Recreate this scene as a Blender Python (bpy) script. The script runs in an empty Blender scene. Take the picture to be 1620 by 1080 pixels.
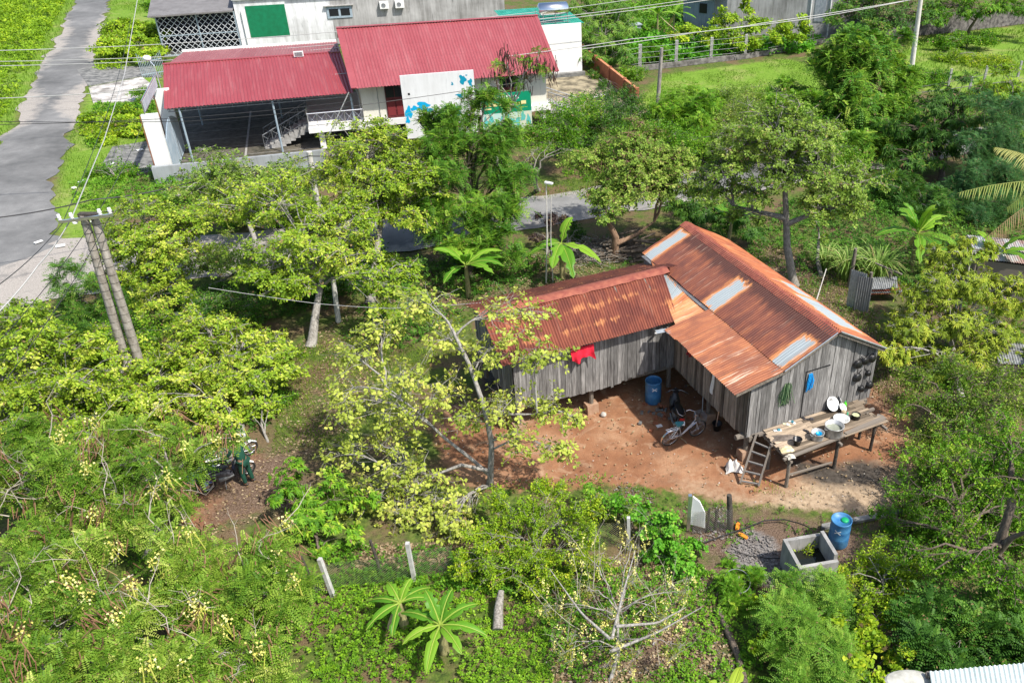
import bpy, math, random
import numpy as np
from math import sin, cos, pi, radians
SC = bpy.context.scene
rng = np.random.default_rng(7)
random.seed(7)
# ---------------------------------------------------------------- camera, sky, sun, exposure
CAM_H, CAM_F, CAM_TH, CAM_CX = 17.5, 1340.0, radians(31.45), 978.0
cd = bpy.data.cameras.new('camera'); cam = bpy.data.objects.new('camera', cd)
SC.collection.objects.link(cam); SC.camera = cam
cam.location = (0, 0, CAM_H); cam.rotation_euler = (pi/2 - CAM_TH, 0, 0)
cd.sensor_width = 36; cd.sensor_fit = 'HORIZONTAL'; cd.lens = 36*CAM_F/1620
cd.shift_x = (810-CAM_CX)/1620; cd.clip_start = .5; cd.clip_end = 3000
SUN_AZ, SUN_EL = radians(-33), radians(54)
w = bpy.data.worlds.new('World'); SC.world = w; w.use_nodes = True
wt = w.node_tree; bg = wt.nodes['Background']; bg.inputs['Strength'].default_value = .135
sk = wt.nodes.new('ShaderNodeTexSky'); sk.sky_type = 'NISHITA'; sk.sun_disc = False
sk.sun_elevation = SUN_EL; sk.sun_rotation = pi/2 - SUN_AZ; sk.dust_density = 2.0; sk.air_density = 1.0
wt.links.new(sk.outputs[0], bg.inputs[0])
ld = bpy.data.lights.new('sun', 'SUN'); ld.energy = 4.4; ld.angle = radians(1.0); ld.color = (1, .955, .88)
sun = bpy.data.objects.new('sun', ld); SC.collection.objects.link(sun)
sun.rotation_euler = (pi/2 - SUN_EL, 0, SUN_AZ + pi/2); sun.location = (40, -30, 60)
SC.view_settings.view_transform = 'Standard'; SC.view_settings.look = 'None'
SC.view_settings.exposure = .52; SC.view_settings.gamma = 1
SC.cycles.max_bounces = 6; SC.cycles.transparent_max_bounces = 6; SC.cycles.transmission_bounces = 3
SC.cycles.diffuse_bounces = 3; SC.cycles.glossy_bounces = 2

# ---------------------------------------------------------------- where a sight line meets the ground or a distance
FW = np.array([0, cos(CAM_TH), -sin(CAM_TH)]); RT = np.array([1., 0, 0]); UP = np.cross(RT, FW)
def ray(px, py): return FW*CAM_F + RT*(px-CAM_CX) - UP*(py-540)
def G(px, py, z=0.):
    d = ray(px, py); return np.array([0, 0, CAM_H]) + d*((z-CAM_H)/d[2])
def AT(px, py, Y):
    d = ray(px, py); return np.array([0, 0, CAM_H]) + d*(Y/d[1])
V3 = lambda *a: np.array(a, float)
def nrm(v):
    v = np.asarray(v, float); return v/np.maximum(np.linalg.norm(v, axis=-1, keepdims=True), 1e-9)

# ---------------------------------------------------------------- objects
def tag(o, label=None, cat=None, group=None, kind=None):
    if label: o['label'] = label
    if cat: o['category'] = cat
    if group: o['group'] = group
    if kind: o['kind'] = kind
    return o
def thing(name, loc, label, cat, group=None):
    o = bpy.data.objects.new(name, None); SC.collection.objects.link(o)
    o.location = tuple(float(c) for c in loc); o.empty_display_size = .2
    return tag(o, label, cat, group)
def root_loc(p):
    v = np.zeros(3)
    while p is not None:
        v = v + np.array(p.location); p = p.parent
    return v
def build(name, v, polys, mat, parent=None, loc=None, smooth=False, attrs=None, uv=None):
    """v (N,3); polys: list of arrays (M,k) of vertex indices; one mesh object"""
    v = np.asarray(v, float).reshape(-1, 3)
    polys = [np.asarray(p, int) for p in polys if len(p)]
    base = root_loc(parent) if parent is not None else (np.zeros(3) if loc is None else np.asarray(loc, float))
    me = bpy.data.meshes.new(name)
    me.vertices.add(len(v)); me.vertices.foreach_set('co', (v-base).astype(np.float32).ravel())
    li = np.concatenate([p.ravel() for p in polys]); cnt = np.concatenate([np.full(len(p), p.shape[1]) for p in polys])
    me.loops.add(len(li)); me.loops.foreach_set('vertex_index', li.astype(np.int32))
    me.polygons.add(len(cnt)); st = np.concatenate([[0], np.cumsum(cnt)[:-1]])
    me.polygons.foreach_set('loop_start', st.astype(np.int32)); me.polygons.foreach_set('loop_total', cnt.astype(np.int32))
    me.update(calc_edges=True)
    me.polygons.foreach_set('use_smooth', np.full(len(cnt), bool(smooth)))
    if attrs:
        for k, (dom, a) in attrs.items():
            at = me.attributes.new(k, 'FLOAT', dom); at.data.foreach_set('value', np.asarray(a, np.float32))
    if uv is not None:
        ul = me.uv_layers.new(name='UVMap'); ul.data.foreach_set('uv', np.asarray(uv, np.float32)[li].ravel())
    if isinstance(mat, (list, tuple)):
        for m in mat: me.materials.append(m)
    else: me.materials.append(mat)
    o = bpy.data.objects.new(name, me); SC.collection.objects.link(o)
    if parent is not None: o.parent = parent
    else: o.location = tuple(base)
    return o
def copy_tree(o, parent=None, loc=None, rotz=None, label=None):
    c = o.copy(); SC.collection.objects.link(c); c.parent = parent
    if loc is not None: c.location = tuple(float(x) for x in loc)
    if rotz is not None: c.rotation_euler[2] = rotz
    if label: c['label'] = label
    for ch in list(o.children): copy_tree(ch, c)
    return c
def frame3(d):
    d = nrm(d); a = np.array([0, 0, 1.]) if abs(d[2]) < .9 else np.array([1., 0, 0])
    x = nrm(np.cross(a, d)); return x, np.cross(d, x), d
class MB:
    def __init__(s): s.v = []; s.p = {}; s.n = 0; s.t = {}; s.tint = .5
    def add(s, v, polys, tint=None):
        v = np.asarray(v, float).reshape(-1, 3)
        for p in polys:
            p = np.asarray(p, int).reshape(len(p), -1) if len(p) else None
            if p is None: continue
            s.p.setdefault(p.shape[1], []).append(p+s.n)
            s.t.setdefault(p.shape[1], []).append(np.full(len(p), s.tint if tint is None else tint))
        s.v.append(v); s.n += len(v); return s
    def box(s, c, size, rz=0., ax=None, tint=None):
        """box centred at c; axes from rz or ax=(X,Y,Z) unit vectors"""
        h = np.array(size)/2
        q = np.array([[i, j, k] for k in (-1, 1) for j in (-1, 1) for i in (-1, 1)])*h
        R = np.array(ax) if ax is not None else np.array([[cos(rz), sin(rz), 0], [-sin(rz), cos(rz), 0], [0, 0, 1]])
        return s.add(q@R+np.asarray(c, float), [[[0, 2, 3, 1], [4, 5, 7, 6], [0, 1, 5, 4], [2, 6, 7, 3], [0, 4, 6, 2], [1, 3, 7, 5]]], tint)
    def beam(s, a, b, wd, ht, tint=None, upv=(0, 0, 1)):
        a, b = np.asarray(a, float), np.asarray(b, float); d = b-a; L = np.linalg.norm(d); d = d/L
        x = np.cross(upv, d)
        if np.linalg.norm(x) < 1e-3: x = np.cross((1, 0, 0), d)
        x = nrm(x); z = np.cross(d, x)
        return s.box((a+b)/2, (wd, L, ht), ax=(x, d, z), tint=tint)
    def tube(s, pts, rad, n=8, caps=True, tint=None):
        pts = np.asarray(pts, float); k = len(pts); rad = np.broadcast_to(np.asarray(rad, float), (k,))
        T = nrm(np.gradient(pts, axis=0)) if k > 2 else np.repeat(nrm(pts[1]-pts[0])[None], k, 0)
        x, y, _ = frame3(T[0]); th = np.arange(n)*2*pi/n; V = []
        for i in range(k):
            x = nrm(x-T[i]*(x@T[i])); y = np.cross(T[i], x)
            V.append(pts[i]+rad[i]*(np.cos(th)[:, None]*x+np.sin(th)[:, None]*y))
        i = np.arange(n); j = (i+1) % n
        q = np.concatenate([np.stack([i+r*n, j+r*n, j+(r+1)*n, i+(r+1)*n], 1) for r in range(k-1)])
        s.add(np.concatenate(V), [q], tint)
        if caps:
            s.add(V[0][::-1], [np.arange(n)[None]], tint); s.add(V[-1], [np.arange(n)[None]], tint)
        return s
    def lathe(s, c, prof, n=24, axis=(0, 0, 1), tint=None, sx=1., close=True):
        """prof: list of (r, z) along the axis"""
        x, y, z = frame3(axis); th = np.arange(n)*2*pi/n; V = []
        for r, h in prof: V.append(np.asarray(c)+r*(np.cos(th)[:, None]*x*sx+np.sin(th)[:, None]*y)+h*z)
        i = np.arange(n); j = (i+1) % n
        q = np.concatenate([np.stack([i+r*n, j+r*n, j+(r+1)*n, i+(r+1)*n], 1) for r in range(len(prof)-1)])
        s.add(np.concatenate(V), [q], tint)
        if close:
            if prof[0][0] > 1e-3: s.add(V[0][::-1], [np.arange(n)[None]], tint)
            if prof[-1][0] > 1e-3: s.add(V[-1], [np.arange(n)[None]], tint)
        return s
    def torus(s, c, R, r, axis=(0, 0, 1), n=28, m=6, a0=0., a1=2*pi, ref=None, tint=None):
        x, y, z = frame3(axis)
        if ref is not None: x = nrm(np.asarray(ref, float)); y = np.cross(nrm(axis), x)
        full = abs(a1-a0-2*pi) < 1e-6; th = np.linspace(a0, a1, n+1)
        P = np.asarray(c)+R*(np.cos(th)[:, None]*x+np.sin(th)[:, None]*y)
        return s.tube(P, r, m, caps=not full, tint=tint)
    def prism(s, poly, ax, c, th, tint=None):
        """poly (k,2) in axes ax[0],ax[1] about c, thickness th along ax[2]"""
        P = np.asarray(poly, float); ax = np.array(ax, float); k = len(P)
        A = np.asarray(c)+P@ax[:2]-ax[2]*th/2; B = A+ax[2]*th
        i = np.arange(k); j = (i+1) % k
        s.add(np.concatenate([A, B]), [np.stack([i, j, j+k, i+k], 1)], tint)
        s.add(A[::-1], [i[None]], tint); s.add(B, [i[None]], tint); return s
    def ball(s, c, r, n=12, m=8, tint=None):
        r = np.broadcast_to(np.asarray(r, float), (3,)); a = np.linspace(-pi/2, pi/2, m+1)
        th = np.arange(n)*2*pi/n
        V = np.array([[cos(u)*cos(t)*r[0], cos(u)*sin(t)*r[1], sin(u)*r[2]] for u in a for t in th])+np.asarray(c)
        i = np.arange(n); j = (i+1) % n
        q = np.concatenate([np.stack([i+k*n, j+k*n, j+(k+1)*n, i+(k+1)*n], 1) for k in range(m)])
        return s.add(V, [q], tint)
    def sheet(s, P, tint=None, uvl=None):
        """P (a,b,3) grid of points"""
        P = np.asarray(P, float); a, b = P.shape[:2]; I = np.arange(a*b).reshape(a, b)
        q = np.stack([I[:-1, :-1], I[1:, :-1], I[1:, 1:], I[:-1, 1:]], -1).reshape(-1, 4)
        return s.add(P.reshape(-1, 3), [q], tint)
    def build(s, name, mat, parent=None, loc=None, smooth=False, uv=None):
        ks = list(s.p); v = np.concatenate(s.v)
        polys = [np.concatenate(s.p[k]) for k in ks]; t = np.concatenate([np.concatenate(s.t[k]) for k in ks])
        return build(name, v, polys, mat, parent, loc, smooth, {'tint': ('FACE', t)}, uv)
def segs(A, B, r0, r1, n=4):
    """vectorised straight tapered sticks -> verts, quads"""
    A = np.asarray(A, float); B = np.asarray(B, float); N = len(A)
    d = nrm(B-A); a = np.where(np.abs(d[:, 2:3]) < .9, [[0, 0, 1.]], [[1., 0, 0]])
    x = nrm(np.cross(a, d)); y = np.cross(d, x); th = np.arange(n)*2*pi/n
    r0 = np.broadcast_to(r0, (N,))[:, None, None]; r1 = np.broadcast_to(r1, (N,))[:, None, None]
    ring = np.cos(th)[None, :, None]*x[:, None]+np.sin(th)[None, :, None]*y[:, None]
    V = np.concatenate([A[:, None]+ring*r0, B[:, None]+ring*r1], 1).reshape(-1, 3)
    i = np.arange(n); j = (i+1) % n; q = np.stack([i, j, j+n, i+n], 1)
    return V, (q[None]+(np.arange(N)*2*n)[:, None, None]).reshape(-1, 4)
def curve_pts(a, b, sag=0., n=8, wob=0., seed=0):
    t = np.linspace(0, 1, n)[:, None]; P = np.asarray(a)*(1-t)+np.asarray(b)*t
    P[:, 2] -= (sag*4*t*(1-t))[:, 0]
    if wob:
        r = np.random.default_rng(seed); P[1:-1] += r.normal(0, wob, (n-2, 3))
    return P

# ---------------------------------------------------------------- materials
class N:
    """tiny node-graph helper"""
    def __init__(s, name):
        s.m = bpy.data.materials.new(name); s.m.use_nodes = True; s.t = s.m.node_tree
        s.b = s.t.nodes['Principled BSDF']; s.out = s.t.nodes['Material Output']
    def n(s, ty, ins=None, **kw):
        nd = s.t.nodes.new('ShaderNode'+ty)
        for k, v in kw.items(): setattr(nd, k, v)
        for k, v in (ins or {}).items(): s.set(nd.inputs[k], v)
        return nd
    def set(s, sock, v):
        if hasattr(v, 'is_output') or isinstance(v, bpy.types.NodeSocket): s.t.links.new(v, sock)
        else:
            if isinstance(v, (tuple, list)) and len(v) == 3 and sock.type == 'RGBA': v = tuple(v)+(1,)
            sock.default_value = v
    def math(s, op, a, b=0., c=None, clamp=False):
        nd = s.n('Math', operation=op, use_clamp=clamp); s.set(nd.inputs[0], a); s.set(nd.inputs[1], b)
        if c is not None: s.set(nd.inputs[2], c)
        return nd.outputs[0]
    def co(s, kind='Object', scale=None):
        o = s.n('TexCoord').outputs[kind]
        if scale is not None:
            mp = s.n('Mapping'); s.set(mp.inputs['Vector'], o); mp.inputs['Scale'].default_value = scale; o = mp.outputs[0]
        return o
    def noise(s, vec, scale=5., detail=4., rough=.55, dist=0.):
        nd = s.n('TexNoise'); s.set(nd.inputs['Vector'], vec)
        for k, v in (('Scale', scale), ('Detail', detail), ('Roughness', rough), ('Distortion', dist)): nd.inputs[k].default_value = v
        return nd.outputs['Fac']
    def ramp(s, fac, stops, interp='LINEAR'):
        nd = s.n('ValToRGB'); s.set(nd.inputs[0], fac); cr = nd.color_ramp; cr.interpolation = interp
        while len(cr.elements) < len(stops): cr.elements.new(.5)
        for e, (p, c) in zip(cr.elements, stops):
            e.position = p; e.color = (tuple(c)+(1,)) if not isinstance(c, (int, float)) else (c, c, c, 1)
        return nd.outputs[0]
    def mix(s, f, a, b, blend='MIX'):
        nd = s.n('Mix', data_type='RGBA', blend_type=blend); s.set(nd.inputs[0], f); s.set(nd.inputs[6], a); s.set(nd.inputs[7], b)
        return nd.outputs[2]
    def attr(s, name): return s.n('Attribute', attribute_name=name).outputs['Fac']
    def sep(s, vec):
        nd = s.n('SeparateXYZ'); s.set(nd.inputs[0], vec); return nd.outputs
    def bump(s, h, strength=.3, dist=.02):
        nd = s.n('Bump'); nd.inputs['Strength'].default_value = strength; nd.inputs['Distance'].default_value = dist
        s.set(nd.inputs['Height'], h); s.set(s.b.inputs['Normal'], nd.outputs[0])
    def done(s, col=None, rough=.7, metal=0., spec=.4):
        if col is not None: s.set(s.b.inputs['Base Color'], col)
        s.set(s.b.inputs['Roughness'], rough); s.set(s.b.inputs['Metallic'], metal); s.b.inputs['Specular IOR Level'].default_value = spec
        return s.m
_mc = {}
def mat(name, c1, c2=None, scale=6., rough=.7, metal=0., bump=0., stretch=None, lo=.35, hi=.65, tint=0., spec=.4):
    if name in _mc: return _mc[name]
    n = N(name); col = c1
    if c2 is not None:
        v = n.co('Object', stretch) if stretch else n.co()
        f = n.noise(v, scale, 6, .6); col = n.ramp(f, [(lo, c1), (hi, c2)])
        if bump: n.bump(f, bump, .02)
    if tint:
        col = n.mix(1., col, n.ramp(n.attr('tint'), [(0, 1-tint), (1, 1+tint)]), 'MULTIPLY')
    _mc[name] = n.done(col, rough, metal, spec); return _mc[name]
def leafmat(name, stops, trans=.28, rough=.55, spec=.22):
    if name in _mc: return _mc[name]
    if len(stops) > 2 and 'petal' not in name and 'pod' not in name and 'dry' not in name: stops = [(min(p, .95), c) for p, c in stops]+[(.99, (.27, .19, .085))]
    n = N(name); col = n.ramp(n.attr('tint'), stops)
    n.done(col, rough, 0, spec)
    tr = n.n('BsdfTranslucent'); n.set(tr.inputs[0], n.mix(1., col, (1.0, 1.0, .55), 'MULTIPLY'))
    mx = n.n('MixShader'); mx.inputs[0].default_value = trans
    n.t.links.new(n.b.outputs[0], mx.inputs[1]); n.t.links.new(tr.outputs[0], mx.inputs[2]); n.t.links.new(mx.outputs[0], n.out.inputs[0])
    _mc[name] = n.m; return n.m
def plankmat(name, dark, mid, light, sx=14., sz=1.2, tint=.28):
    """weathered timber; grain runs along UV v"""
    n = N(name); uv = n.co('UV')
    def sc(a, b):
        mp = n.n('Mapping'); n.set(mp.inputs['Vector'], uv); mp.inputs['Scale'].default_value = (a, b, 1); return mp.outputs[0]
    g = n.noise(sc(sx*3, sz*1.3), 1., 5, .65); big = n.noise(sc(2.3, .9), 1., 4, .6)
    col = n.ramp(g, [(.3, dark), (.52, mid), (.75, light)])
    col = n.mix(n.ramp(big, [(.46, 0.), (.72, .3)]), col, dark)
    col = n.mix(1., col, n.ramp(n.attr('tint'), [(0, 1-tint*1.5), (1, 1+tint)]), 'MULTIPLY')
    n.bump(g, .25, .01); return n.done(col, .85, 0, .2)
# ================================================================ vegetation builders
DENS = 3.5
Z3B = np.array([0, 0, 1.])
def leaves(P, D, Nn, L, W, fold=.15, droop=.12, wide=.58):
    S = nrm(np.cross(D, Nn)); L = np.broadcast_to(L, (len(P),))[:, None]; W = np.broadcast_to(W, (len(P),))[:, None]
    Nn = np.cross(S, D)*-1
    m = P+D*L*wide+Nn*fold*W
    V = np.stack([P, m+S*W/2, P+D*L-np.array([0, 0, 1.])*droop*L, m-S*W/2], 1).reshape(-1, 3)
    return V, np.arange(len(P)*4).reshape(-1, 4)
def perp(A, r):
    a = r.normal(size=A.shape); a -= A*np.sum(a*A, 1, keepdims=True); return nrm(a)
def foliage(T, A, kind, L, W, k, r, spread=.5):
    """T tips, A unit axes; returns verts, quads, per-face tint"""
    n = len(T); ct = r.random(n)
    if kind == 'rosette':
        x = perp(A, r); y = np.cross(A, x); az = (np.arange(k)[None]*2.4+r.random((n, 1))*6.28+r.normal(0, .2, (n, k)))
        el = r.normal(.35, .33, (n, k)); R = np.cos(az)[..., None]*x[:, None]+np.sin(az)[..., None]*y[:, None]
        D = np.cos(el)[..., None]*R+np.sin(el)[..., None]*A[:, None]; Nn = -np.sin(el)[..., None]*R+np.cos(el)[..., None]*A[:, None]
        P = T[:, None]-A[:, None]*(r.random((n, k, 1))*L*.9)+D*L*.12
        fl = lambda q: q.reshape(-1, 3); l = L*r.uniform(.5, 1.25, n*k)
        V, Q = leaves(fl(P), fl(D), fl(Nn), l, l*W/L, wide=.66)
        t = np.repeat(ct, k)*.6+r.random(n*k)*.4
    elif kind == 'spray':
        s = np.linspace(0, 1, k)[None, :, None]; x = perp(A, r); up = nrm(np.cross(x, A)+[0, 0, .6])
        sg = np.where(np.arange(k) % 2, 1., -1.)[None, :, None]
        D = nrm(.55*A[:, None]+sg*x[:, None]*.9+r.normal(0, .35, (n, k, 3))); Nn = nrm(up[:, None]+r.normal(0, .45, (n, k, 3)))
        P = T[:, None]-A[:, None]*(1-s)*spread; l = L*r.uniform(.65, 1.2, n*k); fl = lambda q: q.reshape(-1, 3)
        V, Q = leaves(fl(P), fl(D), fl(Nn), l, l*W/L, wide=.5); t = np.repeat(ct, k)*.6+r.random(n*k)*.4
    elif kind == 'lance':
        x = perp(A, r); y = np.cross(A, x); az = (np.arange(k)[None]*2.4+r.random((n, 1))*6.28)
        D = nrm(np.cos(az)[..., None]*x[:, None]+np.sin(az)[..., None]*y[:, None]+A[:, None]*.3-np.array([0, 0, 1.])*r.uniform(.1, 1., (n, k, 1)))
        Nn = nrm(A[:, None]+np.array([0, 0, 1.])+r.normal(0, .25, (n, k, 3))); fl = lambda q: q.reshape(-1, 3); l = L*r.uniform(.7, 1.15, n*k)
        V, Q = leaves(fl(np.repeat(T[:, None], k, 1)), fl(D), fl(Nn), l, l*W/L, droop=.3, wide=.45); t = np.repeat(ct, k)*.6+r.random(n*k)*.4
    else:  # pinnate: k fronds, 'spread' long, 8 pairs of leaflets each
        K = 8; x = perp(A, r); y = np.cross(A, x); az = (np.arange(k)[None]*2.4+r.random((n, 1))*6.28)
        el = r.normal(.35, .3, (n, k)); R = np.cos(az)[..., None]*x[:, None]+np.sin(az)[..., None]*y[:, None]
        D = (np.cos(el)[..., None]*R+np.sin(el)[..., None]*A[:, None]).reshape(-1, 3); Z = np.array([0, 0, 1.])
        P0 = np.repeat(T, k, 0); m = len(P0); S = nrm(np.cross(D, Z)+1e-6); Nn = np.cross(S, D)
        t_ = np.linspace(.12, 1, K)[None, :, None]; fl_ = spread*r.uniform(.7, 1.15, (m, 1, 1))
        C = P0[:, None]+D[:, None]*t_*fl_-Z*t_**2*fl_*.38
        prof = (1.15-.55*t_**2); V = []; 
        for sg in (-1, 1):
            DD = nrm(S[:, None]*sg+D[:, None]*.45-Z*.18+r.normal(0, .12, (m, K, 3)))
            v, q = leaves(C.reshape(-1, 3), DD.reshape(-1, 3), np.repeat(Nn, K, 0), (L*prof*np.ones((m, 1, 1))).ravel(), W, fold=.05, droop=.08, wide=.5); V.append(v)
        V = np.concatenate(V); Q = np.arange(len(V)).reshape(-1, 4)
        t = np.tile(np.repeat(np.repeat(ct, k)*.5+r.random(m)*.3, K), 2)+r.random(len(Q))*.2
    return V, Q, t
def lump(d, r):
    """uneven radius factor over directions"""
    f = np.ones(len(d))
    for _ in range(6):
        k = r.normal(size=3)*2.2; f += .1*np.cos(d@k+r.random()*6.28)
    return f
def crown_tips(c, rad, n, r, shell=.45, clump=10, cs=.26):
    rad = np.broadcast_to(rad, (3,)); m = max(3, n//clump)
    d = nrm(r.normal(size=(m, 3))); d[:, 2] = np.where(d[:, 2] < -.3, d[:, 2]*.4, d[:, 2]); rr = (shell+(1-shell)*r.random(m)**.6)*lump(d, r)
    S = c+d*rr[:, None]*rad*.92
    i = r.integers(0, m, n); T = S[i]+r.normal(size=(n, 3))*rad*cs*[1, 1, .6]
    A = nrm(nrm((T-c)/rad)+[0, 0, .75]+r.normal(0, .4, (n, 3)))
    return S, T, A, i
def tree(name, label, cat, base, blobs, leaf, trunk=None, kind='rosette', L=.14, W=.075, k=7, dens=1., tr=.12, bark=None, spread=.5,
         shell=.5, clump=22, cs=.17, twig=.45, group=None, seed=None, extra=None, tipfac=14., limbs=()):
    """blobs: (px,py,Y,r[,rz]) crown masses where they stand; trunk: list of points of the main stem"""
    r = np.random.default_rng(seed if seed is not None else abs(int(base[0]*977+base[1]*131)) % 99991)
    base = np.array([base[0], base[1], 0.]) if len(base) < 3 else np.asarray(base, float)
    root = thing(name, base, label, cat, group); bark = bark or BARK
    C = [(AT(b[0], b[1], b[2]), b[3], (b[4] if len(b) > 4 else b[3]*.75)) for b in blobs]
    for c, q, z in C: c[2] = max(c[2], z*.55)
    cen = np.mean([c for c, _, _ in C], 0)
    if trunk is None:
        top = np.array([cen[0], cen[1], max(.5, min(cen[2]*.75, min(c[2] for c, _, _ in C)))]); mid = base*.55+top*.45+r.normal(0, .12, 3)*[1, 1, 0]
        trunk = np.array([base-[0, 0, .1], mid, top])
    t_ = np.asarray(trunk, float); u = np.linspace(0, len(t_)-1, len(t_)*4)
    path = np.stack([np.interp(u, np.arange(len(t_)), t_[:, i]) for i in range(3)], 1)
    mb = MB(); f = np.linspace(1, .45, len(path)); f[0] = 1.35
    mb.tube(path, tr*f, 9)
    for lb in limbs:
        q_ = np.asarray(lb, float); uu = np.linspace(0, len(q_)-1, len(q_)*4); lp_ = np.stack([np.interp(uu, np.arange(len(q_)), q_[:, i]) for i in range(3)], 1)
        mb.tube(lp_, np.linspace(tr*.7, tr*.16, len(lp_)), 8); path = np.concatenate([path, lp_])
    VV, QQ, TT = [], [], []
    SA, SB, S0, S1 = [], [], [], []
    for c, q, qz in C:
        j = np.argmin(np.linalg.norm(path-c, axis=1)+np.maximum(0, path[:, 2]-c[2]+.3*q)*4); p0 = path[j]
        lim = curve_pts(p0, c, -.18*np.linalg.norm(c-p0), 7, .05*q, int(r.integers(1e6))); mb.tube(lim, np.linspace(tr*.36, tr*.1, 7), 6)
        n = max(6, int(tipfac*dens*4*q*q*DENS)); S, T, A, i = crown_tips(c, (q, q, qz), n, r, shell, clump, cs)
        v, qd, t = foliage(T, A, kind, L, W, k, r, spread); VV.append(v); QQ.append(qd); t = np.clip(t*r.uniform(.8, 1.0)+r.uniform(-.06, .2), 0, .94); t[r.random(len(t)) < .025] = 1.; TT.append(t)
        src = lim[r.integers(2, 7, len(S))]; mid = (src+S)/2+r.normal(0, .08, S.shape)*q+[0, 0, .06*q]
        SA += [src, mid]; SB += [mid, S]; S0 += [np.full(len(S), tr*.12), np.full(len(S), tr*.09)]; S1 += [np.full(len(S), tr*.09), np.full(len(S), tr*.05)]
        if twig > 0:
            s = r.random(n) < twig; a = S[i][s]; b = T[s]; mm = (a+b)/2+r.normal(0, .03, a.shape)
            SA += [a, mm]; SB += [mm, b]; S0 += [np.full(len(a), tr*.05), np.full(len(a), tr*.045)]; S1 += [np.full(len(a), tr*.045), np.full(len(a), tr*.03)]
    v, q = segs(np.concatenate(SA), np.concatenate(SB), np.concatenate(S0), np.concatenate(S1), 4); mb.add(v, [q])
    mb.build('trunk', bark, root, smooth=True)
    off = np.cumsum([0]+[len(v) for v in VV[:-1]])
    build('crown', np.concatenate(VV), [np.concatenate([q+o for q, o in zip(QQ, off)])], leaf, root, attrs={'tint': ('FACE', np.clip(np.concatenate(TT), 0, 1))})
    if extra: extra(root, C, r)
    return root
def senna_extra(root, C, r, nf=1.3, npod=8):
    """yellow flower spikes and hanging pods, each cluster a part"""
    for c, q, qz in C:
        for _ in range(max(1, int(nf*q*q*.6+r.random()))):
            d = nrm(r.normal(size=3)); d[2] = abs(d[2])*.8+.25; p = c+d*np.array([q, q, qz])*1.02
            n = 40; P = p+r.normal(size=(n, 3))*[.09, .09, .13]; D = nrm(r.normal(size=(n, 3))+[0, 0, .5]); Nn = nrm(r.normal(size=(n, 3)))
            v, qd = leaves(P, D, Nn, .07, .06); build('blossom_cluster', v, [qd], FLOWER, root, attrs={'tint': ('FACE', r.random(n))}); A, B = [], []
            for _ in range(r.integers(4, 9)): a = p+r.normal(size=3)*.08; A.append(a); B.append(a+V3(r.normal(0, .10), r.normal(0, .10), -r.uniform(.2, .42)))
            v, qd = segs(A, B, .014, .010, 4); build('pod_cluster', v, [qd], POD, root, attrs={'tint': ('FACE', np.repeat(r.uniform(0, .35, len(A)), 4))})
        for _ in range(max(1, int(npod*q*q*.22+r.random()))):
            d = nrm(r.normal(size=3)); d[2] = abs(d[2])*.7+.2; p = c+d*np.array([q, q, qz])*.98; o2 = nrm([r.normal(), r.normal(), 0]); A, B = [], []
            for _ in range(r.integers(14, 30)): a = p+r.normal(size=3)*.2; A.append(a); B.append(a+V3(r.normal(0, .08), r.normal(0, .08), -r.uniform(.2, .4))+o2*.12)
            v, qd = segs(A, B, .014, .011, 4); build('pod_cluster', v, [qd], POD, root, attrs={'tint': ('FACE', np.repeat(r.uniform(.55, 1, len(A)), 4))})
def inpoly(P, poly):
    x, y = P[:, 0], P[:, 1]; c = np.zeros(len(P), bool); n = len(poly)
    for i in range(n):
        x1, y1 = poly[i][:2]; x2, y2 = poly[(i+1) % n][:2]
        m = ((y1 > y) != (y2 > y)); xi = (x2-x1)*(y-y1)/((y2-y1) if abs(y2-y1) > 1e-9 else 1e-9)+x1; c ^= m & (x < xi)
    return c
def sdist(P, poly):
    """signed distance (positive inside)"""
    d = np.full(len(P), 1e9); n = len(poly)
    for i in range(n):
        a = np.array(poly[i][:2]); b = np.array(poly[(i+1) % n][:2]); ab = b-a; t = np.clip(((P-a)@ab)/(ab@ab+1e-9), 0, 1)
        d = np.minimum(d, np.linalg.norm(P-a-t[:, None]*ab, axis=1))
    return np.where(inpoly(P, poly), d, -d)
def gpoly(pts, z=0.): return [tuple(G(x, y, z)[:2]) for x, y in pts]
def vnoise(P, s, seed=0):
    r = np.random.default_rng(seed); f = np.zeros(len(P)); a = 1.; tot = 0
    for o in range(4):
        for _ in range(3):
            k = r.normal(size=2)*s*(2**o); f += a*np.cos(P[:, :2]@k+r.random()*6.28)
        tot += a*1.7; a *= .6
    return np.clip(.5+.5*f/tot, 0, 1)
def scatter(poly, n, r, thin=None, seed=0, edge=0.):
    p = np.array(poly); lo, hi = p.min(0), p.max(0); P = lo+(hi-lo)*r.random((int(n*1.0), 2)); P = P[inpoly(P, poly)]
    if thin is not None: P = P[vnoise(P, thin[0], seed) > thin[1]+r.normal(0, .08, len(P))]
    return P
def area(poly):
    p = np.array(poly); lo, hi = p.min(0), p.max(0); return (hi-lo)[0]*(hi-lo)[1]
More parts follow.
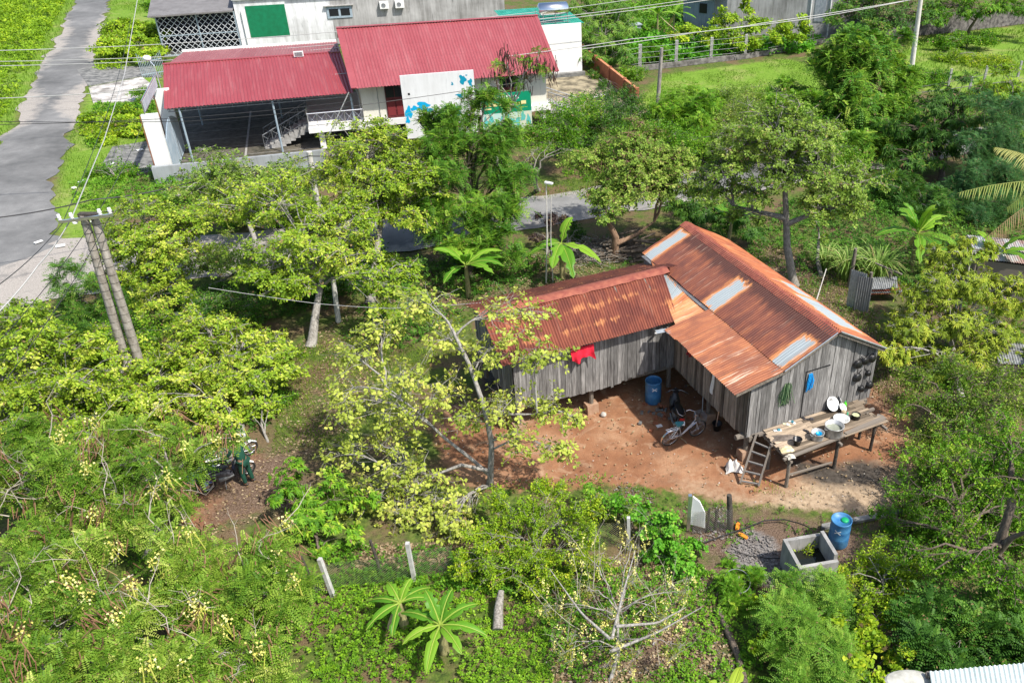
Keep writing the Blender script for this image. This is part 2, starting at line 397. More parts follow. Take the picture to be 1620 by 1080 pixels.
def cover(name, label, cat, poly, leaf, per_m2=30, h=.25, L=.09, W=.06, k=5, seed=1, thin=None, kind='rosette', mound=0., avoid=(), spread=.3, up=1.2, grp=None, stems=False):
    """uncountable low growth: one object"""
    r = np.random.default_rng(seed); P = scatter(poly, per_m2*area(poly), r, thin, seed)
    for a in avoid: P = P[~inpoly(P, a)]
    z = h*r.random(len(P))**.7
    if mound: z = z*.5+mound*vnoise(P, 1.1, seed+5)**1.5*np.clip(sdist(P, poly)/.8, .05, 1)*(.55+.45*r.random(len(P)))
    T = np.column_stack([P, z+.02]); A = nrm(r.normal(0, .45, (len(P), 3))+[0, 0, up])
    V, Q, t = foliage(T, A, kind, L, W, k, r, spread); t = np.clip(t*.75+.35*(vnoise(T, .8, seed+9)[np.repeat(np.arange(len(T)), len(Q)//len(T))]-.3), 0, 1)
    return tag(build(name, V, [Q], leaf, attrs={'tint': ('FACE', t)}), label, cat, grp, 'stuff')
def blades(P, r, h, w, lean=.35):
    """grass blades at P (n,3)"""
    n = len(P); a = r.random(n)*6.28; S = np.stack([np.cos(a), np.sin(a), 0*a], 1); o = nrm(r.normal(size=(n, 3))*[1, 1, 0]); H = h*r.uniform(.5, 1.2, (n, 1))
    m = P+[0, 0, 1]*H*.6+o*H*lean*.35; tip = P+[0, 0, 1]*H+o*H*lean
    V = np.stack([P-S*w/2, P+S*w/2, m+S*w*.35, tip, m-S*w*.35], 1).reshape(-1, 3); i = np.arange(n)*5
    return V, [np.stack([i, i+1, i+2, i+4], 1), np.stack([i+4, i+2, i+3], 1)]
def grass(name, label, poly, leaf, per_m2=60, h=.12, w=.02, seed=3, thin=None, avoid=(), lean=.4):
    r = np.random.default_rng(seed); P = scatter(poly, per_m2*area(poly), r, thin, seed)
    for a in avoid: P = P[~inpoly(P, a)]
    V, q = blades(np.column_stack([P, np.zeros(len(P))]), r, h, w, lean); t = np.clip(r.random(len(P))*.6+.4*vnoise(P, .6, seed), 0, 1)
    return tag(build(name, V, q, leaf, attrs={'tint': ('FACE', np.concatenate([t, t]))}), label, 'grass', None, 'stuff')
def banana(label, base, h, n, L=1.7, W=.45, seed=0, leafm=None, scale=1., az0=None, els=None, dead=1, group=None, young=0.):
    """one banana plant: stem of leaf sheaths and n arching split blades"""
    r = np.random.default_rng(seed); base = np.array([base[0], base[1], 0.])
    root = thing('banana_plant', base, label, 'banana plant', group)
    mb = MB(); z = np.linspace(0, h, 6); mb.tube(np.column_stack([base[0]+z*.03*r.normal(), base[1]+z*.03*r.normal()*np.ones(6), z]), np.linspace(.13, .07, 6)*scale, 10)
    top = base+[0, 0, h]; mb.build('stem', BANSTEM, root, smooth=True)
    for i in range(n+dead):
        isd = i >= n; az = (az0[i] if az0 and i < len(az0) else i*2.4+r.normal(0, .25)); el = (els[i] if els and i < len(els) else r.uniform(.35, 1.15)) if not isd else -.9
        l = L*scale*r.uniform(.8, 1.1); t = np.linspace(0, 1, 15); d = V3(cos(az), sin(az), 0)
        x = l*(np.cos(el)*t+.12*t**2); zz = l*(np.sin(el)*t-(.22+.30*np.cos(el))*t**2.4) if not isd else -l*.6*t
        P = top+d*x[:, None]+np.column_stack([0*t, 0*t, zz]); T = nrm(np.gradient(P, axis=0)); S = nrm(np.cross(T, [0, 0, 1.])); U_ = np.cross(S, T)
        wd = W*scale*np.sin(np.clip((t-.13)/.87, 0, 1)**.8*pi)**.5*(.35 if isd else .5)*r.uniform(.85, 1.1); wd[t < .13] = .012
        m = MB(); tone = r.uniform(.2, .85) if not isd else 1.
        m.tube(P+Z3B*.012, np.linspace(.024, .009, 15)*scale, 5, tint=.9)
        for sg in (-1, 1):
            tear = 1-.5*(r.random(15) < .22)*(not isd); e = P+S*sg*(wd*tear)[:, None]+U_*(wd*.16)[:, None]-np.array([0, 0, 1])*(wd*r.uniform(0, .15))[:, None]
            mid = (P+e)/2+U_*(wd*.1)[:, None]; m.sheet(np.stack([P, mid, e], 1) if sg > 0 else np.stack([e, mid, P], 1), tint=tone)
        m.build('dead_leaf' if isd else 'leaf', DRY if isd else (leafm or BANLEAF), root)
    return root
def palm_frond(mb, p0, d, l, r, droop=.6, n=46, ll=.55, tone=.4, dry=0):
    t = np.linspace(0, 1, n); d = nrm(d); P = p0+d*l*t[:, None]-np.array([0, 0, 1.])*(droop*l*t**2)[:, None]; T = nrm(np.gradient(P, axis=0))
    S = nrm(np.cross(T, [0, 0, 1.])); mb.tube(P, np.linspace(.035, .006, n), 5, tint=tone)
    le = ll*np.sin(np.clip(t*.93+.07, 0, 1)*pi)**.5
    for sg in (-1, 1):
        D = nrm(S*sg+T*.75-np.array([0, 0, .55 if not dry else 1.2])+r.normal(0, .08, (n, 3))); D2 = nrm(D-[0, 0, .5]); m = P+D*le[:, None]*.55; e = m+D2*le[:, None]*.45
        w = nrm(np.cross(D, T))*0+T*.022
        V = np.stack([P-w, P+w, m+w*.8, e, m-w*.8], 1).reshape(-1, 3); i = np.arange(n)*5
        mb.add(V, [np.stack([i, i+1, i+2, i+4], 1)], tone); mb.add(V, [np.stack([i+4, i+2, i+3], 1)], tone)
# ================================================================ named materials
def rustmat(name, dark, mid, lite, patches=(), streak=.5, tanrow=None, bare=(.31, .355, .375), darktop=None, pale=.0):
    n = N(name); uv = n.co('UV'); x, y, _ = n.sep(uv)
    def sc(a, b, off=0.):
        mp = n.n('Mapping'); n.set(mp.inputs['Vector'], uv); mp.inputs['Scale'].default_value = (a, b, 1); mp.inputs['Location'].default_value = (off, off, 0); return mp.outputs[0]
    f1 = n.noise(sc(5, .9), 1., 5, .62); f2 = n.noise(sc(1.1, .8, 4.), 1., 3, .5); f3 = n.noise(sc(9, 9), 1., 4, .6)
    col = n.ramp(f1, [(.32, dark), (.52, mid), (.72, lite)])
    sheet = n.n('TexWhiteNoise', noise_dimensions='1D'); n.set(sheet.inputs['W'], n.math('FLOOR', n.math('DIVIDE', x, .74)))
    col = n.mix(n.math('MULTIPLY', sheet.outputs['Value'], .5), col, n.mix(f3, dark, mid))
    col = n.mix(n.ramp(f2, [(.5, 0.), (.62, .75)]), col, dark)
    if darktop:  # older, darker sheets by the ridge
        col = n.mix(n.ramp(n.math('SUBTRACT', n.math('ADD', y, n.math('MULTIPLY', f1, .9)), darktop-.5), [(.45, .9), (.75, 0.)]), col, tuple(c*.55 for c in dark))
    if streak:  # pale tan runs along the corrugations
        s = n.noise(sc(7, .45, 9.), 1., 5, .65); col = n.mix(n.ramp(s, [(.60-pale, 0.), (.70-pale*.5, streak)]), col, (.60, .45, .33))
    if tanrow:  # bright rust blooms round the nail rows
        for (ty, th) in tanrow:
            b = n.noise(sc(1.7, .9, ty*3), 1., 3, .6); g = n.math('SUBTRACT', 1., n.math('DIVIDE', n.math('ABSOLUTE', n.math('SUBTRACT', y, ty)), th), clamp=True)
            col = n.mix(n.ramp(n.math('MULTIPLY', n.math('MULTIPLY', g, b), n.noise(sc(9, 1.6, 2.), 1., 4, .6)), [(.235, 0.), (.32, .75)]), col, (.52, .22, .09))
    met = 0.
    wob = n.math('MULTIPLY', n.math('SUBTRACT', n.noise(sc(7, 2.2, 3.), 1., 4, .7), .5), .75); wob2 = n.math('MULTIPLY', n.math('SUBTRACT', n.noise(sc(14, 1.5, 5.), 1., 4, .7), .5), .45)
    for (u0, u1, s0, s1) in patches:
        xx = n.math('ADD', x, wob2); yy = n.math('ADD', y, wob); hu, hs = (u1-u0)/2, (s1-s0)/2
        d = n.math('MAXIMUM', n.math('SUBTRACT', n.math('ABSOLUTE', n.math('SUBTRACT', xx, (u0+u1)/2)), hu), n.math('SUBTRACT', n.math('ABSOLUTE', n.math('SUBTRACT', yy, (s0+s1)/2)), hs))
        d = n.math('ADD', d, .5)
        col = n.mix(n.ramp(d, [(.50, .9), (.66, 0.)]), col, (.62, .25, .08))
        k = n.ramp(d, [(.44, 1.), (.52, 0.)]); col = n.mix(k, col, n.mix(n.noise(sc(12, 1.), 1., 3), bare, tuple(c*.82 for c in bare)))
    # sheet laps and nail dots
    lap = n.math('ABSOLUTE', n.math('SUBTRACT', n.math('FRACT', n.math('DIVIDE', x, .74)), .5)); col = n.mix(n.ramp(lap, [(.485, 0.), (.493, .45)]), col, (.05, .02, .015))
    n.bump(f3, .12, .01)
    return n.done(col, .62, .0, .35)
ROOF_WING = rustmat('rusty_tin_wing', (.125, .036, .026), (.225, .066, .038), (.32, .108, .056), streak=.15, tanrow=[(.9, .8), (1.7, .7)])
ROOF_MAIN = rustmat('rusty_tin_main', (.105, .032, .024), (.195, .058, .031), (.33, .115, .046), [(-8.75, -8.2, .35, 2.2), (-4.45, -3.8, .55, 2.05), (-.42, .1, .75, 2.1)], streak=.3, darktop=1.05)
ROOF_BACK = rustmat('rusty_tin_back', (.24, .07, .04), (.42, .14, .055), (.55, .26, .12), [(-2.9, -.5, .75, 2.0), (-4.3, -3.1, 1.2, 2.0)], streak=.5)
ROOF_LEAN = rustmat('rusty_tin_leanto', (.18, .055, .028), (.32, .105, .042), (.43, .175, .066), [], streak=.9, pale=.03)
ROOF_JOIN = rustmat('rusty_tin_join', (.35, .12, .05), (.52, .22, .09), (.62, .33, .17), [(.9, 2.6, .2, 1.0)], streak=.8, pale=.06)
CAP = mat('ridge_flashing', (.22, .055, .038), (.36, .12, .07), 5., .6, lo=.35, hi=.7)
ZINC = mat('zinc_sheet', (.42, .46, .48), (.60, .64, .66), 8., .45, .5)
FLASH = mat('lead_flashing', (.10, .105, .11), (.2, .2, .21), 6., .6, .2)
PLANK = plankmat('weathered_planks', (.065, .06, .056), (.24, .23, .22), (.50, .485, .465), tint=.3)
PLANKB = plankmat('brown_planks', (.075, .06, .05), (.25, .215, .18), (.46, .41, .35), tint=.4)
DECK = plankmat('deck_planks', (.11, .09, .07), (.34, .265, .19), (.55, .44, .32), tint=.42)
POSTW = mat('old_post_wood', (.09, .075, .06), (.26, .225, .185), 9., .85, bump=.4, stretch=(6, 6, 1))
DARKW = mat('charred_wood', (.03, .026, .023), (.09, .075, .06), 9., .85, bump=.4)
CONC = mat('weathered_concrete', (.26, .25, .235), (.46, .45, .43), 3.5, .85, bump=.25)
CONC_D = mat('dark_concrete', (.08, .082, .08), (.27, .265, .25), 2.2, .85, bump=.25)
WHITE0 = mat('white_wall_paint', (.74, .74, .72), (.86, .86, .85), 1.2, .7)
CREAM0 = mat('cream_wall_paint', (.66, .63, .53), (.78, .76, .67), 1.0, .7)
BLUEP = mat('pale_blue_steel', (.28, .36, .42), (.40, .48, .54), 5., .5, .2)
DSTEEL = mat('dull_grey_steel', (.16, .17, .18), (.30, .31, .32), 8., .55, .3)
STEEL = mat('bright_steel', (.62, .63, .64), (.75, .76, .77), 6., .28, .9)
CHROME = mat('chrome', (.75, .75, .76), None, rough=.18, metal=1.)
BLACKR = mat('black_rubber', (.018, .018, .019), (.035, .034, .033), 30., .75)
BLACKP = mat('black_paint', (.016, .016, .018), None, rough=.3)
ALU = mat('battered_aluminium', (.42, .42, .41), (.66, .66, .65), 9., .42, .55)
SOOT = mat('sooty_pan', (.006, .006, .006), (.022, .021, .02), 14., .4, .0)
BARK = mat('grey_bark', (.14, .125, .105), (.36, .335, .295), 7., .9, bump=.4, stretch=(3, 3, .8))
BARKW = mat('pale_bark', (.17, .155, .135), (.40, .38, .345), 6., .9, bump=.4, stretch=(3, 3, .8))
BARKB = mat('brown_bark', (.07, .055, .042), (.20, .155, .115), 7., .9, bump=.4, stretch=(3, 3, .8))
BARKR = mat('reddish_bark', (.14, .08, .05), (.34, .22, .14), 5., .9, bump=.4, stretch=(3, 3, .8))
BANSTEM = mat('banana_stem', (.16, .14, .06), (.36, .33, .15), 6., .7, stretch=(4, 4, 1))
# leaf colours: dark, mid, light, yellowing
CASHEW = leafmat('cashew_leaves', [(0, (.09, .18, .012)), (.4, (.20, .335, .02)), (.72, (.36, .475, .035)), (.95, (.57, .60, .10))])
CASHEW_Y = leafmat('pale_cashew_leaves', [(0, (.20, .28, .035)), (.45, (.36, .44, .06)), (.8, (.52, .57, .10)), (1, (.62, .58, .15))])
OLIVE = leafmat('olive_leaves', [(0, (.08, .155, .018)), (.5, (.18, .30, .035)), (.85, (.33, .45, .07)), (1, (.48, .52, .13))])
FRESH = leafmat('fresh_green_leaves', [(0, (.04, .14, .010)), (.5, (.12, .29, .015)), (.85, (.24, .43, .025)), (1, (.42, .54, .05))])
DARK = leafmat('dark_green_leaves', [(0, (.022, .075, .012)), (.5, (.06, .165, .018)), (.85, (.14, .29, .03)), (1, (.26, .38, .05))])
DEEP = leafmat('deep_green_leaves', [(0, (.022, .07, .02)), (.5, (.05, .15, .038)), (.9, (.12, .26, .055)), (1, (.18, .32, .07))], trans=.25)
SENNA = leafmat('senna_leaves', [(0, (.045, .125, .012)), (.4, (.12, .245, .018)), (.75, (.27, .39, .045)), (1, (.52, .56, .14))])
LIME = leafmat('lime_leaves', [(0, (.12, .24, .012)), (.5, (.24, .40, .018)), (.85, (.42, .54, .025)), (1, (.60, .60, .05))])
VINE = leafmat('vine_leaves', [(0, (.05, .20, .012)), (.5, (.12, .36, .022)), (.85, (.24, .50, .045)), (1, (.36, .58, .06))])
GRASS = leafmat('grass_blades', [(0, (.08, .16, .015)), (.5, (.18, .30, .025)), (.85, (.31, .42, .04)), (1, (.45, .46, .13))], trans=.3)
MEADOW = leafmat('meadow_grass', [(0, (.075, .155, .015)), (.5, (.14, .26, .022)), (.85, (.23, .35, .035)), (1, (.33, .37, .10))], trans=.3)
CANE = leafmat('cane_blades', [(0, (.10, .20, .03)), (.5, (.22, .36, .07)), (.85, (.38, .50, .14)), (1, (.5, .5, .2))])
BANLEAF = leafmat('banana_leaves', [(0, (.06, .20, .016)), (.5, (.14, .34, .025)), (.85, (.27, .47, .04)), (1, (.52, .56, .14))], trans=.35, rough=.4)
PALM = leafmat('palm_leaflets', [(0, (.10, .17, .03)), (.4, (.24, .30, .06)), (.7, (.48, .45, .16)), (1, (.58, .30, .06))])
FLOWER = leafmat('yellow_petals', [(0, (.60, .54, .10)), (.5, (.78, .72, .22)), (1, (.85, .82, .42))], trans=.2)
POD = leafmat('seed_pods', [(0, (.42, .46, .06)), (.4, (.50, .48, .12)), (.6, (.30, .17, .10)), (1, (.22, .11, .07))], trans=.1)
PODDK = leafmat('dark_seed_pods', [(0, (.03, .02, .018)), (1, (.12, .07, .05))], trans=.05)
DRY = leafmat('dry_leaves', [(0, (.16, .10, .05)), (.5, (.32, .23, .13)), (1, (.48, .38, .24))], trans=.2)
BRONZE = leafmat('bronze_leaves', [(0, (.03, .022, .022)), (.6, (.08, .05, .045)), (1, (.14, .14, .04))], trans=.15)
def redroof(name, c1, c2):
    n = N(name); uv = n.co('UV'); x, y, _ = n.sep(uv); f = n.noise(n.co('Object', (.4, .4, .4)), 1., 4, .6); g = n.noise(n.co('Object'), 6., 5, .65)
    mp = n.n('Mapping'); n.set(mp.inputs['Vector'], uv); mp.inputs['Scale'].default_value = (3.2, .28, 1); st = n.noise(mp.outputs[0], 1., 5, .6)
    sh = n.n('TexWhiteNoise', noise_dimensions='1D'); n.set(sh.inputs['W'], n.math('FLOOR', n.math('DIVIDE', x, 1.05)))
    col = n.mix(n.math('MULTIPLY', n.math('ADD', f, n.math('MULTIPLY', n.math('SUBTRACT', sh.outputs['Value'], .5), .35)), 1.), c1, c2)
    col = n.mix(n.ramp(st, [(.5, 0.), (.72, .22)]), col, (.50, .27, .26)); col = n.mix(n.ramp(g, [(.52, 0.), (.70, .4)]), col, (.17, .05, .05))
    rib = n.math('ABSOLUTE', n.math('SUBTRACT', n.math('FRACT', n.math('DIVIDE', x, .2)), .5)); col = n.mix(n.ramp(rib, [(.0, .35), (.14, 0.)]), col, (.13, .02, .025))
    row = n.math('ABSOLUTE', n.math('SUBTRACT', n.math('FRACT', n.math('DIVIDE', y, 1.9)), .5)); col = n.mix(n.ramp(row, [(.0, .28), (.012, 0.)]), col, (.10, .03, .03))
    return n.done(col, .5, .0, .35)
REDROOF = redroof('red_painted_tin', (.275, .052, .060), (.36, .092, .102)); REDROOF2 = redroof('bright_red_painted_tin', (.275, .042, .050), (.325, .060, .069)); REDOLD = redroof('faded_red_tin', (.25, .06, .065), (.33, .12, .12))
def stained(name, clean, dirty, amt=.5, zs=.25):
    n = N(name); s = n.noise(n.co('Object', (2.6, 2.6, zs)), 1., 6, .7); b = n.noise(n.co('Object', (.25, .25, .5)), 1., 4, .6)
    f = n.ramp(n.math('ADD', n.math('MULTIPLY', s, .6), n.math('MULTIPLY', b, .5)), [(.44, 0.), (.70, amt)])
    col = n.mix(f, clean, dirty); col = n.mix(n.ramp(n.noise(n.co('Object', (7, 7, .8)), 1., 4, .6), [(.6, 0.), (.72, amt*.7)]), col, tuple(c*.5 for c in dirty)); return n.done(col, .85, 0, .25)
WHITE = stained('white_paint_weathered', (.80, .80, .78), (.50, .49, .46), .35, .5); CREAM = stained('cream_paint_weathered', (.74, .72, .62), (.42, .40, .34), .4, .5)
STAINW = stained('stained_white_wall', (.80, .81, .82), (.33, .33, .32), .75); STAING = stained('grey_mouldy_wall', (.46, .455, .445), (.17, .165, .155), .9); YARDW = stained('yard_wall_render', (.33, .355, .37), (.20, .205, .2), .8)
def groundmat():
    n = N('ground_soil_and_turf'); P = n.co('Object'); big = n.noise(P, .55, 6, .62); fine = n.noise(P, 6., 8, .72); vf = n.noise(P, 26., 4, .7)
    turf = n.ramp(fine, [(.30, (.025, .045, .010)), (.46, (.065, .10, .018)), (.6, (.115, .16, .028)), (.74, (.20, .20, .07))])
    turf = n.mix(n.ramp(big, [(.44, 0.), (.58, .85)]), turf, n.ramp(vf, [(.35, (.085, .052, .03)), (.62, (.20, .13, .08))]))
    dirt = n.ramp(big, [(.32, (.20, .086, .043)), (.5, (.31, .150, .078)), (.68, (.43, .26, .155))]); dirt = n.mix(n.ramp(vf, [(.3, .35), (.6, 0.)]), dirt, (.15, .065, .035)); dirt = n.mix(n.ramp(n.noise(P, 1.3, 6, .65), [(.5, 0.), (.66, .55)]), dirt, (.20, .11, .065)); dirt = n.mix(n.ramp(n.noise(P, .9, 5, .7, 1.5), [(.55, 0.), (.68, .5)]), dirt, (.50, .36, .24))
    def thr(a, w=.22):
        return n.ramp(n.math('ADD', n.attr(a), n.math('MULTIPLY', n.math('SUBTRACT', n.noise(P, 2.2, 7, .7), .5), .85)), [(.5-w/2, 0.), (.5+w/2, 1.)])
    dirt = n.mix(thr('tan', .5), dirt, n.ramp(fine, [(.35, (.27, .19, .12)), (.6, (.44, .33, .22))]))
    col = n.mix(thr('dirt'), turf, dirt)
    col = n.mix(thr('field', .4), col, n.mix(n.ramp(n.noise(P, .35, 5, .6), [(.5, 0.), (.66, .55)]), n.ramp(fine, [(.3, (.075, .15, .014)), (.5, (.14, .25, .022)), (.7, (.22, .33, .05))]), (.33, .31, .12)))
    col = n.mix(thr('litter', .4), col, n.ramp(vf, [(.33, (.05, .032, .022)), (.5, (.13, .085, .058)), (.68, (.26, .19, .14))]))  # leaf litter, plus shade painted into the soil behind the house
    col = n.mix(thr('gravel', .35), col, n.ramp(vf, [(.3, (.08, .07, .065)), (.52, (.19, .175, .165)), (.68, (.34, .32, .30))]))
    col = n.mix(thr('wet_and_shade', .5), col, n.ramp(fine, [(.35, (.035, .028, .022)), (.65, (.10, .085, .07))]))
    n.bump(n.math('ADD', fine, n.math('MULTIPLY', vf, .5)), .55, .05); return n.done(col, .92, 0, .2)
GROUND = groundmat()
def roadmat():
    n = N('worn_asphalt'); P = n.co('Object'); big = n.noise(P, .16, 5, .6); mid = n.noise(P, 1.1, 7, .68); f = n.noise(P, 20., 4, .7)
    col = n.ramp(n.math('ADD', n.math('MULTIPLY', big, .7), n.math('MULTIPLY', mid, .3)), [(.38, (.11, .11, .108)), (.5, (.18, .179, .175)), (.62, (.26, .257, .25))])
    col = n.mix(n.ramp(n.math('ADD', n.attr('dust'), n.math('MULTIPLY', n.math('SUBTRACT', mid, .5), .8)), [(.42, 0.), (.66, .9)]), col, n.ramp(f, [(.35, (.33, .295, .26)), (.65, (.45, .41, .365))]))
    col = n.mix(n.ramp(f, [(.35, .35), (.6, 0.)]), col, (.10, .10, .10))
    vo = n.n('TexVoronoi', feature='DISTANCE_TO_EDGE'); n.set(vo.inputs['Vector'], n.co('Object', (.28, .28, .28))); n.set(vo.inputs['Scale'], 1.)
    ck = n.math('ADD', vo.outputs['Distance'], n.math('MULTIPLY', n.math('SUBTRACT', mid, .5), .12)); col = n.mix(n.ramp(n.math('ADD', ck, n.math('MULTIPLY', big, .03)), [(.0, .4), (.022, 0.)]), col, (.12, .12, .12))
    n.bump(f, .2, .01); return n.done(col, .85, 0, .3)
ROAD = roadmat()
# ================================================================ ground, road, paths
CX_ = np.concatenate([-400*np.linspace(1, .22, 8)[:-1]**1.5*1., np.arange(-92, -44, 1.2), np.arange(-44, 26, .28), np.arange(26, 62, 1.2), [66, 75, 95, 140, 250, 400]])
CX_ = np.unique(np.round(CX_[(CX_ < -92.5) | (CX_ >= -92)], 3)); CY_ = np.concatenate([[-60, -20, 0, 5], np.arange(7.5, 34, .24), np.arange(34, 60, .4), np.arange(60, 118, 1.2), [125, 145, 190, 300, 600]])
gx, gy = np.meshgrid(CX_, CY_, indexing='ij'); GP = np.stack([gx.ravel(), gy.ravel()], 1)
YARD = gpoly([(690, 700), (700, 650), (770, 630), (860, 590), (960, 560), (1060, 520), (1120, 560), (1220, 640), (1330, 600), (1440, 610), (1445, 790), (1370, 815), (1250, 800), (1150, 795), (1060, 775), (985, 765), (900, 770), (800, 775), (740, 765), (705, 735)])
PATHD = gpoly([(330, 745), (400, 715), (470, 740), (455, 790), (380, 815), (310, 850), (280, 830)]); STRIP = gpoly([(440, 640), (540, 540), (640, 530), (600, 640), (520, 720), (450, 740)])
TAN = gpoly([(1080, 770), (1200, 790), (1290, 745), (1445, 735), (1445, 850), (1380, 900), (1330, 880), (1300, 820), (1200, 820)]); TAN2 = gpoly([(370, 770), (440, 740), (450, 780), (380, 800)])
FIELD = gpoly([(1010, 160), (1050, 118), (1240, 92), (1310, 110), (1300, 150), (1200, 190), (1040, 200)]); FIELD2 = gpoly([(1440, 60), (1620, 40), (1660, 140), (1500, 150), (1400, 130)]); VERGE = gpoly([(-400, 320), (-250, 0), (125, -10), (100, 40), (0, 235), (-120, 420)]); VERGE2 = gpoly([(172, 0), (250, -5), (255, 140), (230, 240), (200, 300), (110, 400), (80, 330), (112, 215), (150, 110)])
GRAVEL = gpoly([(1150, 870), (1180, 835), (1225, 850), (1235, 900), (1225, 925), (1170, 915)]); WET = gpoly([(1230, 715), (1330, 735), (1360, 725), (1410, 740), (1400, 770), (1300, 765), (1250, 745)]); LITTER = gpoly([(880, 870), (1130, 900), (1180, 1080), (860, 1080)]); LITTER2 = gpoly([(1180, 370), (1340, 430), (1420, 560), (1450, 660), (1390, 640), (1300, 520), (1200, 420)]); LITTER_SHADE = gpoly([(560, 560), (690, 420), (960, 365), (1200, 385), (1420, 430), (1640, 430), (1640, 560), (1450, 600), (1330, 540), (1180, 430), (1030, 430), (760, 500), (640, 560)]); LITTER5 = gpoly([(1075, 800), (1150, 795), (1250, 810), (1400, 830), (1400, 900), (1240, 960), (1130, 940), (1080, 860)]); LITTER3 = gpoly([(560, 860), (900, 860), (860, 900), (560, 900)])  # band behind the house: dark littered soil with its shade painted in
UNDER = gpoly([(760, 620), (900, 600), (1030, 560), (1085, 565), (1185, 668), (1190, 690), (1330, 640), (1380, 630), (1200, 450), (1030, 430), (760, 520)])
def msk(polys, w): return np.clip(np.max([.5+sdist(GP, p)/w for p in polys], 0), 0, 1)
att = {'dirt': msk([YARD, UNDER, PATHD], 1.3)*.999, 'tan': msk([TAN, TAN2], 2.), 'field': msk([FIELD, FIELD2, VERGE, VERGE2], 2.), 'gravel': msk([GRAVEL], .8), 'wet_and_shade': np.maximum(msk([WET], 1.), 1.*msk([UNDER], .8)), 'litter': np.maximum(.8*msk([LITTER, LITTER2, LITTER3, LITTER5, gpoly([(330, 735), (480, 690), (480, 800), (300, 860)])], 2.), .42*msk([STRIP, LITTER_SHADE], 2.))}  # under the house, dark soil and floor shade are painted into the ground
I = np.arange(len(GP)).reshape(gx.shape); gq = np.stack([I[:-1, :-1], I[1:, :-1], I[1:, 1:], I[:-1, 1:]], -1).reshape(-1, 4)
hz = .05*(vnoise(GP, .5, 3)-.5)-.03
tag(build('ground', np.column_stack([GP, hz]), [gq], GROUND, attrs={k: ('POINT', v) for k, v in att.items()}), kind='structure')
def strip_sheet(name, left, right, z, m, dust, n=150, k=16):
    """road sheet between two polylines given on the ground"""
    def rs(p):
        p = np.array(p); s = np.concatenate([[0], np.cumsum(np.linalg.norm(np.diff(p, axis=0), axis=1))]); t = np.linspace(0, s[-1], n); return np.stack([np.interp(t, s, p[:, i]) for i in (0, 1)], 1)
    a, b = rs(left), rs(right); r = np.random.default_rng(5)
    a += (vnoise(a, 1.3, 1)-.5)[:, None]*.8; b += (vnoise(b, 1.3, 2)-.5)[:, None]*.8
    w_ = np.linspace(0, 1, k)[None, :, None]; P = a[:, None]*(1-w_)+b[:, None]*w_; e = np.minimum(w_, 1-w_)[..., 0]*np.ones((n, 1)); D = dust(P.reshape(-1, 2), e.ravel())
    crown = z+.05*np.sin(np.clip(e*2, 0, 1)*pi/2)*(e > 0); V = np.concatenate([P, crown[..., None]], -1).reshape(-1, 3); J = np.arange(n*k).reshape(n, k)
    q = np.stack([J[:-1, :-1], J[:-1, 1:], J[1:, 1:], J[1:, :-1]], -1).reshape(-1, 4)
    return tag(build(name, V, [q], m, attrs={'dust': ('POINT', D)}), kind='structure')
g2 = lambda *a: [tuple(G(x, y)[:2]) for x, y in a]
L_ = g2((127, -30), (118, 5), (62, 112), (0, 235), (-70, 330), (-160, 430)); R_ = g2((177, -30), (173, 0), (147, 110), (113, 213), (86, 283), (80, 330))
R_ = R_+g2((100, 372), (130, 420))
near = lambda P, a, s: np.exp(-np.sum((P-np.array(a))**2, 1)/s**2)
strip_sheet('road', L_, R_, .012, ROAD, lambda P, e: np.clip(.34-e*1.1+.62*near(P, G(100, 165)[:2], 6)+.5*near(P, G(150, 60)[:2], 14), 0, 1))
# side road behind the houses
a1, a2 = V3(-9.9, 37.1), V3(-1.1, 40.9); u_ = (a2-a1)/np.linalg.norm(a2-a1); nn = V3(-u_[1], u_[0])
nr = [tuple(G(-160, 560)[:2]), tuple(G(60, 478)[:2]), tuple(G(330, 440)[:2]), tuple(a1), tuple(a2), tuple(a2+u_*22), tuple(a2+u_*60)]
fr = [tuple(G(-160, 400)[:2]), tuple(G(85, 380)[:2]), tuple(G(330, 372)[:2]), tuple(a1+nn*4.1), tuple(a2+nn*4.1), tuple(a2+nn*4.1+u_*22), tuple(a2+nn*4.1+u_*60)]
strip_sheet('side_road', fr, nr, .016, ROAD, lambda P, e: np.clip(.62-e*.9+.75*near(P, G(200, 425)[:2], 6.5), 0, 1), 150, 16)
def slab(name, pts, z, m, th=.1):
    P = [G(x, y, z)[:2] for x, y in pts]; mb = MB(); P = np.array(P)
    a = sum(P[i][0]*P[(i+1) % len(P)][1]-P[(i+1) % len(P)][0]*P[i][1] for i in range(len(P)))
    if a < 0: P = P[::-1]
    mb.prism(P, ((1, 0, 0), (0, 1, 0), (0, 0, 1)), (0, 0, z-th/2), th); return tag(mb.build(name, m), kind='structure')
slab('driveway', [(147, 162), (140, 138), (225, 122), (262, 150), (240, 158)], .06, mat('pale_driveway', (.20, .185, .165), (.58, .55, .51), .9, .85, lo=.38, hi=.56), .12)
slab('driveway', [(140, 136), (120, 108), (240, 104), (256, 122), (225, 120)], .05, CONC_D, .12)
slab('forecourt', [(160, 262), (178, 232), (240, 222), (252, 268), (205, 278), (165, 272)], .05, CONC_D, .12)
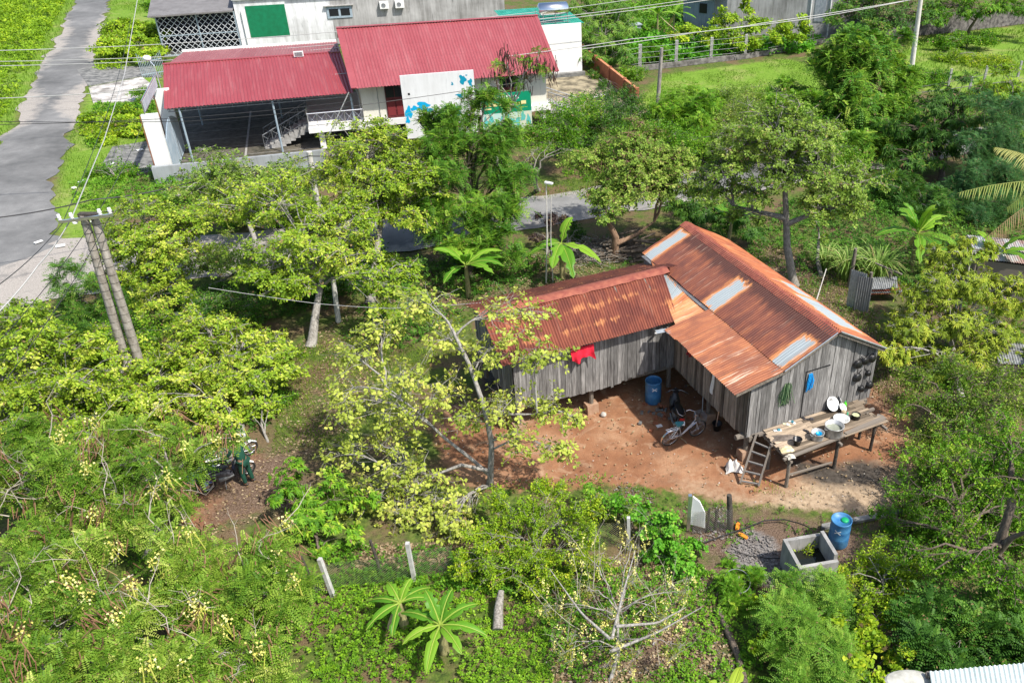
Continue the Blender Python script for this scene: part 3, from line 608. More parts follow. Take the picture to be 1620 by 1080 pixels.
# ================================================================ the timber house on stilts
HA = radians(-63.7); HU = V3(cos(HA), sin(HA), 0); HV = V3(HU[1], -HU[0], 0); HO = V3(4.0, 21.101, 0); Z3 = V3(0, 0, 1)
def hw(u, v, z=0.): return HO+HU*u+HV*v+Z3*z
FL = 1.15
def corrug(parent, name, mt, A, B, C_, D_, pitch=.10, amp=.020, rag=.010, uvo=(0., 0.), seed=0, up=True, tint=.5, n2=6):
    """A->B along the ridge, D_->C_ along the eave (A above D_); waves run down the slope"""
    r = np.random.default_rng(seed); A, B, C_, D_ = map(lambda q: np.asarray(q, float), (A, B, C_, D_)); L = max(np.linalg.norm(B-A), np.linalg.norm(C_-D_)); n = int(L/pitch*6)+1
    t = np.linspace(0, 1, n)[:, None]; top = A*(1-t)+B*t; bot = D_*(1-t)+C_*t; x = t[:, 0]*L; sh = (x/.74).astype(int); rg = r.normal(0, rag, sh.max()+2)
    dn = nrm(bot-top); bot = bot+dn*rg[sh][:, None]; nm = nrm(np.cross(B-A, D_-A)); nm = nm if nm[2] > 0 else -nm
    s = np.linspace(0, 1, n2)[None, :, None]; P = top[:, None]*(1-s)+bot[:, None]*s
    lift = amp*np.sin(x/pitch*2*pi)+.006*(sh % 2)+.03*(vnoise(np.column_stack([x*.7, x*0]), 1., seed)-.5); P = P+nm*lift[:, None, None]+nm*(.012*np.sin(np.linspace(0, 9, n2)+seed))[None, :, None]
    mb = MB(); mb.tint = tint; mb.sheet(P); ln = np.linalg.norm(bot-top, axis=1)
    uv = np.stack([np.repeat(x[:, None]+uvo[0], n2, 1), uvo[1]+s[0, :, 0][None]*ln[:, None]], -1).reshape(-1, 2)
    return mb.build(name, mt, parent, smooth=True, uv=uv)
def planks(parent, name, mt, A, B, zb, zt, seed=0, wd=(.10, .19), th=.022, rag=.03, off=.028, gaps=.010, tn=(0., 1.)):
    """vertical boards side by side from A to B (ground points); zb, zt: heights as functions of the distance"""
    r = np.random.default_rng(seed); A, B = np.array(A, float), np.array(B, float); L = np.linalg.norm(B-A); d = (B-A)/L; nm = V3(d[1], -d[0], 0)
    x = 0; V, Q, T, UVs = [], [], [], []; k = 0
    while x < L-.02:
        w_ = min(r.uniform(*wd), L-x); o = r.uniform(0, off); x0, x1 = x+gaps/2, x+w_-gaps/2; b0 = zb(x+w_/2)+r.normal(0, rag); c0, c1 = zt(x0), zt(x1); tl = r.normal(0, .004)
        q = np.array([A+d*a+nm*(o+b)+Z3*c for b in (0, th) for a, c in ((x0+tl, b0), (x1+tl, b0+r.normal(0, .006)), (x1, c1), (x0, c0))])
        V.append(q); i = len(V[0])*k; Q.append(np.array([[0, 3, 2, 1], [4, 5, 6, 7], [0, 1, 5, 4], [1, 2, 6, 5], [2, 3, 7, 6], [3, 0, 4, 7]])+8*k); T += [r.uniform(*tn)]*6
        UVs.append(np.column_stack([(q-A)@d+k*3.37, q[:, 2]+r.random()*9])); x += w_; k += 1
    return build(name, np.concatenate(V), [np.concatenate(Q)], mt, parent, attrs={'tint': ('FACE', T)}, uv=np.concatenate(UVs))
house = thing('stilt_house', hw(-4, -2), 'grey timber house on stilts with rusty corrugated tin roofs in an L shape', 'house')
c_ = lambda z: (lambda x: z)
# main wing walls (gable wall towards the platform, lean-to wall towards the yard)
def gable_top(x):  # x runs from v=0 to v=-4.9
    v = -x; return np.interp(-v, [0, .95, 2.9, 4.9], [3.16, 3.40, 4.24, 3.16])
gw = planks(house, 'wall', PLANK, hw(0, 0), hw(0, -4.9), c_(FL-.06), gable_top, 1)
planks(house, 'wall', PLANKB, hw(-4.55, 0), hw(0, 0), lambda x: FL-.1+.05*sin(x*3), c_(3.14), 2)
planks(house, 'wall', PLANK, hw(0, -4.9), hw(-8.6, -4.9), c_(FL), c_(3.14), 3)
planks(house, 'wall', PLANK, hw(-8.6, -4.9), hw(-8.6, -.9), c_(FL), lambda x: float(np.interp(x, [0, 2, 4], [3.14, 4.2, 3.4])), 4)
planks(house, 'wall', PLANK, hw(-4.6, 5.95), hw(-4.6, 0.), lambda x: FL-.12+.10*sin(x*1.3+1), c_(3.12), 5, tn=(0, .9))
planks(house, 'wall', PLANK, hw(-8.4, 5.95), hw(-4.6, 5.95), c_(FL), lambda x: float(np.interp(x, [0, 1.85, 3.8], [3.1, 3.8, 3.1])), 6)
planks(house, 'wall', PLANK, hw(-8.4, 0), hw(-8.4, 5.95), c_(FL), c_(3.1), 7)
planks(house, 'wall', PLANK, hw(-8.6, -.95), hw(-4.6, -.95), c_(FL), c_(3.3), 8)
mb = MB(); mb.box(hw(-4.3, -2.45, FL-.02), (8.5, 4.8, .05), HA); mb.box(hw(-6.5, 2.95, FL-.03), (3.7, 5.9, .05), HA); mb.build('floor', PLANKB, house)
mb = MB()
for v in (-4.7, -2.5, -.12): mb.beam(hw(-8.5, v, FL-.13), hw(.12, v, FL-.13), .12, .16)
for u in (-8.2, -6.5, -4.75): mb.beam(hw(u, -.1, FL-.15), hw(u, 6.0, FL-.15), .12, .16)
mb.tube([hw(-.15, -.2, FL-.1), hw(-.15, .28, FL-.1)], .09, 10); mb.build('floor_beams', POSTW, house)
for i, (u, v) in enumerate([(-.3, -.25), (-.3, -2.5), (-.3, -4.7), (-2.5, -.2), (-2.5, -4.7), (-4.75, .1), (-4.75, -2.4), (-4.75, -4.7), (-6.6, -4.7), (-8.3, -4.7), (-8.3, -2.4), (-8.3, .1), (-6.5, .1), (-4.8, 3.14), (-8.2, 3.14), (-4.8, 5.8), (-8.2, 5.8), (-6.5, 3.1)]):
    m = MB(); m.tube([hw(u, v, .12), hw(u+.01, v, .6), hw(u, v, FL-.1)], [.085, .08, .085], 8); pt = m.build('post', POSTW, house)
    if (u, v) in ((-4.8, 3.14), (-2.5, -.2), (-.3, -.25), (-4.8, 5.8)):
        m = MB(); s_ = .2; m.prism([(-s_, -s_), (s_, -s_), (s_*.8, s_), (-s_*.8, s_)], (HU, Z3, HV), hw(u, v, .12), .42); m.build('footing', mat('footing_block', (.30, .17, .10), (.42, .28, .19), 6., .9, bump=.3), pt)
# roofs
RG, EA, LE = 4.30, 3.43, 3.09
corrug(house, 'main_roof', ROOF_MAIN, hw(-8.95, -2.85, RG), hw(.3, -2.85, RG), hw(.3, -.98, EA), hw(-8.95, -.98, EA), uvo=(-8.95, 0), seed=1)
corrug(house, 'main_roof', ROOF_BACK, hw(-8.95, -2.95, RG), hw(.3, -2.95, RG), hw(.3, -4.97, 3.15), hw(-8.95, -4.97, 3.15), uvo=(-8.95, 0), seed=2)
corrug(house, 'leanto_roof', ROOF_LEAN, hw(-4.05, -1.08, EA+.0), hw(.28, -1.08, EA+.0), hw(.3, .75, LE), hw(-4.0, .75, LE), uvo=(-4, 0), seed=3)
WR, WE, WB = 3.86, 3.14, 3.0
corrug(house, 'wing_roof', ROOF_WING, hw(-6.45, 6.3, WR), hw(-6.6, -.55, WR), hw(-4.2, .1, WE), hw(-4.15, 6.42, WE), uvo=(0, 0), seed=4)
corrug(house, 'wing_roof', ROOF_WING, hw(-6.5, 6.3, WR), hw(-6.65, -1.2, WR), hw(-8.85, -1.5, WB), hw(-8.8, 6.2, WB), uvo=(20, 0), seed=5)
corrug(house, 'wing_roof', ROOF_JOIN, hw(-8.3, -1.0, 3.36), hw(-3.75, -1.02, 3.36), hw(-3.95, .35, 3.10), hw(-6.3, -.2, 3.74), uvo=(0, 0), seed=6, rag=.0)
mb = MB(); k = 26
def cap(A, B, side1, side2, w_, dz, seed):
    t = np.linspace(0, 1, k)[:, None]; r = np.random.default_rng(seed); C = np.asarray(A)*(1-t)+np.asarray(B)*t+Z3*.035; C[:, 2] += r.normal(0, .006, k)
    L1 = C+np.asarray(side1)*w_+[0, 0, -dz]+r.normal(0, .008, (k, 3)); L2 = C+np.asarray(side2)*w_+[0, 0, -dz]; mb.sheet(np.stack([L1, (L1+C)/2+[0, 0, .01], C, (L2+C)/2+[0, 0, .01], L2], 1))
cap(hw(-9., -2.9, RG), hw(.33, -2.9, RG), HV, -HV, .27, .125, 1); mb.build('ridge_cap', CAP, house, smooth=True); mb = MB()
cap(hw(-6.48, 6.38, WR), hw(-6.62, -.75, WR), HU, -HU, .27, .085, 2); mb.build('ridge_cap', CAP, house, smooth=True)
m = MB(); m.beam(hw(-8.75, -.93, 3.375), hw(-4.05, -.93, 3.375), .17, .02); m.build('valley_flashing', FLASH, house)
m = MB(); m.beam(hw(.26, -2.85, RG-.08), hw(.26, -.98, EA-.07), .03, .12); m.beam(hw(.26, -2.95, RG-.08), hw(.26, -4.97, 3.15-.07), .03, .12); m.beam(hw(.26, -.98, EA-.08), hw(.26, .7, LE-.05), .03, .09)
m.beam(hw(-4.1, .6, LE-.04), hw(.2, .6, LE-.04), .05, .06); m.build('bargeboards', POSTW, house)
m = MB(); m.beam(hw(.31, -2.97, RG+.005), hw(.31, -4.98, 3.165), .05, .03); m.beam(hw(.31, -2.83, RG+.005), hw(.31, -.98, EA+.015), .03, .02); m.build('verge_trim', ZINC, house)
m = MB()
for u in np.arange(-8.7, .2, 1.2): m.beam(hw(u, -2.9, RG-.07), hw(u, -4.9, 3.1), .05, .07); m.beam(hw(u, -2.9, RG-.07), hw(u, -.98, EA-.06), .05, .07)
for v in np.arange(.3, 6.2, 1.2): m.beam(hw(-6.5, v, WR-.07), hw(-4.3, v, WE-.05), .05, .07); m.beam(hw(-6.5, v, WR-.07), hw(-8.7, v, WB-.04), .05, .07)
m.build('rafters', POSTW, house)
# door in the gable wall: boards, dark head gap, side gap
dr = planks(house, 'door', PLANK, hw(.032, -2.06), hw(.032, -2.93), c_(FL+.03), c_(2.92), 11, wd=(.2, .3), tn=(.35, .7), off=.004)
m = MB(); m.beam(hw(.045, -2.02, 2.95), hw(.045, -2.97, 2.95), .02, .035); m.beam(hw(.04, -2.04, FL), hw(.04, -2.04, 2.93), .02, .02, upv=HU); m.build('door_gap', BLACKP, house)
m = MB(); m.beam(hw(-4.58, .5, 2.78), hw(-4.28, .95, 2.80), .05, .05); m.build('tube_end', WHITE, house)
m = MB(); m.beam(hw(-3.95, .12, 3.02), hw(-4.05, 1.05, 3.03), .22, .012); m.beam(hw(-3.7, .75, 3.06), hw(-3.98, .25, 3.11), .2, .012); m.build('eave_patch', ZINC, house)

# ---------------------------------------------------------------- drying platform, ladder
pf = thing('washing_platform', hw(.7, -2.5), 'raised plank platform on log legs against the gable wall of the timber house', 'platform')
r = np.random.default_rng(8); v = -.5; x = []
V, Q, T, UVs = [], [], [], []; k = 0
for j, u0 in enumerate(np.arange(.06, 1.42, .128)):   # deck boards run along the wall
    v = -.52+r.normal(0, .05)
    while v > -4.3:
        L = r.uniform(1.0, 2.4); v2 = max(v-L, -4.38+r.normal(0, .06)); z = FL+.02+r.uniform(0, .018); sk_ = (-v)*.045*0
        mbx = MB(); mbx.box((hw(u0+.06, (v+v2)/2+.01, z)), (abs(v2-v)-.015, .118, .022), HA+pi/2+r.normal(0, .006)); q = np.concatenate(mbx.v)
        V.append(q); Q.append(np.concatenate(mbx.p[4])+8*k); T += [np.clip(r.uniform(.15, .8)+(.35 if -2.6 < (v+v2)/2 < -.3 and u0 < 1. else -.25), 0, 1)]*6
        UVs.append(np.column_stack([(q-HO)@HU+k*2.1, (q-HO)@HV+r.random()*7])); k += 1; v = v2
        if r.random() < .08: break
build('deck', np.concatenate(V), [np.concatenate(Q)], DECK, pf, attrs={'tint': ('FACE', T)}, uv=np.concatenate(UVs))
m = MB(); m.beam(hw(1.5, -.35, FL), hw(1.32, -4.42, FL+.03), .09, .06); m.beam(hw(1.36, -2.8, FL+.06), hw(1.25, -4.48, FL+.07), .14, .03); m.beam(hw(.7, -.45, FL-.06), hw(.62, -4.6, FL-.05), .08, .08); m.beam(hw(.1, -.4, FL-.06), hw(.1, -4.6, FL-.05), .08, .08)
for vv in (-.6, -2.5, -4.3): m.beam(hw(0, vv, FL-.13), hw(1.6, vv, FL-.13), .08, .07)
m.beam(hw(1.4, -.7, .35), hw(1.4, -2.4, .22), .05, .05); m.beam(hw(-.1, .12, FL-.08), hw(.1, -.6, FL-.05), .09, .1); m.beam(hw(1.3, -4.1, FL-.1), hw(.95, -4.6, FL-.08), .2, .03); m.build('frame', PLANKB, pf)
for (u, v, rr) in ((1.46, -.62, .06), (1.42, -2.5, .06), (1.25, -4.12, .055), (.6, -4.2, .05), (.5, -.6, .05)):
    m = MB(); m.tube([hw(u, v, -.05), hw(u+.01, v, .5), hw(u, v, FL-.03)], [rr*1.1, rr, rr*.9], 8); m.build('leg', DARKW if v < -1 else POSTW, pf)
ld_ = thing('ladder', hw(.95, .3), 'short wooden ladder of five rungs leaning on the end of the plank platform', 'ladder')
fa, fb, ta, tb = hw(1.12, .17, .02), hw(.75, .60, .02), hw(.62, -.56, FL+.02), hw(.12, -.32, FL+.05)
for a, b in ((fa, ta), (fb, tb)):
    m = MB(); m.beam(a, b, .05, .09); m.build('rail', PLANKB, ld_)
for t in (.04, .24, .44, .64, .83):
    m = MB(); m.beam(fa*(1-t)+ta*t-HU*.0, fb*(1-t)+tb*t, .045, .045); m.build('rung', PLANK, ld_)
# ---------------------------------------------------------------- vessels, shoes and rags on the platform
PZ = FL+.045
def vessel(name, label, cat, u, v, prof, mt, axis=(0, 0, 1), z=PZ, inner=None, extra=None, group=None, sx=1., n=28):
    p = hw(u, v, z); t = thing(name, p, label, cat, group); m = MB(); m.lathe(p, prof, n, axis, close=False, sx=sx); m.build('bowl' if name != 'bottle' else 'body', mt, t, smooth=True)
    if inner:
        m = MB(); m.lathe(p, [(0, inner[1]), (inner[0], inner[1])], n, axis, close=False); m.build(inner[3], inner[2], t)
    if extra: extra(t, p)
    return t
tl = lambda s1, s2, up_: nrm(HU*s1+HV*s2+Z3*up_)
WHT = mat('white_enamel', (.74, .75, .74), (.84, .85, .84), 20., .35); BLUEPL = mat('bright_blue_plastic', (.0, .30, .62), None, rough=.35)
basin = lambda R, h: [(0, 0), (R*.62, 0), (R*.68, .01), (R*.93, h), (R*1.06, h+.003), (R*1.06, h+.012), (R*.92, h+.008), (R*.64, .016), (0, .014)]
vessel('basin', 'large white enamel basin propped on edge against the wall on the platform', 'basin', .10, -3.2, basin(.23, .1), WHT, tl(.75, -.1, .6), PZ+.2)
vessel('tray', 'dull round metal tray propped behind the large white basin', 'tray', .07, -3.58, basin(.2, .04), ALU, tl(.35, -.7, .35), PZ+.2)
vessel('basin', 'small white enamel bowl propped below the green bottle', 'basin', .32, -3.48, basin(.14, .06), WHT, tl(.6, -.3, .8), PZ+.1)
def handle2(R, h):
    def f(t, p):
        for s_ in (-1, 1):
            m = MB(); m.torus(p+HV*s_*R*1.08+Z3*h, .045, .009, (0, 0, 1), 12, 6, -pi/2, pi/2, ref=HV*s_); m.build('handle', ALU, t)
    return f
vessel('colander', 'white speckled metal colander lying open on the platform', 'colander', .78, -3.1, basin(.25, .11), mat('speckled_enamel', (.42, .43, .42), (.76, .77, .76), 30., .4), (0, 0, 1), PZ, extra=handle2(.25, .1))
pot = lambda R, h: [(0, 0), (R*.94, 0), (R, .03), (R, h), (R*1.05, h+.004), (R*1.05, h+.014), (R*.96, h+.01), (R*.96, .02), (0, .02)]
vessel('cooking_pot', 'largest dented aluminium pot standing at the edge of the platform', 'pot', 1.2, -2.45, pot(.29, .34), ALU, inner=(.277, .2, mat('murky_water', (.20, .22, .17), (.28, .30, .25), 4., .15), 'water'), extra=handle2(.29, .3))
def scoop(t, p):
    m = MB(); m.lathe(p+V3(.05, .03, .12), [(0, 0), (.07, .0), (.09, .05), (.1, .05), (.1, .058), (.085, .055), (.065, .01), (0, .01)], 18, close=False); m.build('scoop', BLUEPL, t, smooth=True); handle2(.2, .2)(t, p)
vessel('cooking_pot', 'smaller aluminium pot holding a bright blue plastic scoop', 'pot', 1.15, -1.86, pot(.2, .23), ALU, inner=(.19, .1, mat('grey_water', (.25, .27, .28), None, rough=.12), 'water'), extra=scoop)
vessel('pot', 'black sooty pot of pale soup beside the colander', 'pot', .86, -3.62, pot(.14, .15), SOOT, inner=(.134, .12, mat('soup', (.42, .44, .24), (.55, .56, .38), 12., .4), 'soup'))
vessel('bucket', 'small black plastic pail near the front corner of the platform', 'bucket', 1.12, -1.12, [(0, 0), (.095, 0), (.14, .21), (.15, .21), (.15, .22), (.133, .217), (.09, .012), (0, .012)], BLACKP)
def cup_(t, p):
    m = MB(); m.lathe(p+Z3*.2, [(.022, 0), (.022, .03), (.0, .035)], 10); m.build('cap', mat('green_cap', (.05, .35, .1), None), t)
vessel('bottle', 'bright green plastic bottle standing beside the white basins', 'bottle', .2, -3.72, [(0, 0), (.05, 0), (.055, .02), (.055, .13), (.024, .18), (.02, .2), (0, .2)], mat('green_plastic', (.10, .65, .03), None, rough=.3), extra=cup_)
vessel('bottle', 'tiny mint green bottle standing behind the colander', 'bottle', .62, -3.48, [(0, 0), (.03, 0), (.032, .01), (.032, .09), (.014, .12), (.012, .14), (0, .14)], mat('mint_plastic', (.10, .50, .28), None, rough=.3), extra=None, n=14)
vessel('jar', 'squat beige jar standing between the white bowl and the colander', 'jar', .5, -3.42, [(0, 0), (.075, 0), (.08, .02), (.08, .11), (.06, .13), (0, .13)], mat('beige_jar', (.35, .27, .17), (.48, .40, .28), 10., .5), n=18)
def shoe(label, u, v, rz, m1, m2, L=.26, group=None):
    p = hw(u, v, PZ-.01); t = thing('sandal', p, label, 'sandal', group); d = V3(cos(rz), sin(rz), 0); s_ = V3(-d[1], d[0], 0)
    out = [(-.5, -.13), (-.3, -.17), (.1, -.18), (.38, -.2), (.5, -.08), (.5, .08), (.36, .19), (.1, .16), (-.3, .15), (-.5, .12)]
    m = MB(); m.prism(np.array(out)*L, (d, s_, Z3), p+Z3*.015, .026); m.build('sole', m1, t)
    m = MB(); a = np.linspace(-pi/2, pi/2, 9); P = p+d*L*.12+np.sin(a)[:, None]*s_*L*.18+np.cos(a)[:, None]*Z3*.065+Z3*.015; m.sheet(np.stack([P-d*.04, P+d*.05], 1)); m.build('strap', m2, t)
SH_W = mat('white_foam', (.70, .71, .68), (.80, .8, .78), 10., .6); SH_B = mat('teal_strap', (.05, .22, .28), None); SH_D = mat('dark_strap', (.03, .03, .035), (.08, .07, .07), 9., .7)
shoe('white sandal with teal strap lying by the gable wall, nearer of the pair', .28, -1.0, HA+1.2, SH_W, SH_B); shoe('white sandal with teal strap lying against the gable wall near the net', .12, -1.66, HA+.4, SH_W, SH_B)
shoe('pale yellow sandal lying beside the white sandals', .17, -1.43, HA+.6, mat('cream_foam', (.66, .62, .42), None), SH_W); shoe('dark flip-flop lying alone mid platform', .72, -1.78, HA+.2, SH_D, SH_D, .24)
shoe('dark flip-flop at the foot of the timber door', .26, -2.28, HA+1.1, SH_D, SH_D, .24); shoe('dark flip-flop half hidden against the door foot', .1, -2.1, HA+.3, SH_D, SH_D, .24)
def rag(name, label, cat, p, size, mt, seed, h=.09, n=14, rot=0.):
    r = np.random.default_rng(seed); a = np.linspace(-1, 1, n); X, Y = np.meshgrid(a, a, indexing='ij'); q = np.stack([X.ravel(), Y.ravel()], 1)
    z = h*(vnoise(q, 2.3, seed)**1.6+.35*vnoise(q, 5., seed+1))*(np.clip(1.05-np.hypot(X, Y).ravel()**2*.7, 0, 1)); w1 = size[0]/2*(1+.35*(vnoise(q, 1.5, seed+2)-.5)); w2 = size[1]/2*(1+.5*(vnoise(q, 1.4, seed+3)-.5))
    c, s_ = cos(rot), sin(rot); x, y = X.ravel()*w1, Y.ravel()*w2; P = np.asarray(p)+np.column_stack([x*c-y*s_, x*s_+y*c, z+.012]); Bt = P-np.array([0, 0, .01])
    I = np.arange(n*n).reshape(n, n); q4 = np.stack([I[:-1, :-1], I[1:, :-1], I[1:, 1:], I[:-1, 1:]], -1).reshape(-1, 4)
    return tag(build(name, np.concatenate([P, Bt]), [q4, q4[:, ::-1]+n*n], mt, loc=p, smooth=True), label, cat)
rag('rag', 'crumpled cream rag on the front corner of the platform', 'rag', hw(1.18, -.68, PZ-.01), (.42, .26), mat('cream_cloth', (.50, .42, .22), (.70, .62, .42), 8., .9), 3, rot=.3)
rag('rag', 'dirty white rag hanging on the corner post of the platform', 'rag', hw(1.52, -.6, FL+.02), (.26, .2), mat('dirty_cloth', (.42, .38, .30), (.66, .62, .54), 8., .9), 5, rot=.3, h=.12)
rag('cloth', 'rumpled dark brown cloth lying near the ladder top', 'cloth', hw(.68, -.95, PZ-.01), (.7, .28), mat('brown_cloth', (.10, .08, .065), (.20, .165, .14), 6., .9), 6, rot=.1)
# pans on the gable wall
def pan(label, v, z, R, seed, mt=SOOT, lid=False):
    r = np.random.default_rng(seed); p = hw(.05, v, z); t = thing('pan', p, label, 'pan', 'sooty pans hung on the gable wall'); ax = nrm(HU+Z3*r.uniform(-.05, .15)+HV*r.normal(0, .08))
    m = MB(); m.lathe(p, [(R*.3, -.02), (R*1.05, -.015), (R*1.05, 0), (R, .004), (R*.93, .07), (R*.78, .105), (R*.3, .115), (0, .118)], 22, ax, close=False); m.build('bowl', mt, t, smooth=True)
    m = MB(); b = nrm(Z3*.8+HV*r.choice([-.5, .5])); m.beam(p+b*R*.95+ax*.01, p+b*(R+.13)+ax*.015, .022, .01); m.build('handle', ALU if seed % 3 == 0 else SOOT, t)
for i, (lb, v, z, R) in enumerate([('black pan at the left of the top row of three hung pans', -4.08, 2.68, .165), ('glossy black pan in the middle of the top row of hung pans', -4.36, 2.73, .15), ('black pan at the right end of the top row under the eave', -4.66, 2.74, .155),
                               ('smallest black pan hanging just below the top row at the right', -4.60, 2.18, .105), ('black pan alone at the left of the middle row with a bright handle', -4.16, 2.14, .165), ('black pan at the left of the lowest pair', -4.42, 1.62, .12), ('black pan at the lowest right near the wall corner', -4.76, 1.66, .14)]):
    pan(lb, v, z, R, i+1)
# rope, net, clothes
rp = MB(); r = np.random.default_rng(4)
for i in range(11):
    o = r.normal(0, .045); p = hw(.06+r.random()*.04, -2.2+o, 2.86); q = hw(.07+r.random()*.05, -2.2+o*1.9+r.normal(0, .03), 2.36-r.random()*.14); q2 = q+HV*.05; m_ = (p+q)/2+HV*r.normal(0, .06)+HU*.02
    rp.tube([p, m_, q, q2, (p+q2)/2+HV*r.normal(0, .05)+HU*.04, p+HV*.02], .011, 5)
tag(rp.build('rope', mat('bright_blue_rope', (.0, .22, .60), (.02, .38, .80), 20., .6), loc=hw(.06, -2.15, 2.6), smooth=True), 'bright blue rope bundle hung at the top of the door', 'rope')
nt = MB(); r = np.random.default_rng(6)
for i in range(46):
    a = r.normal(0, .07); p = hw(.05+r.random()*.07, -1.31+a, 2.78-abs(r.normal(0, .1))); q = hw(.05+r.random()*.09, -1.28+a*1.4+r.normal(0, .05), 1.92+abs(r.normal(0, .14))); nt.tube([p, (p+q)/2+HV*r.normal(0, .05), q], .010, 4, tint=r.random())
tag(nt.build('fishing_net', leafmat('green_net', [(0, (.02, .05, .02)), (.6, (.05, .12, .05)), (1, (.30, .42, .22))], 0), loc=hw(.06, -1.3, 2.3), smooth=True), 'dark green net bundle hanging on the gable wall left of the door', 'net')
def hang(name, label, cat, u, v0, v1, z0, z1, mt, seed, out, along=HV, n=16, m_=14, ragb=.15):
    r = np.random.default_rng(seed); a = np.linspace(0, 1, n); b = np.linspace(0, 1, m_); P = []
    for i in a: P.append([hw(*u)+along*(v0+(v1-v0)*i+.03*sin(j*5+i*7)*j)+out*(.05+.045*sin(i*17+seed)*j+.03*j)+Z3*(z0+(z1-z0)*j*(1+ragb*sin(i*8+seed))) for j in b])
    P = np.array(P); mb = MB(); mb.sheet(P); mb.sheet(P[::-1]-out*.012); return tag(mb.build(name, mt, loc=hw(*u), smooth=True), label, cat)
hang('cloth', 'crumpled bright red cloth hung under the wing roof eave', 'cloth', (-4.42, 3.2, 0), 0, .82, 2.98, 2.52, mat('red_cloth', (.55, .01, .03), (.75, .02, .05), 5., .8), 2, HU*1.4, ragb=.22)
hang('cloth', 'long white cloth strip hung on the brown plank wall', 'cloth', (-2.0, .02, 0), 0, .14, 2.35, 1.62, WHT, 5, HV, along=HU)
hang('cloth', 'small dark red cloth peeping out under the lean-to eave', 'cloth', (-3.55, .02, 0), 0, .22, 2.55, 2.2, mat('dark_red_cloth', (.25, .01, .02), None), 7, HV, along=HU)
# ================================================================ things in the yard
gx2 = lambda px, py, z=0.: G(px, py, z)
DRUM = mat('scuffed_blue_plastic', (.015, .12, .33), (.09, .27, .46), 5., .45, lo=.3, hi=.75); DRUMI = mat('blue_plastic_inside', (.01, .06, .26), None, rough=.4); PAINTW = mat('white_paint_mark', (.72, .74, .76), None)
def curved_mark(mb, c, R, az, z, strokes, th=.035):
    """painted strokes on a drum side; stroke: (x0,z0,x1,z1) in metres round the side"""
    for x0, z0, x1, z1 in strokes:
        t = np.linspace(0, 1, 8); x = x0+(x1-x0)*t; zz = z0+(z1-z0)*t; a = az+x/R; n_ = nrm([x1-x0, z1-z0]); ox, oz = -n_[1]*th/2, n_[0]*th/2
        rows = []
        for s in (-1, 1):
            aa = az+(x+ox*s)/R; rows.append(np.stack([c[0]+(R+.006)*np.cos(aa), c[1]+(R+.006)*np.sin(aa), c[2]+z+zz+oz*s], 1))
        mb.sheet(np.stack(rows, 1))
def drum(label, p, closed, az):
    t = thing('plastic_drum', p, label, 'drum'); R = .29; m = MB()
    prof = [(R*.93, 0), (R*.98, .02), (R*.985, .28), (R*1.0, .30), (R*.985, .32), (R*.985, .58), (R*1.0, .60), (R*.985, .62), (R*.97, .84), (R*1.0, .86), (R*1.0, .9), (R*.94, .9)]
    prof += [(R*.93, .85), (0, .85)] if closed else [(R*.93, .82), (R*.92, .06), (0, .05)]
    m.lathe(p, prof, 36, close=False); m.build('body', DRUM, t, smooth=True)
    m = MB(); s = .085; curved_mark(m, p, R*.99, az, .66 if not closed else .63, [(-s, s*.7, s, -s*.7), (-s, -s*.7, s, s*.7)], .032); m.build('painted_x', PAINTW, t)
    if closed:
        m = MB(); q = p+V3(.09, -.0, .85); m.lathe(q, [(.105, 0), (.105, .03), (.095, .045), (0, .045)], 24); m.build('cap', mat('green_lid', (.01, .33, .12), None, rough=.35), t, smooth=True)
    else:
        m = MB(); m.lathe(p+[0, 0, .45], [(0, 0), (R*.92, 0)], 28, close=False); m.build('water', mat('drum_water', (.01, .03, .07), None, rough=.06), t)
    return t
drum('open blue plastic drum with a white X under the house beside the motorbike', gx2(1033, 634), False, -pi/2+.12)
drum('closed blue drum with white X and green cap behind the concrete tank', gx2(1325, 858), True, -pi/2-.5)
def wheel(root, c, ax, R, tr_, spokes=0, mud=None, tm=BLACKR, rm=STEEL, hub=.03):
    m = MB(); m.torus(c, R, tr_, ax, 30, 7); t = m.build('wheel', tm, root, smooth=True)
    m = MB(); m.torus(c, R-tr_*1.15, tr_*.42, ax, 30, 5); x, y, z = frame3(ax); m.tube([c-z*hub*1.6, c+z*hub*1.6], hub, 8)
    for i in range(spokes):
        a = i*2*pi/spokes; d = cos(a)*x+sin(a)*y; m.tube([c+z*hub*(1 if i % 2 else -1), c+d*(R-tr_)], .0035 if spokes > 10 else .014, 3, caps=False)
    m.build('rim', rm, t, smooth=True); return t
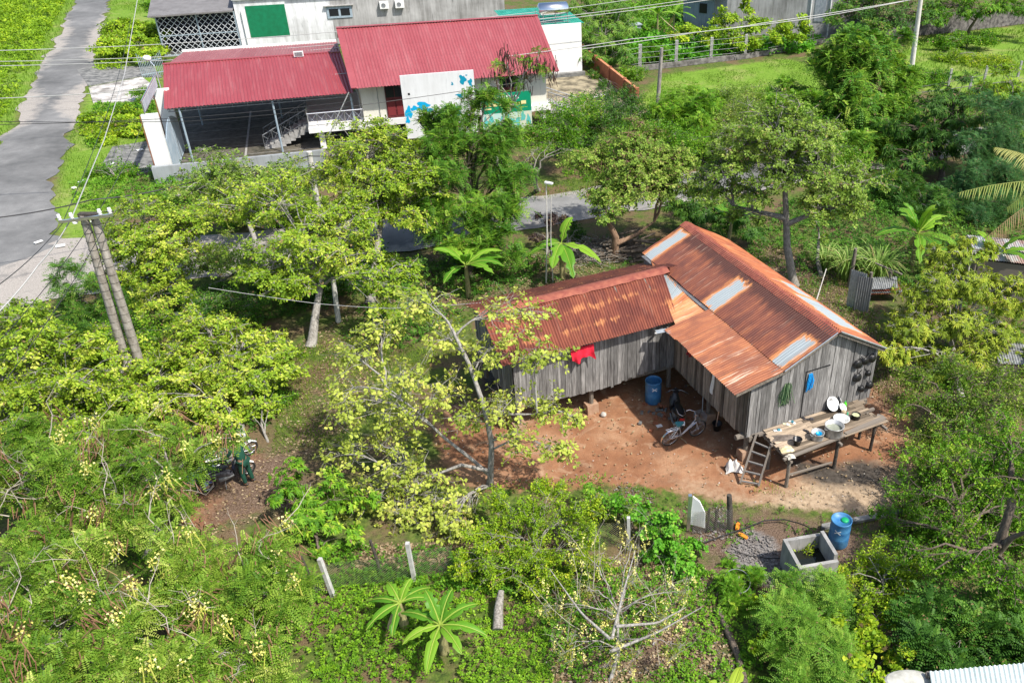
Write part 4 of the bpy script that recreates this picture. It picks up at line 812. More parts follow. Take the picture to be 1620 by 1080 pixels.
def bicycle(label, A, B):
    """A rear hub ground point, B front hub ground point"""
    A, B = np.array(A), np.array(B); d = nrm((B-A)*[1, 1, 0]); L = 1.06; C = (A+B)/2; A = C-d*L/2; B = C+d*L/2; s = V3(-d[1], d[0], 0); up = nrm(Z3-s*.14); ax = np.cross(d, up); R = .315
    t = thing('bicycle', C, label, 'bicycle'); a, b = A+up*R, B+up*R; P = lambda x, z, y=0.: C+d*x+up*z+ax*y
    wheel(t, a, ax, R, .022, 28, rm=CHROME); wheel(t, b, ax, R, .022, 28, rm=CHROME)
    FR = mat('silver_bike_paint', (.55, .57, .60), (.68, .70, .72), 10., .3, .5); m = MB()
    bb = P(-.12, .28); hd = P(.38, .80); hd2 = P(.35, .92); st = P(-.24, .72)
    for q in ([hd-up*.02, P(.22, .60), P(.02, .42), bb], [hd-up*.08, P(.18, .48), P(.0, .34), bb], [bb, st], [bb, a+ax*.05], [bb, a-ax*.05], [st-up*.05, a+ax*.05], [st-up*.05, a-ax*.05], [hd, b+ax*.05], [hd, b-ax*.05], [hd-up*.1, hd2]): m.tube(q, .017, 8)
    m.build('frame', FR, t, smooth=True)
    for c, a0, a1 in ((a, -.3, 2.6), (b, .5, 2.9)):
        m = MB(); th = np.linspace(a0, a1, 16); Pq = c+(R+.04)*(np.cos(th)[:, None]*(-d)+np.sin(th)[:, None]*up); m.sheet(np.stack([Pq-ax*.03-up*.012, Pq+up*.006, Pq+ax*.03-up*.012], 1)); m.build('mudguard', CHROME, t, smooth=True)
    m = MB(); m.tube([hd2, hd2+up*.08], .013, 7)
    for s_ in (-1, 1): m.tube([hd2+up*.08, hd2+up*.12+ax*.12*s_+d*.04, hd2+up*.13+ax*.25*s_-d*.08, hd2+up*.11+ax*.27*s_-d*.22], .013, 7)
    m.build('handlebar', CHROME, t, smooth=True)
    for s_ in (-1, 1):
        m = MB(); m.tube([hd2+up*.112+ax*.268*s_-d*.13, hd2+up*.108+ax*.272*s_-d*.24], .018, 7); m.build('grip', BLACKR, t)
    m = MB(); m.prism([(-.14, -.1), (-.05, -.11), (.15, -.025), (.15, .025), (-.05, .11), (-.14, .1)], (d, ax, up), st+up*.12, .055); m.build('saddle', mat('teal_saddle', (.05, .20, .22), None, rough=.5), t)
    m = MB(); m.tube([st, st+up*.1], .013, 7); m.build('seat_post', CHROME, t)
    m = MB(); c = P(.56, .86)
    for k in range(9):
        z = -.12+.24*k/8
        m.tube([c+up*z+d*x*.14+ax*y*.18 for x, y in ((-1, -1), (1, -1), (1, 1), (-1, 1), (-1, -1))], .005, 4)
    for k in range(9):
        for y in (-1, 1): m.tube([c-up*.12+d*(-.14+.28*k/8)+ax*y*.16, c+up*.12+d*(-.14+.28*k/8)+ax*y*.18], .004, 3)
        for x in (-1, 1): m.tube([c-up*.12+d*x*.12+ax*(-.18+.36*k/8), c+up*.12+d*x*.14+ax*(-.18+.36*k/8)], .004, 3)
    m.build('basket', DSTEEL, t)
    m = MB(); m.lathe(bb-ax*.03, [(.085, 0), (.085, .006)], 18, ax)
    m.tube([bb-ax*.06, bb-ax*.06+nrm(d*.6-up*.8)*.17, bb-ax*.14+nrm(d*.6-up*.8)*.17], .011, 5); m.tube([bb+ax*.06, bb+ax*.06-nrm(d*.6-up*.8)*.17, bb+ax*.14-nrm(d*.6-up*.8)*.17], .011, 5); m.build('crank', DSTEEL, t)
    m = MB(); m.tube([P(-.2, .26, .03), P(.02, .03, .2)], .012, 6); m.build('kickstand', CHROME, t)
    m = MB(); [m.tube([P(-.3, .68, y), P(-.72, .69, y)], .007, 5) for y in (-.06, 0, .06)]; m.tube([P(-.7, .69, .06), a+ax*.06], .006, 5); m.tube([P(-.7, .69, -.06), a-ax*.06], .006, 5); m.build('rear_rack', CHROME, t)
    return t
bicycle('silver step-through bicycle with front basket standing on the orange dirt yard', G(1062, 702), G(1099, 689))
def motorbike(label, A, B, body, seat=BLACKP, accent=None, plate=True, lean=.13, rackm=None):
    A, B = np.array(A), np.array(B); d = nrm((B-A)*[1, 1, 0]); C = (A+B)/2; L = 1.22; s = V3(-d[1], d[0], 0); up = nrm(Z3-s*lean); ax = np.cross(d, up); R = .275
    t = thing('motorbike', C, label, 'motorbike'); P = lambda x, z, y=0.: C+d*x+up*z+ax*y; a, b = P(-L/2, R), P(L/2, R)
    wheel(t, a, ax, R-.03, .042, 6, hub=.06); wheel(t, b, ax, R-.03, .036, 6, hub=.05)
    def shell(name, st, m_, n=10):
        """lofted shell through stations (x, z, halfwidth, halfheight)"""
        mb = MB(); th = np.arange(n)*2*pi/n; rows = [[P(x, z+hh*sin(a_)*(1 if sin(a_) > 0 else .9), hwid*cos(a_)) for a_ in th] for x, z, hwid, hh in st]
        V = np.array(rows); k = len(st); i = np.arange(n); j = (i+1) % n; mb.add(V.reshape(-1, 3), [np.concatenate([np.stack([i+r_*n, j+r_*n, j+(r_+1)*n, i+(r_+1)*n], 1) for r_ in range(k-1)])])
        mb.add(V[0][::-1], [i[None]]); mb.add(V[-1], [i[None]]); return mb.build(name, m_, t, smooth=True)
    shell('side_panels', [(-.86, .70, .03, .03), (-.7, .66, .10, .07), (-.4, .60, .15, .12), (-.12, .52, .15, .15), (.05, .42, .13, .13), (.18, .36, .09, .08)], body)
    shell('leg_shield', [(.22, .36, .18, .12), (.30, .52, .21, .2), (.38, .70, .16, .14), (.42, .84, .09, .06)], body)
    shell('seat', [(-.72, .745, .08, .03), (-.5, .77, .14, .045), (-.2, .745, .14, .045), (.0, .70, .11, .04), (.1, .67, .06, .03)], seat)
    shell('engine', [(-.25, .30, .10, .11), (.0, .30, .12, .12), (.2, .30, .09, .09)], DSTEEL)
    hl = shell('headlight_cowl', [(.33, .95, .11, .06), (.42, .96, .13, .09), (.50, .93, .10, .075)], body)
    m = MB(); m.lathe(P(.50, .935), [(.075, 0), (.06, .025), (0, .035)], 14, d); m.build('headlight', mat('lens_glass', (.75, .77, .78), None, rough=.1), hl)
    shell('front_mudguard', [(L/2-.28, .40, .05, .03), (L/2-.14, .56, .06, .03), (L/2+.06, .58, .06, .03), (L/2+.24, .42, .04, .03)], accent or body)
    shell('rear_mudguard', [(-.66, .52, .06, .05), (-.84, .56, .07, .03), (-1.0, .40, .06, .02)], BLACKP)
    m = MB(); m.tube([P(.44, .9), P(L/2-.02, .5, .08), b+ax*.08], .022, 6); m.tube([P(.44, .9), P(L/2-.02, .5, -.08), b-ax*.08], .022, 6); m.build('fork', STEEL, t)
    m = MB(); m.tube([P(.22, 1.0, .36), P(.34, 1.02, .18), P(.37, .98, 0), P(.34, 1.02, -.18), P(.22, 1.0, -.36)], .014, 6); m.build('handlebar', DSTEEL, t)
    for y in (-1, 1):
        m = MB(); m.tube([P(.34, 1.03, .17*y), P(.30, 1.20, .26*y)], .006, 5); m.lathe(P(.30, 1.22, .28*y), [(0, -.012), (.055, -.008), (.055, .008), (0, .01)], 12, nrm(-d+up*.1)); m.build('mirror', BLACKP, t)
        m = MB(); m.tube([P(.26, 1.0, .28*y), P(.2, 1.0, .38*y)], .02, 6); m.build('grip', BLACKR, t)
    m = MB(); m.tube([P(.1, .22, -.14), P(-.4, .24, -.16), P(-.72, .34, -.17)], [.02, .045, .05], 8); m.build('exhaust', STEEL, t, smooth=True)
    m = MB(); m.tube([P(-.45, .80, .13), P(-.78, .82, .12), P(-.86, .80, 0), P(-.78, .82, -.12), P(-.45, .80, -.13)], .013, 6); m.build('grab_rail', rackm or STEEL, t, smooth=True)
    m = MB(); m.box(P(-.88, .67), (.04, .16, .07), ax=(d, ax, up)); m.build('tail_light', mat('red_lens', (.45, .02, .02), None, rough=.2), t)
    if plate:
        bk = nrm(-d+up*.55); u2 = nrm(np.cross(ax, bk)); m = MB(); m.prism([(-.095, -.07), (.095, -.07), (.095, .07), (-.095, .07)], (ax, u2, bk), P(-.97, .58), .006); pl = m.build('number_plate', mat('plate_white', (.80, .80, .80), None), t)
    m = MB(); m.tube([P(-.1, .2, .1), P(-.16, .0, .26)], .012, 6); m.build('side_stand', DSTEEL, t); return t
motorbike('dark motorbike with white rear number plate parked in the shade under the house', G(1074, 690), G(1058, 640), BLACKP, plate=True, accent=BLACKP)
SILV = mat('silver_grey_fairing', (.42, .42, .38), (.52, .52, .49), 4., .35, .3)
motorbike('silver-grey scooter parked beside the man in green, nearer to him', G(338, 752)+V3(0, 0, 0), G(402, 716), SILV, mat('seat_grey', (.15, .14, .13), None), mat('white_panel', (.7, .7, .7), None, rough=.3))
motorbike('white-fronted scooter parked furthest from the man in green, in front of the other', G(335, 775), G(388, 752), mat('dark_fairing', (.06, .06, .07), None, rough=.3), BLACKP, WHITE)
rag('tarp', 'crumpled blue tarp on the ground behind the parked scooters', 'tarp', G(322, 752), (.9, .7), mat('blue_tarp', (.01, .04, .30), (.02, .10, .50), 4., .5), 8, h=.45)
# ---------------------------------------------------------------- the man in green
def person(label, foot, face, skin, shirt, trouser, hairm):
    """standing, leaning forward over the scooter, right arm reaching ahead; face = heading"""
    f = V3(cos(face), sin(face), 0); s = V3(-f[1], f[0], 0); P = lambda x, y, z: foot+f*x+s*y+Z3*z
    t = thing('person', foot, label, 'person')
    def skinmesh(name, pts, edges, rad, mt, sub=2, par=t, root=0):
        me = bpy.data.meshes.new(name); b = root_loc(par); me.from_pydata([tuple(np.asarray(p)-b) for p in pts], edges, []); o = bpy.data.objects.new(name, me); SC.collection.objects.link(o); o.parent = par
        md = o.modifiers.new('skin', 'SKIN'); md.use_smooth_shade = True; sv = me.skin_vertices[0].data
        for i, r_ in enumerate(rad): sv[i].radius = r_ if isinstance(r_, tuple) else (r_, r_)
        sv[root].use_root = True; o.modifiers.new('sub', 'SUBSURF').levels = sub; o.modifiers['sub'].render_levels = sub; me.materials.append(mt); return o
    hip, ch, nk, hd = P(0, 0, .90), P(.12, 0, 1.22), P(.19, 0, 1.43), P(.25, 0, 1.56)
    body = [hip, P(.05, 0, 1.05), ch, nk, hd, P(.12, .19, 1.36), P(.30, .25, 1.12), P(.50, .17, 1.02), P(.12, -.19, 1.36), P(.22, -.27, 1.10), P(.42, -.22, .98),
            P(-.01, .095, .86), P(.03, .11, .48), P(-.02, .12, .08), P(.12, .13, .04), P(-.01, -.095, .86), P(.0, -.12, .48), P(-.06, -.13, .08), P(.08, -.14, .04)]
    ed = [(0, 1), (1, 2), (2, 3), (3, 4), (2, 5), (5, 6), (6, 7), (2, 8), (8, 9), (9, 10), (0, 11), (11, 12), (12, 13), (13, 14), (0, 15), (15, 16), (16, 17), (17, 18)]
    rad = [.135, .125, (.14, .11), .055, .075, .05, .038, .026, .05, .038, .026, .082, .055, .04, .038, .082, .055, .04, .038]
    skinmesh('body', body, ed, rad, skin)
    skinmesh('shirt', [P(.01, 0, .86), P(.05, 0, 1.04), P(.12, 0, 1.24), P(.155, 0, 1.38), P(.12, .19, 1.365), P(.29, .25, 1.13), P(.44, .195, 1.055), P(.12, -.19, 1.365), P(.22, -.27, 1.11), P(.36, -.24, 1.02)],
             [(0, 1), (1, 2), (2, 3), (2, 4), (4, 5), (5, 6), (2, 7), (7, 8), (8, 9)], [.155, .148, (.165, .135), .09, .072, .056, .045, .072, .056, .045], shirt)
    skinmesh('trousers', [hip, P(-.01, .1, .84), P(.03, .112, .48), P(-.02, .12, .09), P(-.01, -.1, .84), P(.0, -.12, .48), P(-.06, -.13, .09)], [(0, 1), (1, 2), (2, 3), (0, 4), (4, 5), (5, 6)], [.145, .1, .078, .062, .1, .078, .062], trouser)
    m = MB(); m.ball(P(.27, 0, 1.60), (.088, .078, .115), 16, 12); h = m.build('head', skin, t, smooth=True)
    m = MB(); m.ball(P(.365, 0, 1.585), (.018, .014, .022), 8, 6); [m.ball(P(.262, y, 1.595), (.02, .012, .03), 8, 6) for y in (-.08, .08)]; m.build('nose_and_ears', skin, h, smooth=True)
    m = MB(); [m.ball(P(.348, y, 1.61), .010, 8, 6) for y in (-.03, .03)]; m.box(P(.352, 0, 1.543), (.006, .04, .008), face); m.build('eyes_and_mouth', BLACKP, h)
    m = MB(); m.ball(P(.248, 0, 1.635), (.103, .094, .098), 16, 10); m.build('hair', hairm, t, smooth=True)
    for y0, w_ in ((.17, P(.50, .17, 1.02)), (-.22, P(.42, -.22, .98))):
        mb = MB(); mb.ball(w_+f*.05-Z3*.01, (.05, .04, .02), 10, 6)
        for k in range(4):
            o = (k-1.5)*.019; l = [.062, .075, .07, .055][k]; mb.tube([w_+f*.08+s*o, w_+f*(.08+l*.6)+s*o-Z3*.012, w_+f*(.08+l)+s*o-Z3*.04], [.0095, .009, .007], 6)
        sg = -np.sign(y0); mb.tube([w_+f*.03+s*.03*sg, w_+f*.065+s*.055*sg-Z3*.01, w_+f*.09+s*.05*sg-Z3*.03], [.011, .010, .008], 6); mb.build('hand', skin, t, smooth=True)
    for p_ in (body[13], body[17]):
        m = MB(); m.ball(p_+f*.07-Z3*.04, (.13, .05, .045), 12, 6); m.build('shoe', BLACKP, t, smooth=True)
    return t
UNI = mat('dark_green_uniform', (.004, .042, .026), (.010, .075, .045), 5., .85); foot = G(394, 764)
person('man in a dark green uniform standing over the parked scooters and leaning forward', foot, pi*.86, mat('skin', (.30, .17, .11), None, rough=.6), UNI, UNI, mat('black_hair', (.012, .012, .014), None, rough=.6))
# ---------------------------------------------------------------- odds and ends under and beside the house
def rock(name, label, cat, p, R, mt, seed, group=None, flat=.7):
    r = np.random.default_rng(seed); m = MB(); m.ball(p+Z3*R*flat*.6, R, 10, 7); v = np.concatenate(m.v); d = nrm(v-p); f = lump(d, r); v = p+(v-p)*f[:, None]*[1, 1, flat]
    return tag(build(name, v, [np.concatenate(m.p[4])], mt, loc=p, smooth=True), label, cat, group)
STONE = mat('pale_stone', (.38, .36, .33), (.58, .55, .50), 8., .9, bump=.3); BRICK = mat('broken_brick', (.22, .075, .035), (.36, .15, .08), 9., .9, bump=.3)
rock('stone', 'round pale stone lying on the dirt beside the footing of the wing', 'stone', G(955, 657), .11, STONE, 2)
rag('sack', 'crumpled white sack dropped on the dirt beside the ladder foot', 'sack', G(1160, 742), (.55, .42), mat('white_sack', (.62, .58, .52), (.80, .78, .74), 6., .85), 12, h=.42)
r = np.random.default_rng(12); c0 = G(1047, 655)
for i in range(34):
    q = c0+V3(r.normal(0, .36), r.normal(0, .42), 0); q[2] = .0
    m = MB(); m.box(q+Z3*.03, (r.uniform(.1, .2), r.uniform(.08, .11), .07), r.random()*3.1); tag(m.build('brick', BRICK if r.random() < .6 else CONC_D, loc=q), 'broken brick of the trodden patch between the open drum and the motorbike', 'brick', 'broken bricks by the drum')
t = thing('yard_broom', G(1111, 652), 'short-headed yard squeegee standing in the shade under the house', 'broom'); p = G(1111, 652)
m = MB(); m.beam(p+V3(-.14, -.03, .03), p+V3(.16, .03, .03), .06, .05); m.build('head', mat('pale_pink_wood', (.50, .36, .30), None), t); m = MB(); m.tube([p+V3(0, 0, .05), p+V3(.02, .25, .5)], .014, 6); m.build('stick', WHITE, t)
vessel('bucket', 'black bucket on the dark soil beneath the brown plank wall', 'bucket', -1.89, -.19, [(0, 0), (.12, 0), (.16, .26), (.175, .26), (.175, .275), (.152, .27), (.115, .015), (0, .015)], BLACKP, z=.02)
m = MB(); m.beam(hw(-1.75, -.05, .35), hw(-1.72, -.1, 1.0), .13, .02); tag(m.build('plank', STEEL, loc=hw(-1.7, 0)), 'pale board propped against a house post behind the black bucket', 'board')
def flat_bit(name, label, cat, px, py, w_, h_, rz, mt, group=None, th=.02):
    p = G(px, py); m = MB(); m.box(p+Z3*(.015+th/2), (w_, h_, th), rz); return tag(m.build(name, mt, loc=p), label, cat, group)
flat_bit('paper', 'white scrap of paper on the dirt left of the bicycle', 'paper', 1043, 674, .2, .15, .4, WHITE, th=.006)
ORG = mat('orange_foam', (.75, .24, .02), None)
for q in ((1167, 834, 1.3), (1175, 849, 2.4)):
    p = G(q[0], q[1]); m = MB(); d = V3(cos(q[2]), sin(q[2]), 0); s = V3(-d[1], d[0], 0); m.prism(np.array([(-.5, -.16), (.2, -.2), (.48, -.1), (.48, .1), (.2, .2), (-.5, .16)])*.3, (d, s, Z3), p+Z3*.05, .05)
    m.tube([p+d*.02-s*.05+Z3*.06, p+d*.05+Z3*.10, p+d*.02+s*.05+Z3*.06], .016, 6); tag(m.build('sandal', ORG, loc=p), 'bright orange sandal on the gravel, '+('nearer the burnt post' if q[1] < 840 else 'nearer the concrete tank'), 'sandal')
# burnt post, leaning board, chain-link panels, thin posts
LPOLE0 = mat('whitewashed_post', (.36, .35, .33), (.58, .57, .54), 5., .85)
def post(label, px, py, h, rr, mt, lean=(0, 0), name='fence_post', cat='post', group=None, sq=False):
    p = G(px, py); m = MB()
    if sq: m.beam(p, p+V3(lean[0], lean[1], h), rr*2, rr*1.8)
    else: m.tube([p-Z3*.1, p+V3(lean[0]*.5+.01, lean[1]*.5, h*.5), p+V3(lean[0], lean[1], h)], [rr*1.1, rr, rr*.85], 8)
    return tag(m.build(name, mt, loc=p, smooth=not sq), label, cat, group)
post('charred thick wooden post at the end of the chain-link fence', 1155, 838, 1.25, .085, DARKW, (-.1, .1))
post('thin dark fence post nearer the white board', 1119, 840, .85, .04, DARKW); post('thin dark fence post nearer the charred post', 1131, 838, .8, .045, DARKW)
post('white concrete fence post leaning left, leftmost above the creepers', 527, 942, 1.35, .055, LPOLE0, (-.12, .02), sq=True); post('white concrete fence post beside the banana plants', 656, 918, 1.4, .055, LPOLE0, (-.02, .0), sq=True)
post('white concrete fence post rising out of the yellow-green bushes', 995, 868, 1.2, .05, LPOLE0, (-.02, 0), sq=True); post('dark slim wooden stake close to the leftmost white post', 500, 935, 1.3, .04, DARKW, (-.15, 0)); post('dark wooden stake between the two white posts', 602, 905, 1.2, .045, DARKW, (-.1, 0))
tb = thing('notice_board', G(1092, 835), 'white irregular panel on a grey frame leaning at the fence', 'board'); p = G(1092, 838)
d = nrm(V3(1, -.25, 0)); m = MB(); m.prism([(-.02, .25), (.42, .2), (.40, .75), (.22, 1.15), (.02, 1.3)], (d, Z3, np.cross(d, Z3)), p, .05); m.build('panel', WHITE, tb); m = MB(); m.beam(p-d*.06+Z3*0, p-d*.06+Z3*1.32, .11, .1); m.build('frame', STEEL, tb)
def chainlink(label, a, b, h, sp=.075, z0=0.):
    a, b = np.array(a), np.array(b); L = np.linalg.norm(b-a); d = (b-a)/L; A, B = [], []
    for sg in (1, -1):
        for x in np.arange(-h, L, sp):
            x0, z0_, x1, z1 = (x, 0, x+h, h) if sg > 0 else (x, h, x+h, 0)
            if x0 < 0: z0_ += -x0*sg; x0 = 0
            if x1 > L: z1 -= (x1-L)*sg; x1 = L
            n_ = 5; t = np.linspace(0, 1, n_+1)
            for i in range(n_):
                q = lambda tt: a+d*(x0+(x1-x0)*tt)+Z3*(z0+z0_+(z1-z0_)*tt)+V3(-d[1], d[0], 0)*.06*sin((x0+(x1-x0)*tt)*2.2)
                A.append(q(t[i])); B.append(q(t[i+1]))
    v, q = segs(A, B, .0042, .0042, 3); return tag(build('chain_link_fence', v, [q], STEEL if sp < .09 else DSTEEL, loc=a), label, 'fence')
chainlink('rusty chain-link mesh between the white board and the charred post', G(1095, 845), G(1155, 842), .85)
chainlink('sagging chain-link mesh behind the banana plants between white posts', G(500, 938), G(720, 905), .95); chainlink('chain-link mesh running behind the bushes beside the middle white post', G(880, 868), G(995, 862), .9)
hs = MB(); hs.tube([G(1113, 862)+Z3*.1, G(1140, 852)+Z3*.1, G(1180, 838)+Z3*.1, G(1208, 828)+Z3*.12, G(1240, 826)+Z3*.12, G(1262, 835)+Z3*.2, G(1277, 852)+Z3*.45], .019, 6); tag(hs.build('hose', BLACKR, loc=G(1200, 830), smooth=True), 'black hose curving over the gravel into the concrete tank', 'hose')
hs = MB(); hs.tube([G(1163, 873)+Z3*.04, G(1185, 880)+Z3*.04, G(1215, 884)+Z3*.04, G(1240, 885)+Z3*.06], .014, 6); tag(hs.build('hose', BLACKR, loc=G(1200, 880), smooth=True), 'short black hose lying flat on the gravel', 'hose')
CONCT = stained('tank_concrete', (.40, .39, .37), (.10, .10, .09), .8, .6)
tk = thing('water_tank', G(1285, 900), 'open rectangular grey concrete tank holding dark water', 'tank'); z1 = .95
c = [G(1258, 926, 0), G(1343, 913, 0)]; A = G(1263, 897, z1)*[1, 1, 0]; dx = nrm(V3(.97, .22, 0)); dy = nrm(V3(-.22, .97, 0)); LX, LY = 1.12, 1.0; m = MB()
for q0, q1 in ((A, A+dx*LX), (A+dy*LY, A+dy*LY+dx*LX)): m.beam(q0+Z3*z1/2, q1+Z3*z1/2, .1, z1)
m.beam(A+dy*.055+dx*.05+Z3*(z1/2+.002), A+dy*(LY-.055)+dx*.05+Z3*(z1/2+.002), .1, z1); m.beam(A+dy*.055+dx*(LX-.05)+Z3*(z1/2+.09), A+dy*(LY-.055)+dx*(LX-.05)+Z3*(z1/2+.09), .1, z1+.17); m.build('walls', CONCT, tk)
m = MB(); m.box(A+dx*LX/2+dy*LY/2+Z3*.3, (LX-.2, LY-.2, .5), math.atan2(dx[1], dx[0])); m.build('water', mat('dark_water', (.012, .014, .01), None, rough=.05), tk)
m = MB(); m.torus(G(1165, 935)+Z3*.4, .34, .010, nrm(V3(.1, -.3, 1)), 30, 6); tag(m.build('hoop', DSTEEL, loc=G(1165, 935), smooth=True), 'pale metal hoop lying in the weeds below the gravel', 'hoop')
m = MB(); m.tube([G(1135, 965)+Z3*.05, G(1150, 1000)+Z3*.08, G(1168, 1040)+Z3*.05, G(1180, 1090)+Z3*.05], .09, 8); tag(m.build('fallen_log', BARKB, loc=G(1150, 1000), smooth=True), 'rotten log lying on the bare soil below the hoop', 'log')
m = MB(); m.tube([G(788, 1000)+Z3*.1, G(790, 975)+Z3*.3, G(795, 955)+Z3*.5], [.14, .12, .08], 8); tag(m.build('tree_stump', BARK, loc=G(788, 1000), smooth=True), 'grey broken stump in the creepers right of the banana plants', 'stump')
slab('concrete_edge', [(1300, 835), (1300, 828), (1440, 800), (1440, 808)], .1, CONC_D, .1)
# corrugated screen, log posts, scrap, shed roofs on the right
cs_ = thing('corrugated_screen', G(1350, 480), 'upright grey corrugated iron screen behind the house', 'screen')
def upright_sheet(par, a, b, h, mt, lean=0., name='sheet'):
    a, b = np.array(a), np.array(b); L = np.linalg.norm(b-a); d = (b-a)/L; nm = V3(d[1], -d[0], 0); n = int(L/.09*6); t = np.linspace(0, L, n); P = [[a+d*x+nm*(.013*sin(x/.09*2*pi)+lean*z)+Z3*z for z in (0, h*.5, h)] for x in t]; mb = MB(); mb.sheet(np.array(P)); return mb.build(name, mt, par, smooth=True)
GREYTIN = mat('old_grey_tin', (.16, .165, .165), (.34, .35, .35), 2.5, .6, .3, stretch=(3, 3, .6))
upright_sheet(cs_, G(1338, 484), G(1362, 492), 1.75, ZINC); upright_sheet(cs_, G(1350, 490), G(1373, 494), 1.6, GREYTIN)
post('log post standing behind the corrugated screen', 1343, 455, 1.9, .09, POSTW, (.02, 0), 'log_post'); post('short pale log post right of the rusty scrap sheets', 1402, 462, 1.0, .13, POSTW, (0, 0), 'log_post'); post('slim log post just right of the corrugated screen', 1372, 470, 1.2, .08, POSTW, (0, 0), 'log_post')
cs2 = thing('scrap_sheets', G(1385, 480), 'pile of rusty corrugated sheets beside the screen', 'scrap'); r = np.random.default_rng(3)
for i in range(4): q = G(1375, 476)+Z3*(.4+.09*i); corrug(cs2, 'sheet', GREYTIN if i % 2 else ROOF_WING, q+V3(0, .7, .1), q+V3(1.3, .8, .1), q+V3(1.3+r.normal(0, .1), -.1, 0), q+V3(r.normal(0, .1), -.15, 0), uvo=(i*3, 0), seed=i)
m = MB(); m.beam(G(1345, 440)+Z3*1.2, G(1420, 470)+Z3*1.1, .08, .05); tag(m.build('beam', PLANKB, loc=G(1380, 450)), 'long wooden beam lying across the log posts', 'beam')
def tin_shed(label, pts, z0, z1, mt, name='tin_shed'):
    P = [G(x, y, z) for (x, y), z in zip(pts, (z0, z0, z1, z1))]; t = thing(name, np.mean(P, 0)*[1, 1, 0], label, 'shed'); corrug(t, 'roof', mt, *P, uvo=(3, 0), seed=9); mb = MB()
    for q in P: mb = MB(); mb.tube([q*[1, 1, 0], q-Z3*.05], .06, 6); mb.build('post', POSTW, t)
    c = np.mean(P, 0); mb = MB(); Q = [c+(q-c)*.9 for q in P]
    for i in range(4): a, b = Q[i], Q[(i+1) % 4]; mb.add([a*[1, 1, 0], b*[1, 1, 0], b-Z3*.12, a-Z3*.12], [[[0, 1, 2, 3]]])
    mb.build('walls', PLANKB, t); return t
ZRUST = rustmat('zinc_with_rust', (.30, .16, .12), (.42, .45, .46), (.55, .60, .62), streak=.1, bare=(.45, .6, .57)); tin_shed('low shed with patchy grey tin roof at the right edge', [(1530, 372), (1660, 385), (1680, 425), (1545, 408)], 2.3, 2.0, ZRUST)
WH2 = mat('pale_green_tin', (.52, .60, .57), (.66, .72, .69), 2., .45, .2); tin_shed('pale green tin roof edge in the lower right corner', [(1470, 1062), (1760, 1036), (1800, 1200), (1500, 1240)], 3.4, 3.2, WH2)
m = MB(); q = G(1440, 1076, 3.2); m.ball(q, (.5, .25, .07), 20, 8); tag(m.build('tarpaulin', mat('dusty_white_sheet', (.36, .35, .30), (.56, .55, .49), 4., .8), loc=q*[1, 1, 0]+Z3*3.), 'dusty white sheet bunched at the end of the pale green roof', 'sheet')
tin_shed('low rusty shed half hidden under the leafy tree at the right', [(1570, 545), (1680, 540), (1690, 580), (1580, 575)], 1.3, 1.1, GREYTIN)
wp = thing('woodpile', G(985, 400), 'heap of stacked cut logs under the reddish-trunked tree', 'woodpile'); r = np.random.default_rng(2); m = MB()
for i in range(110):
    q = G(985, 402)+V3(r.normal(0, 1.0), r.normal(0, .4), 0)+Z3*abs(r.normal(0, .28)); a = r.normal(.3, .35); L = r.uniform(.4, .8); d = V3(cos(a), sin(a), r.normal(0, .12)); m.tube([q-d*L, q+d*L], r.uniform(.03, .07), 6, tint=r.random())
m.build('logs', BARKB, wp); 
bp_ = MB(); r = np.random.default_rng(22); A = []; B = []
for i in range(700):
    q = G(935, 405)+V3(r.normal(0, .8), r.normal(0, .5), abs(r.normal(0, .3))); d = nrm(r.normal(size=3)*[1, 1, .35]); L = r.uniform(.2, .7); A.append(q-d*L/2); B.append(q+d*L/2)
v, q = segs(A, B, .012, .008, 3); tag(build('brushwood', v, [q], BARK, loc=G(935, 405)), 'tangled heap of grey brushwood beside the woodpile', 'brushwood', kind='stuff')
# lamp poles of thin bamboo
BAM = mat('pale_bamboo', (.48, .45, .40), (.66, .63, .57), 12., .6); lp = thing('lamp_pole', G(864, 447), 'thin pale bamboo pole with a small white lamp head behind the wing roof', 'lamp pole'); b = G(864, 447); tp = AT(864, 290, b[1]); m = MB(); m.tube([b, b*.5+tp*.5+V3(.04, 0, 0), tp], [.035, .03, .022], 7); m.build('pole', BAM, lp)
m = MB(); m.beam(tp+V3(-.05, 0, .05), tp+V3(.28, -.1, .02), .14, .06); m.build('lamp_head', WHITE, lp); m = MB(); b2 = G(875, 447); t2 = AT(872, 310, b2[1]); tag((m.tube([b2, b2*.5+t2*.5+V3(-.06, 0, 0), t2], [.025, .02, .014], 6), m.build('bamboo_pole', BAM, loc=b2))[1], 'second thinner bamboo pole beside the lamp pole', 'pole')
# litter and stones on the dirt, past counting
r = np.random.default_rng(31); P = scatter(YARD+[], 1500, r); m = MB()
for i, q in enumerate(P[:330]):
    s = r.uniform(.010, .028); m.box(V3(q[0], q[1], s*.3), (s*r.uniform(1, 2.2), s, s*.6), r.random()*3, tint=r.random())
tag(m.build('pebbles', mat('pebbles_and_scraps', (.30, .24, .19), (.62, .58, .54), 3., .9, tint=.3)), 'small stones and scraps scattered over the dirt yard', 'pebbles', kind='stuff')
m = MB()
for poly, n_ in ((GRAVEL, 900), (LITTER, 900), (gpoly([(1080, 800), (1150, 800), (1160, 850), (1100, 860)]), 500), (gpoly([(980, 755), (1040, 790), (1020, 830), (960, 800)]), 350)):
    for q in scatter(poly, n_, r): s = r.uniform(.010, .036); m.box(V3(q[0], q[1], s*.4), (s*r.uniform(1, 2.4), s, s*.6), r.random()*3, tint=r.random())
tag(m.build('rubble', mat('rubble_mix', (.10, .08, .065), (.30, .28, .26), 4., .9, tint=.35, lo=.3, hi=.7)), 'grey gravel and broken rubble below the yard', 'rubble', kind='stuff')
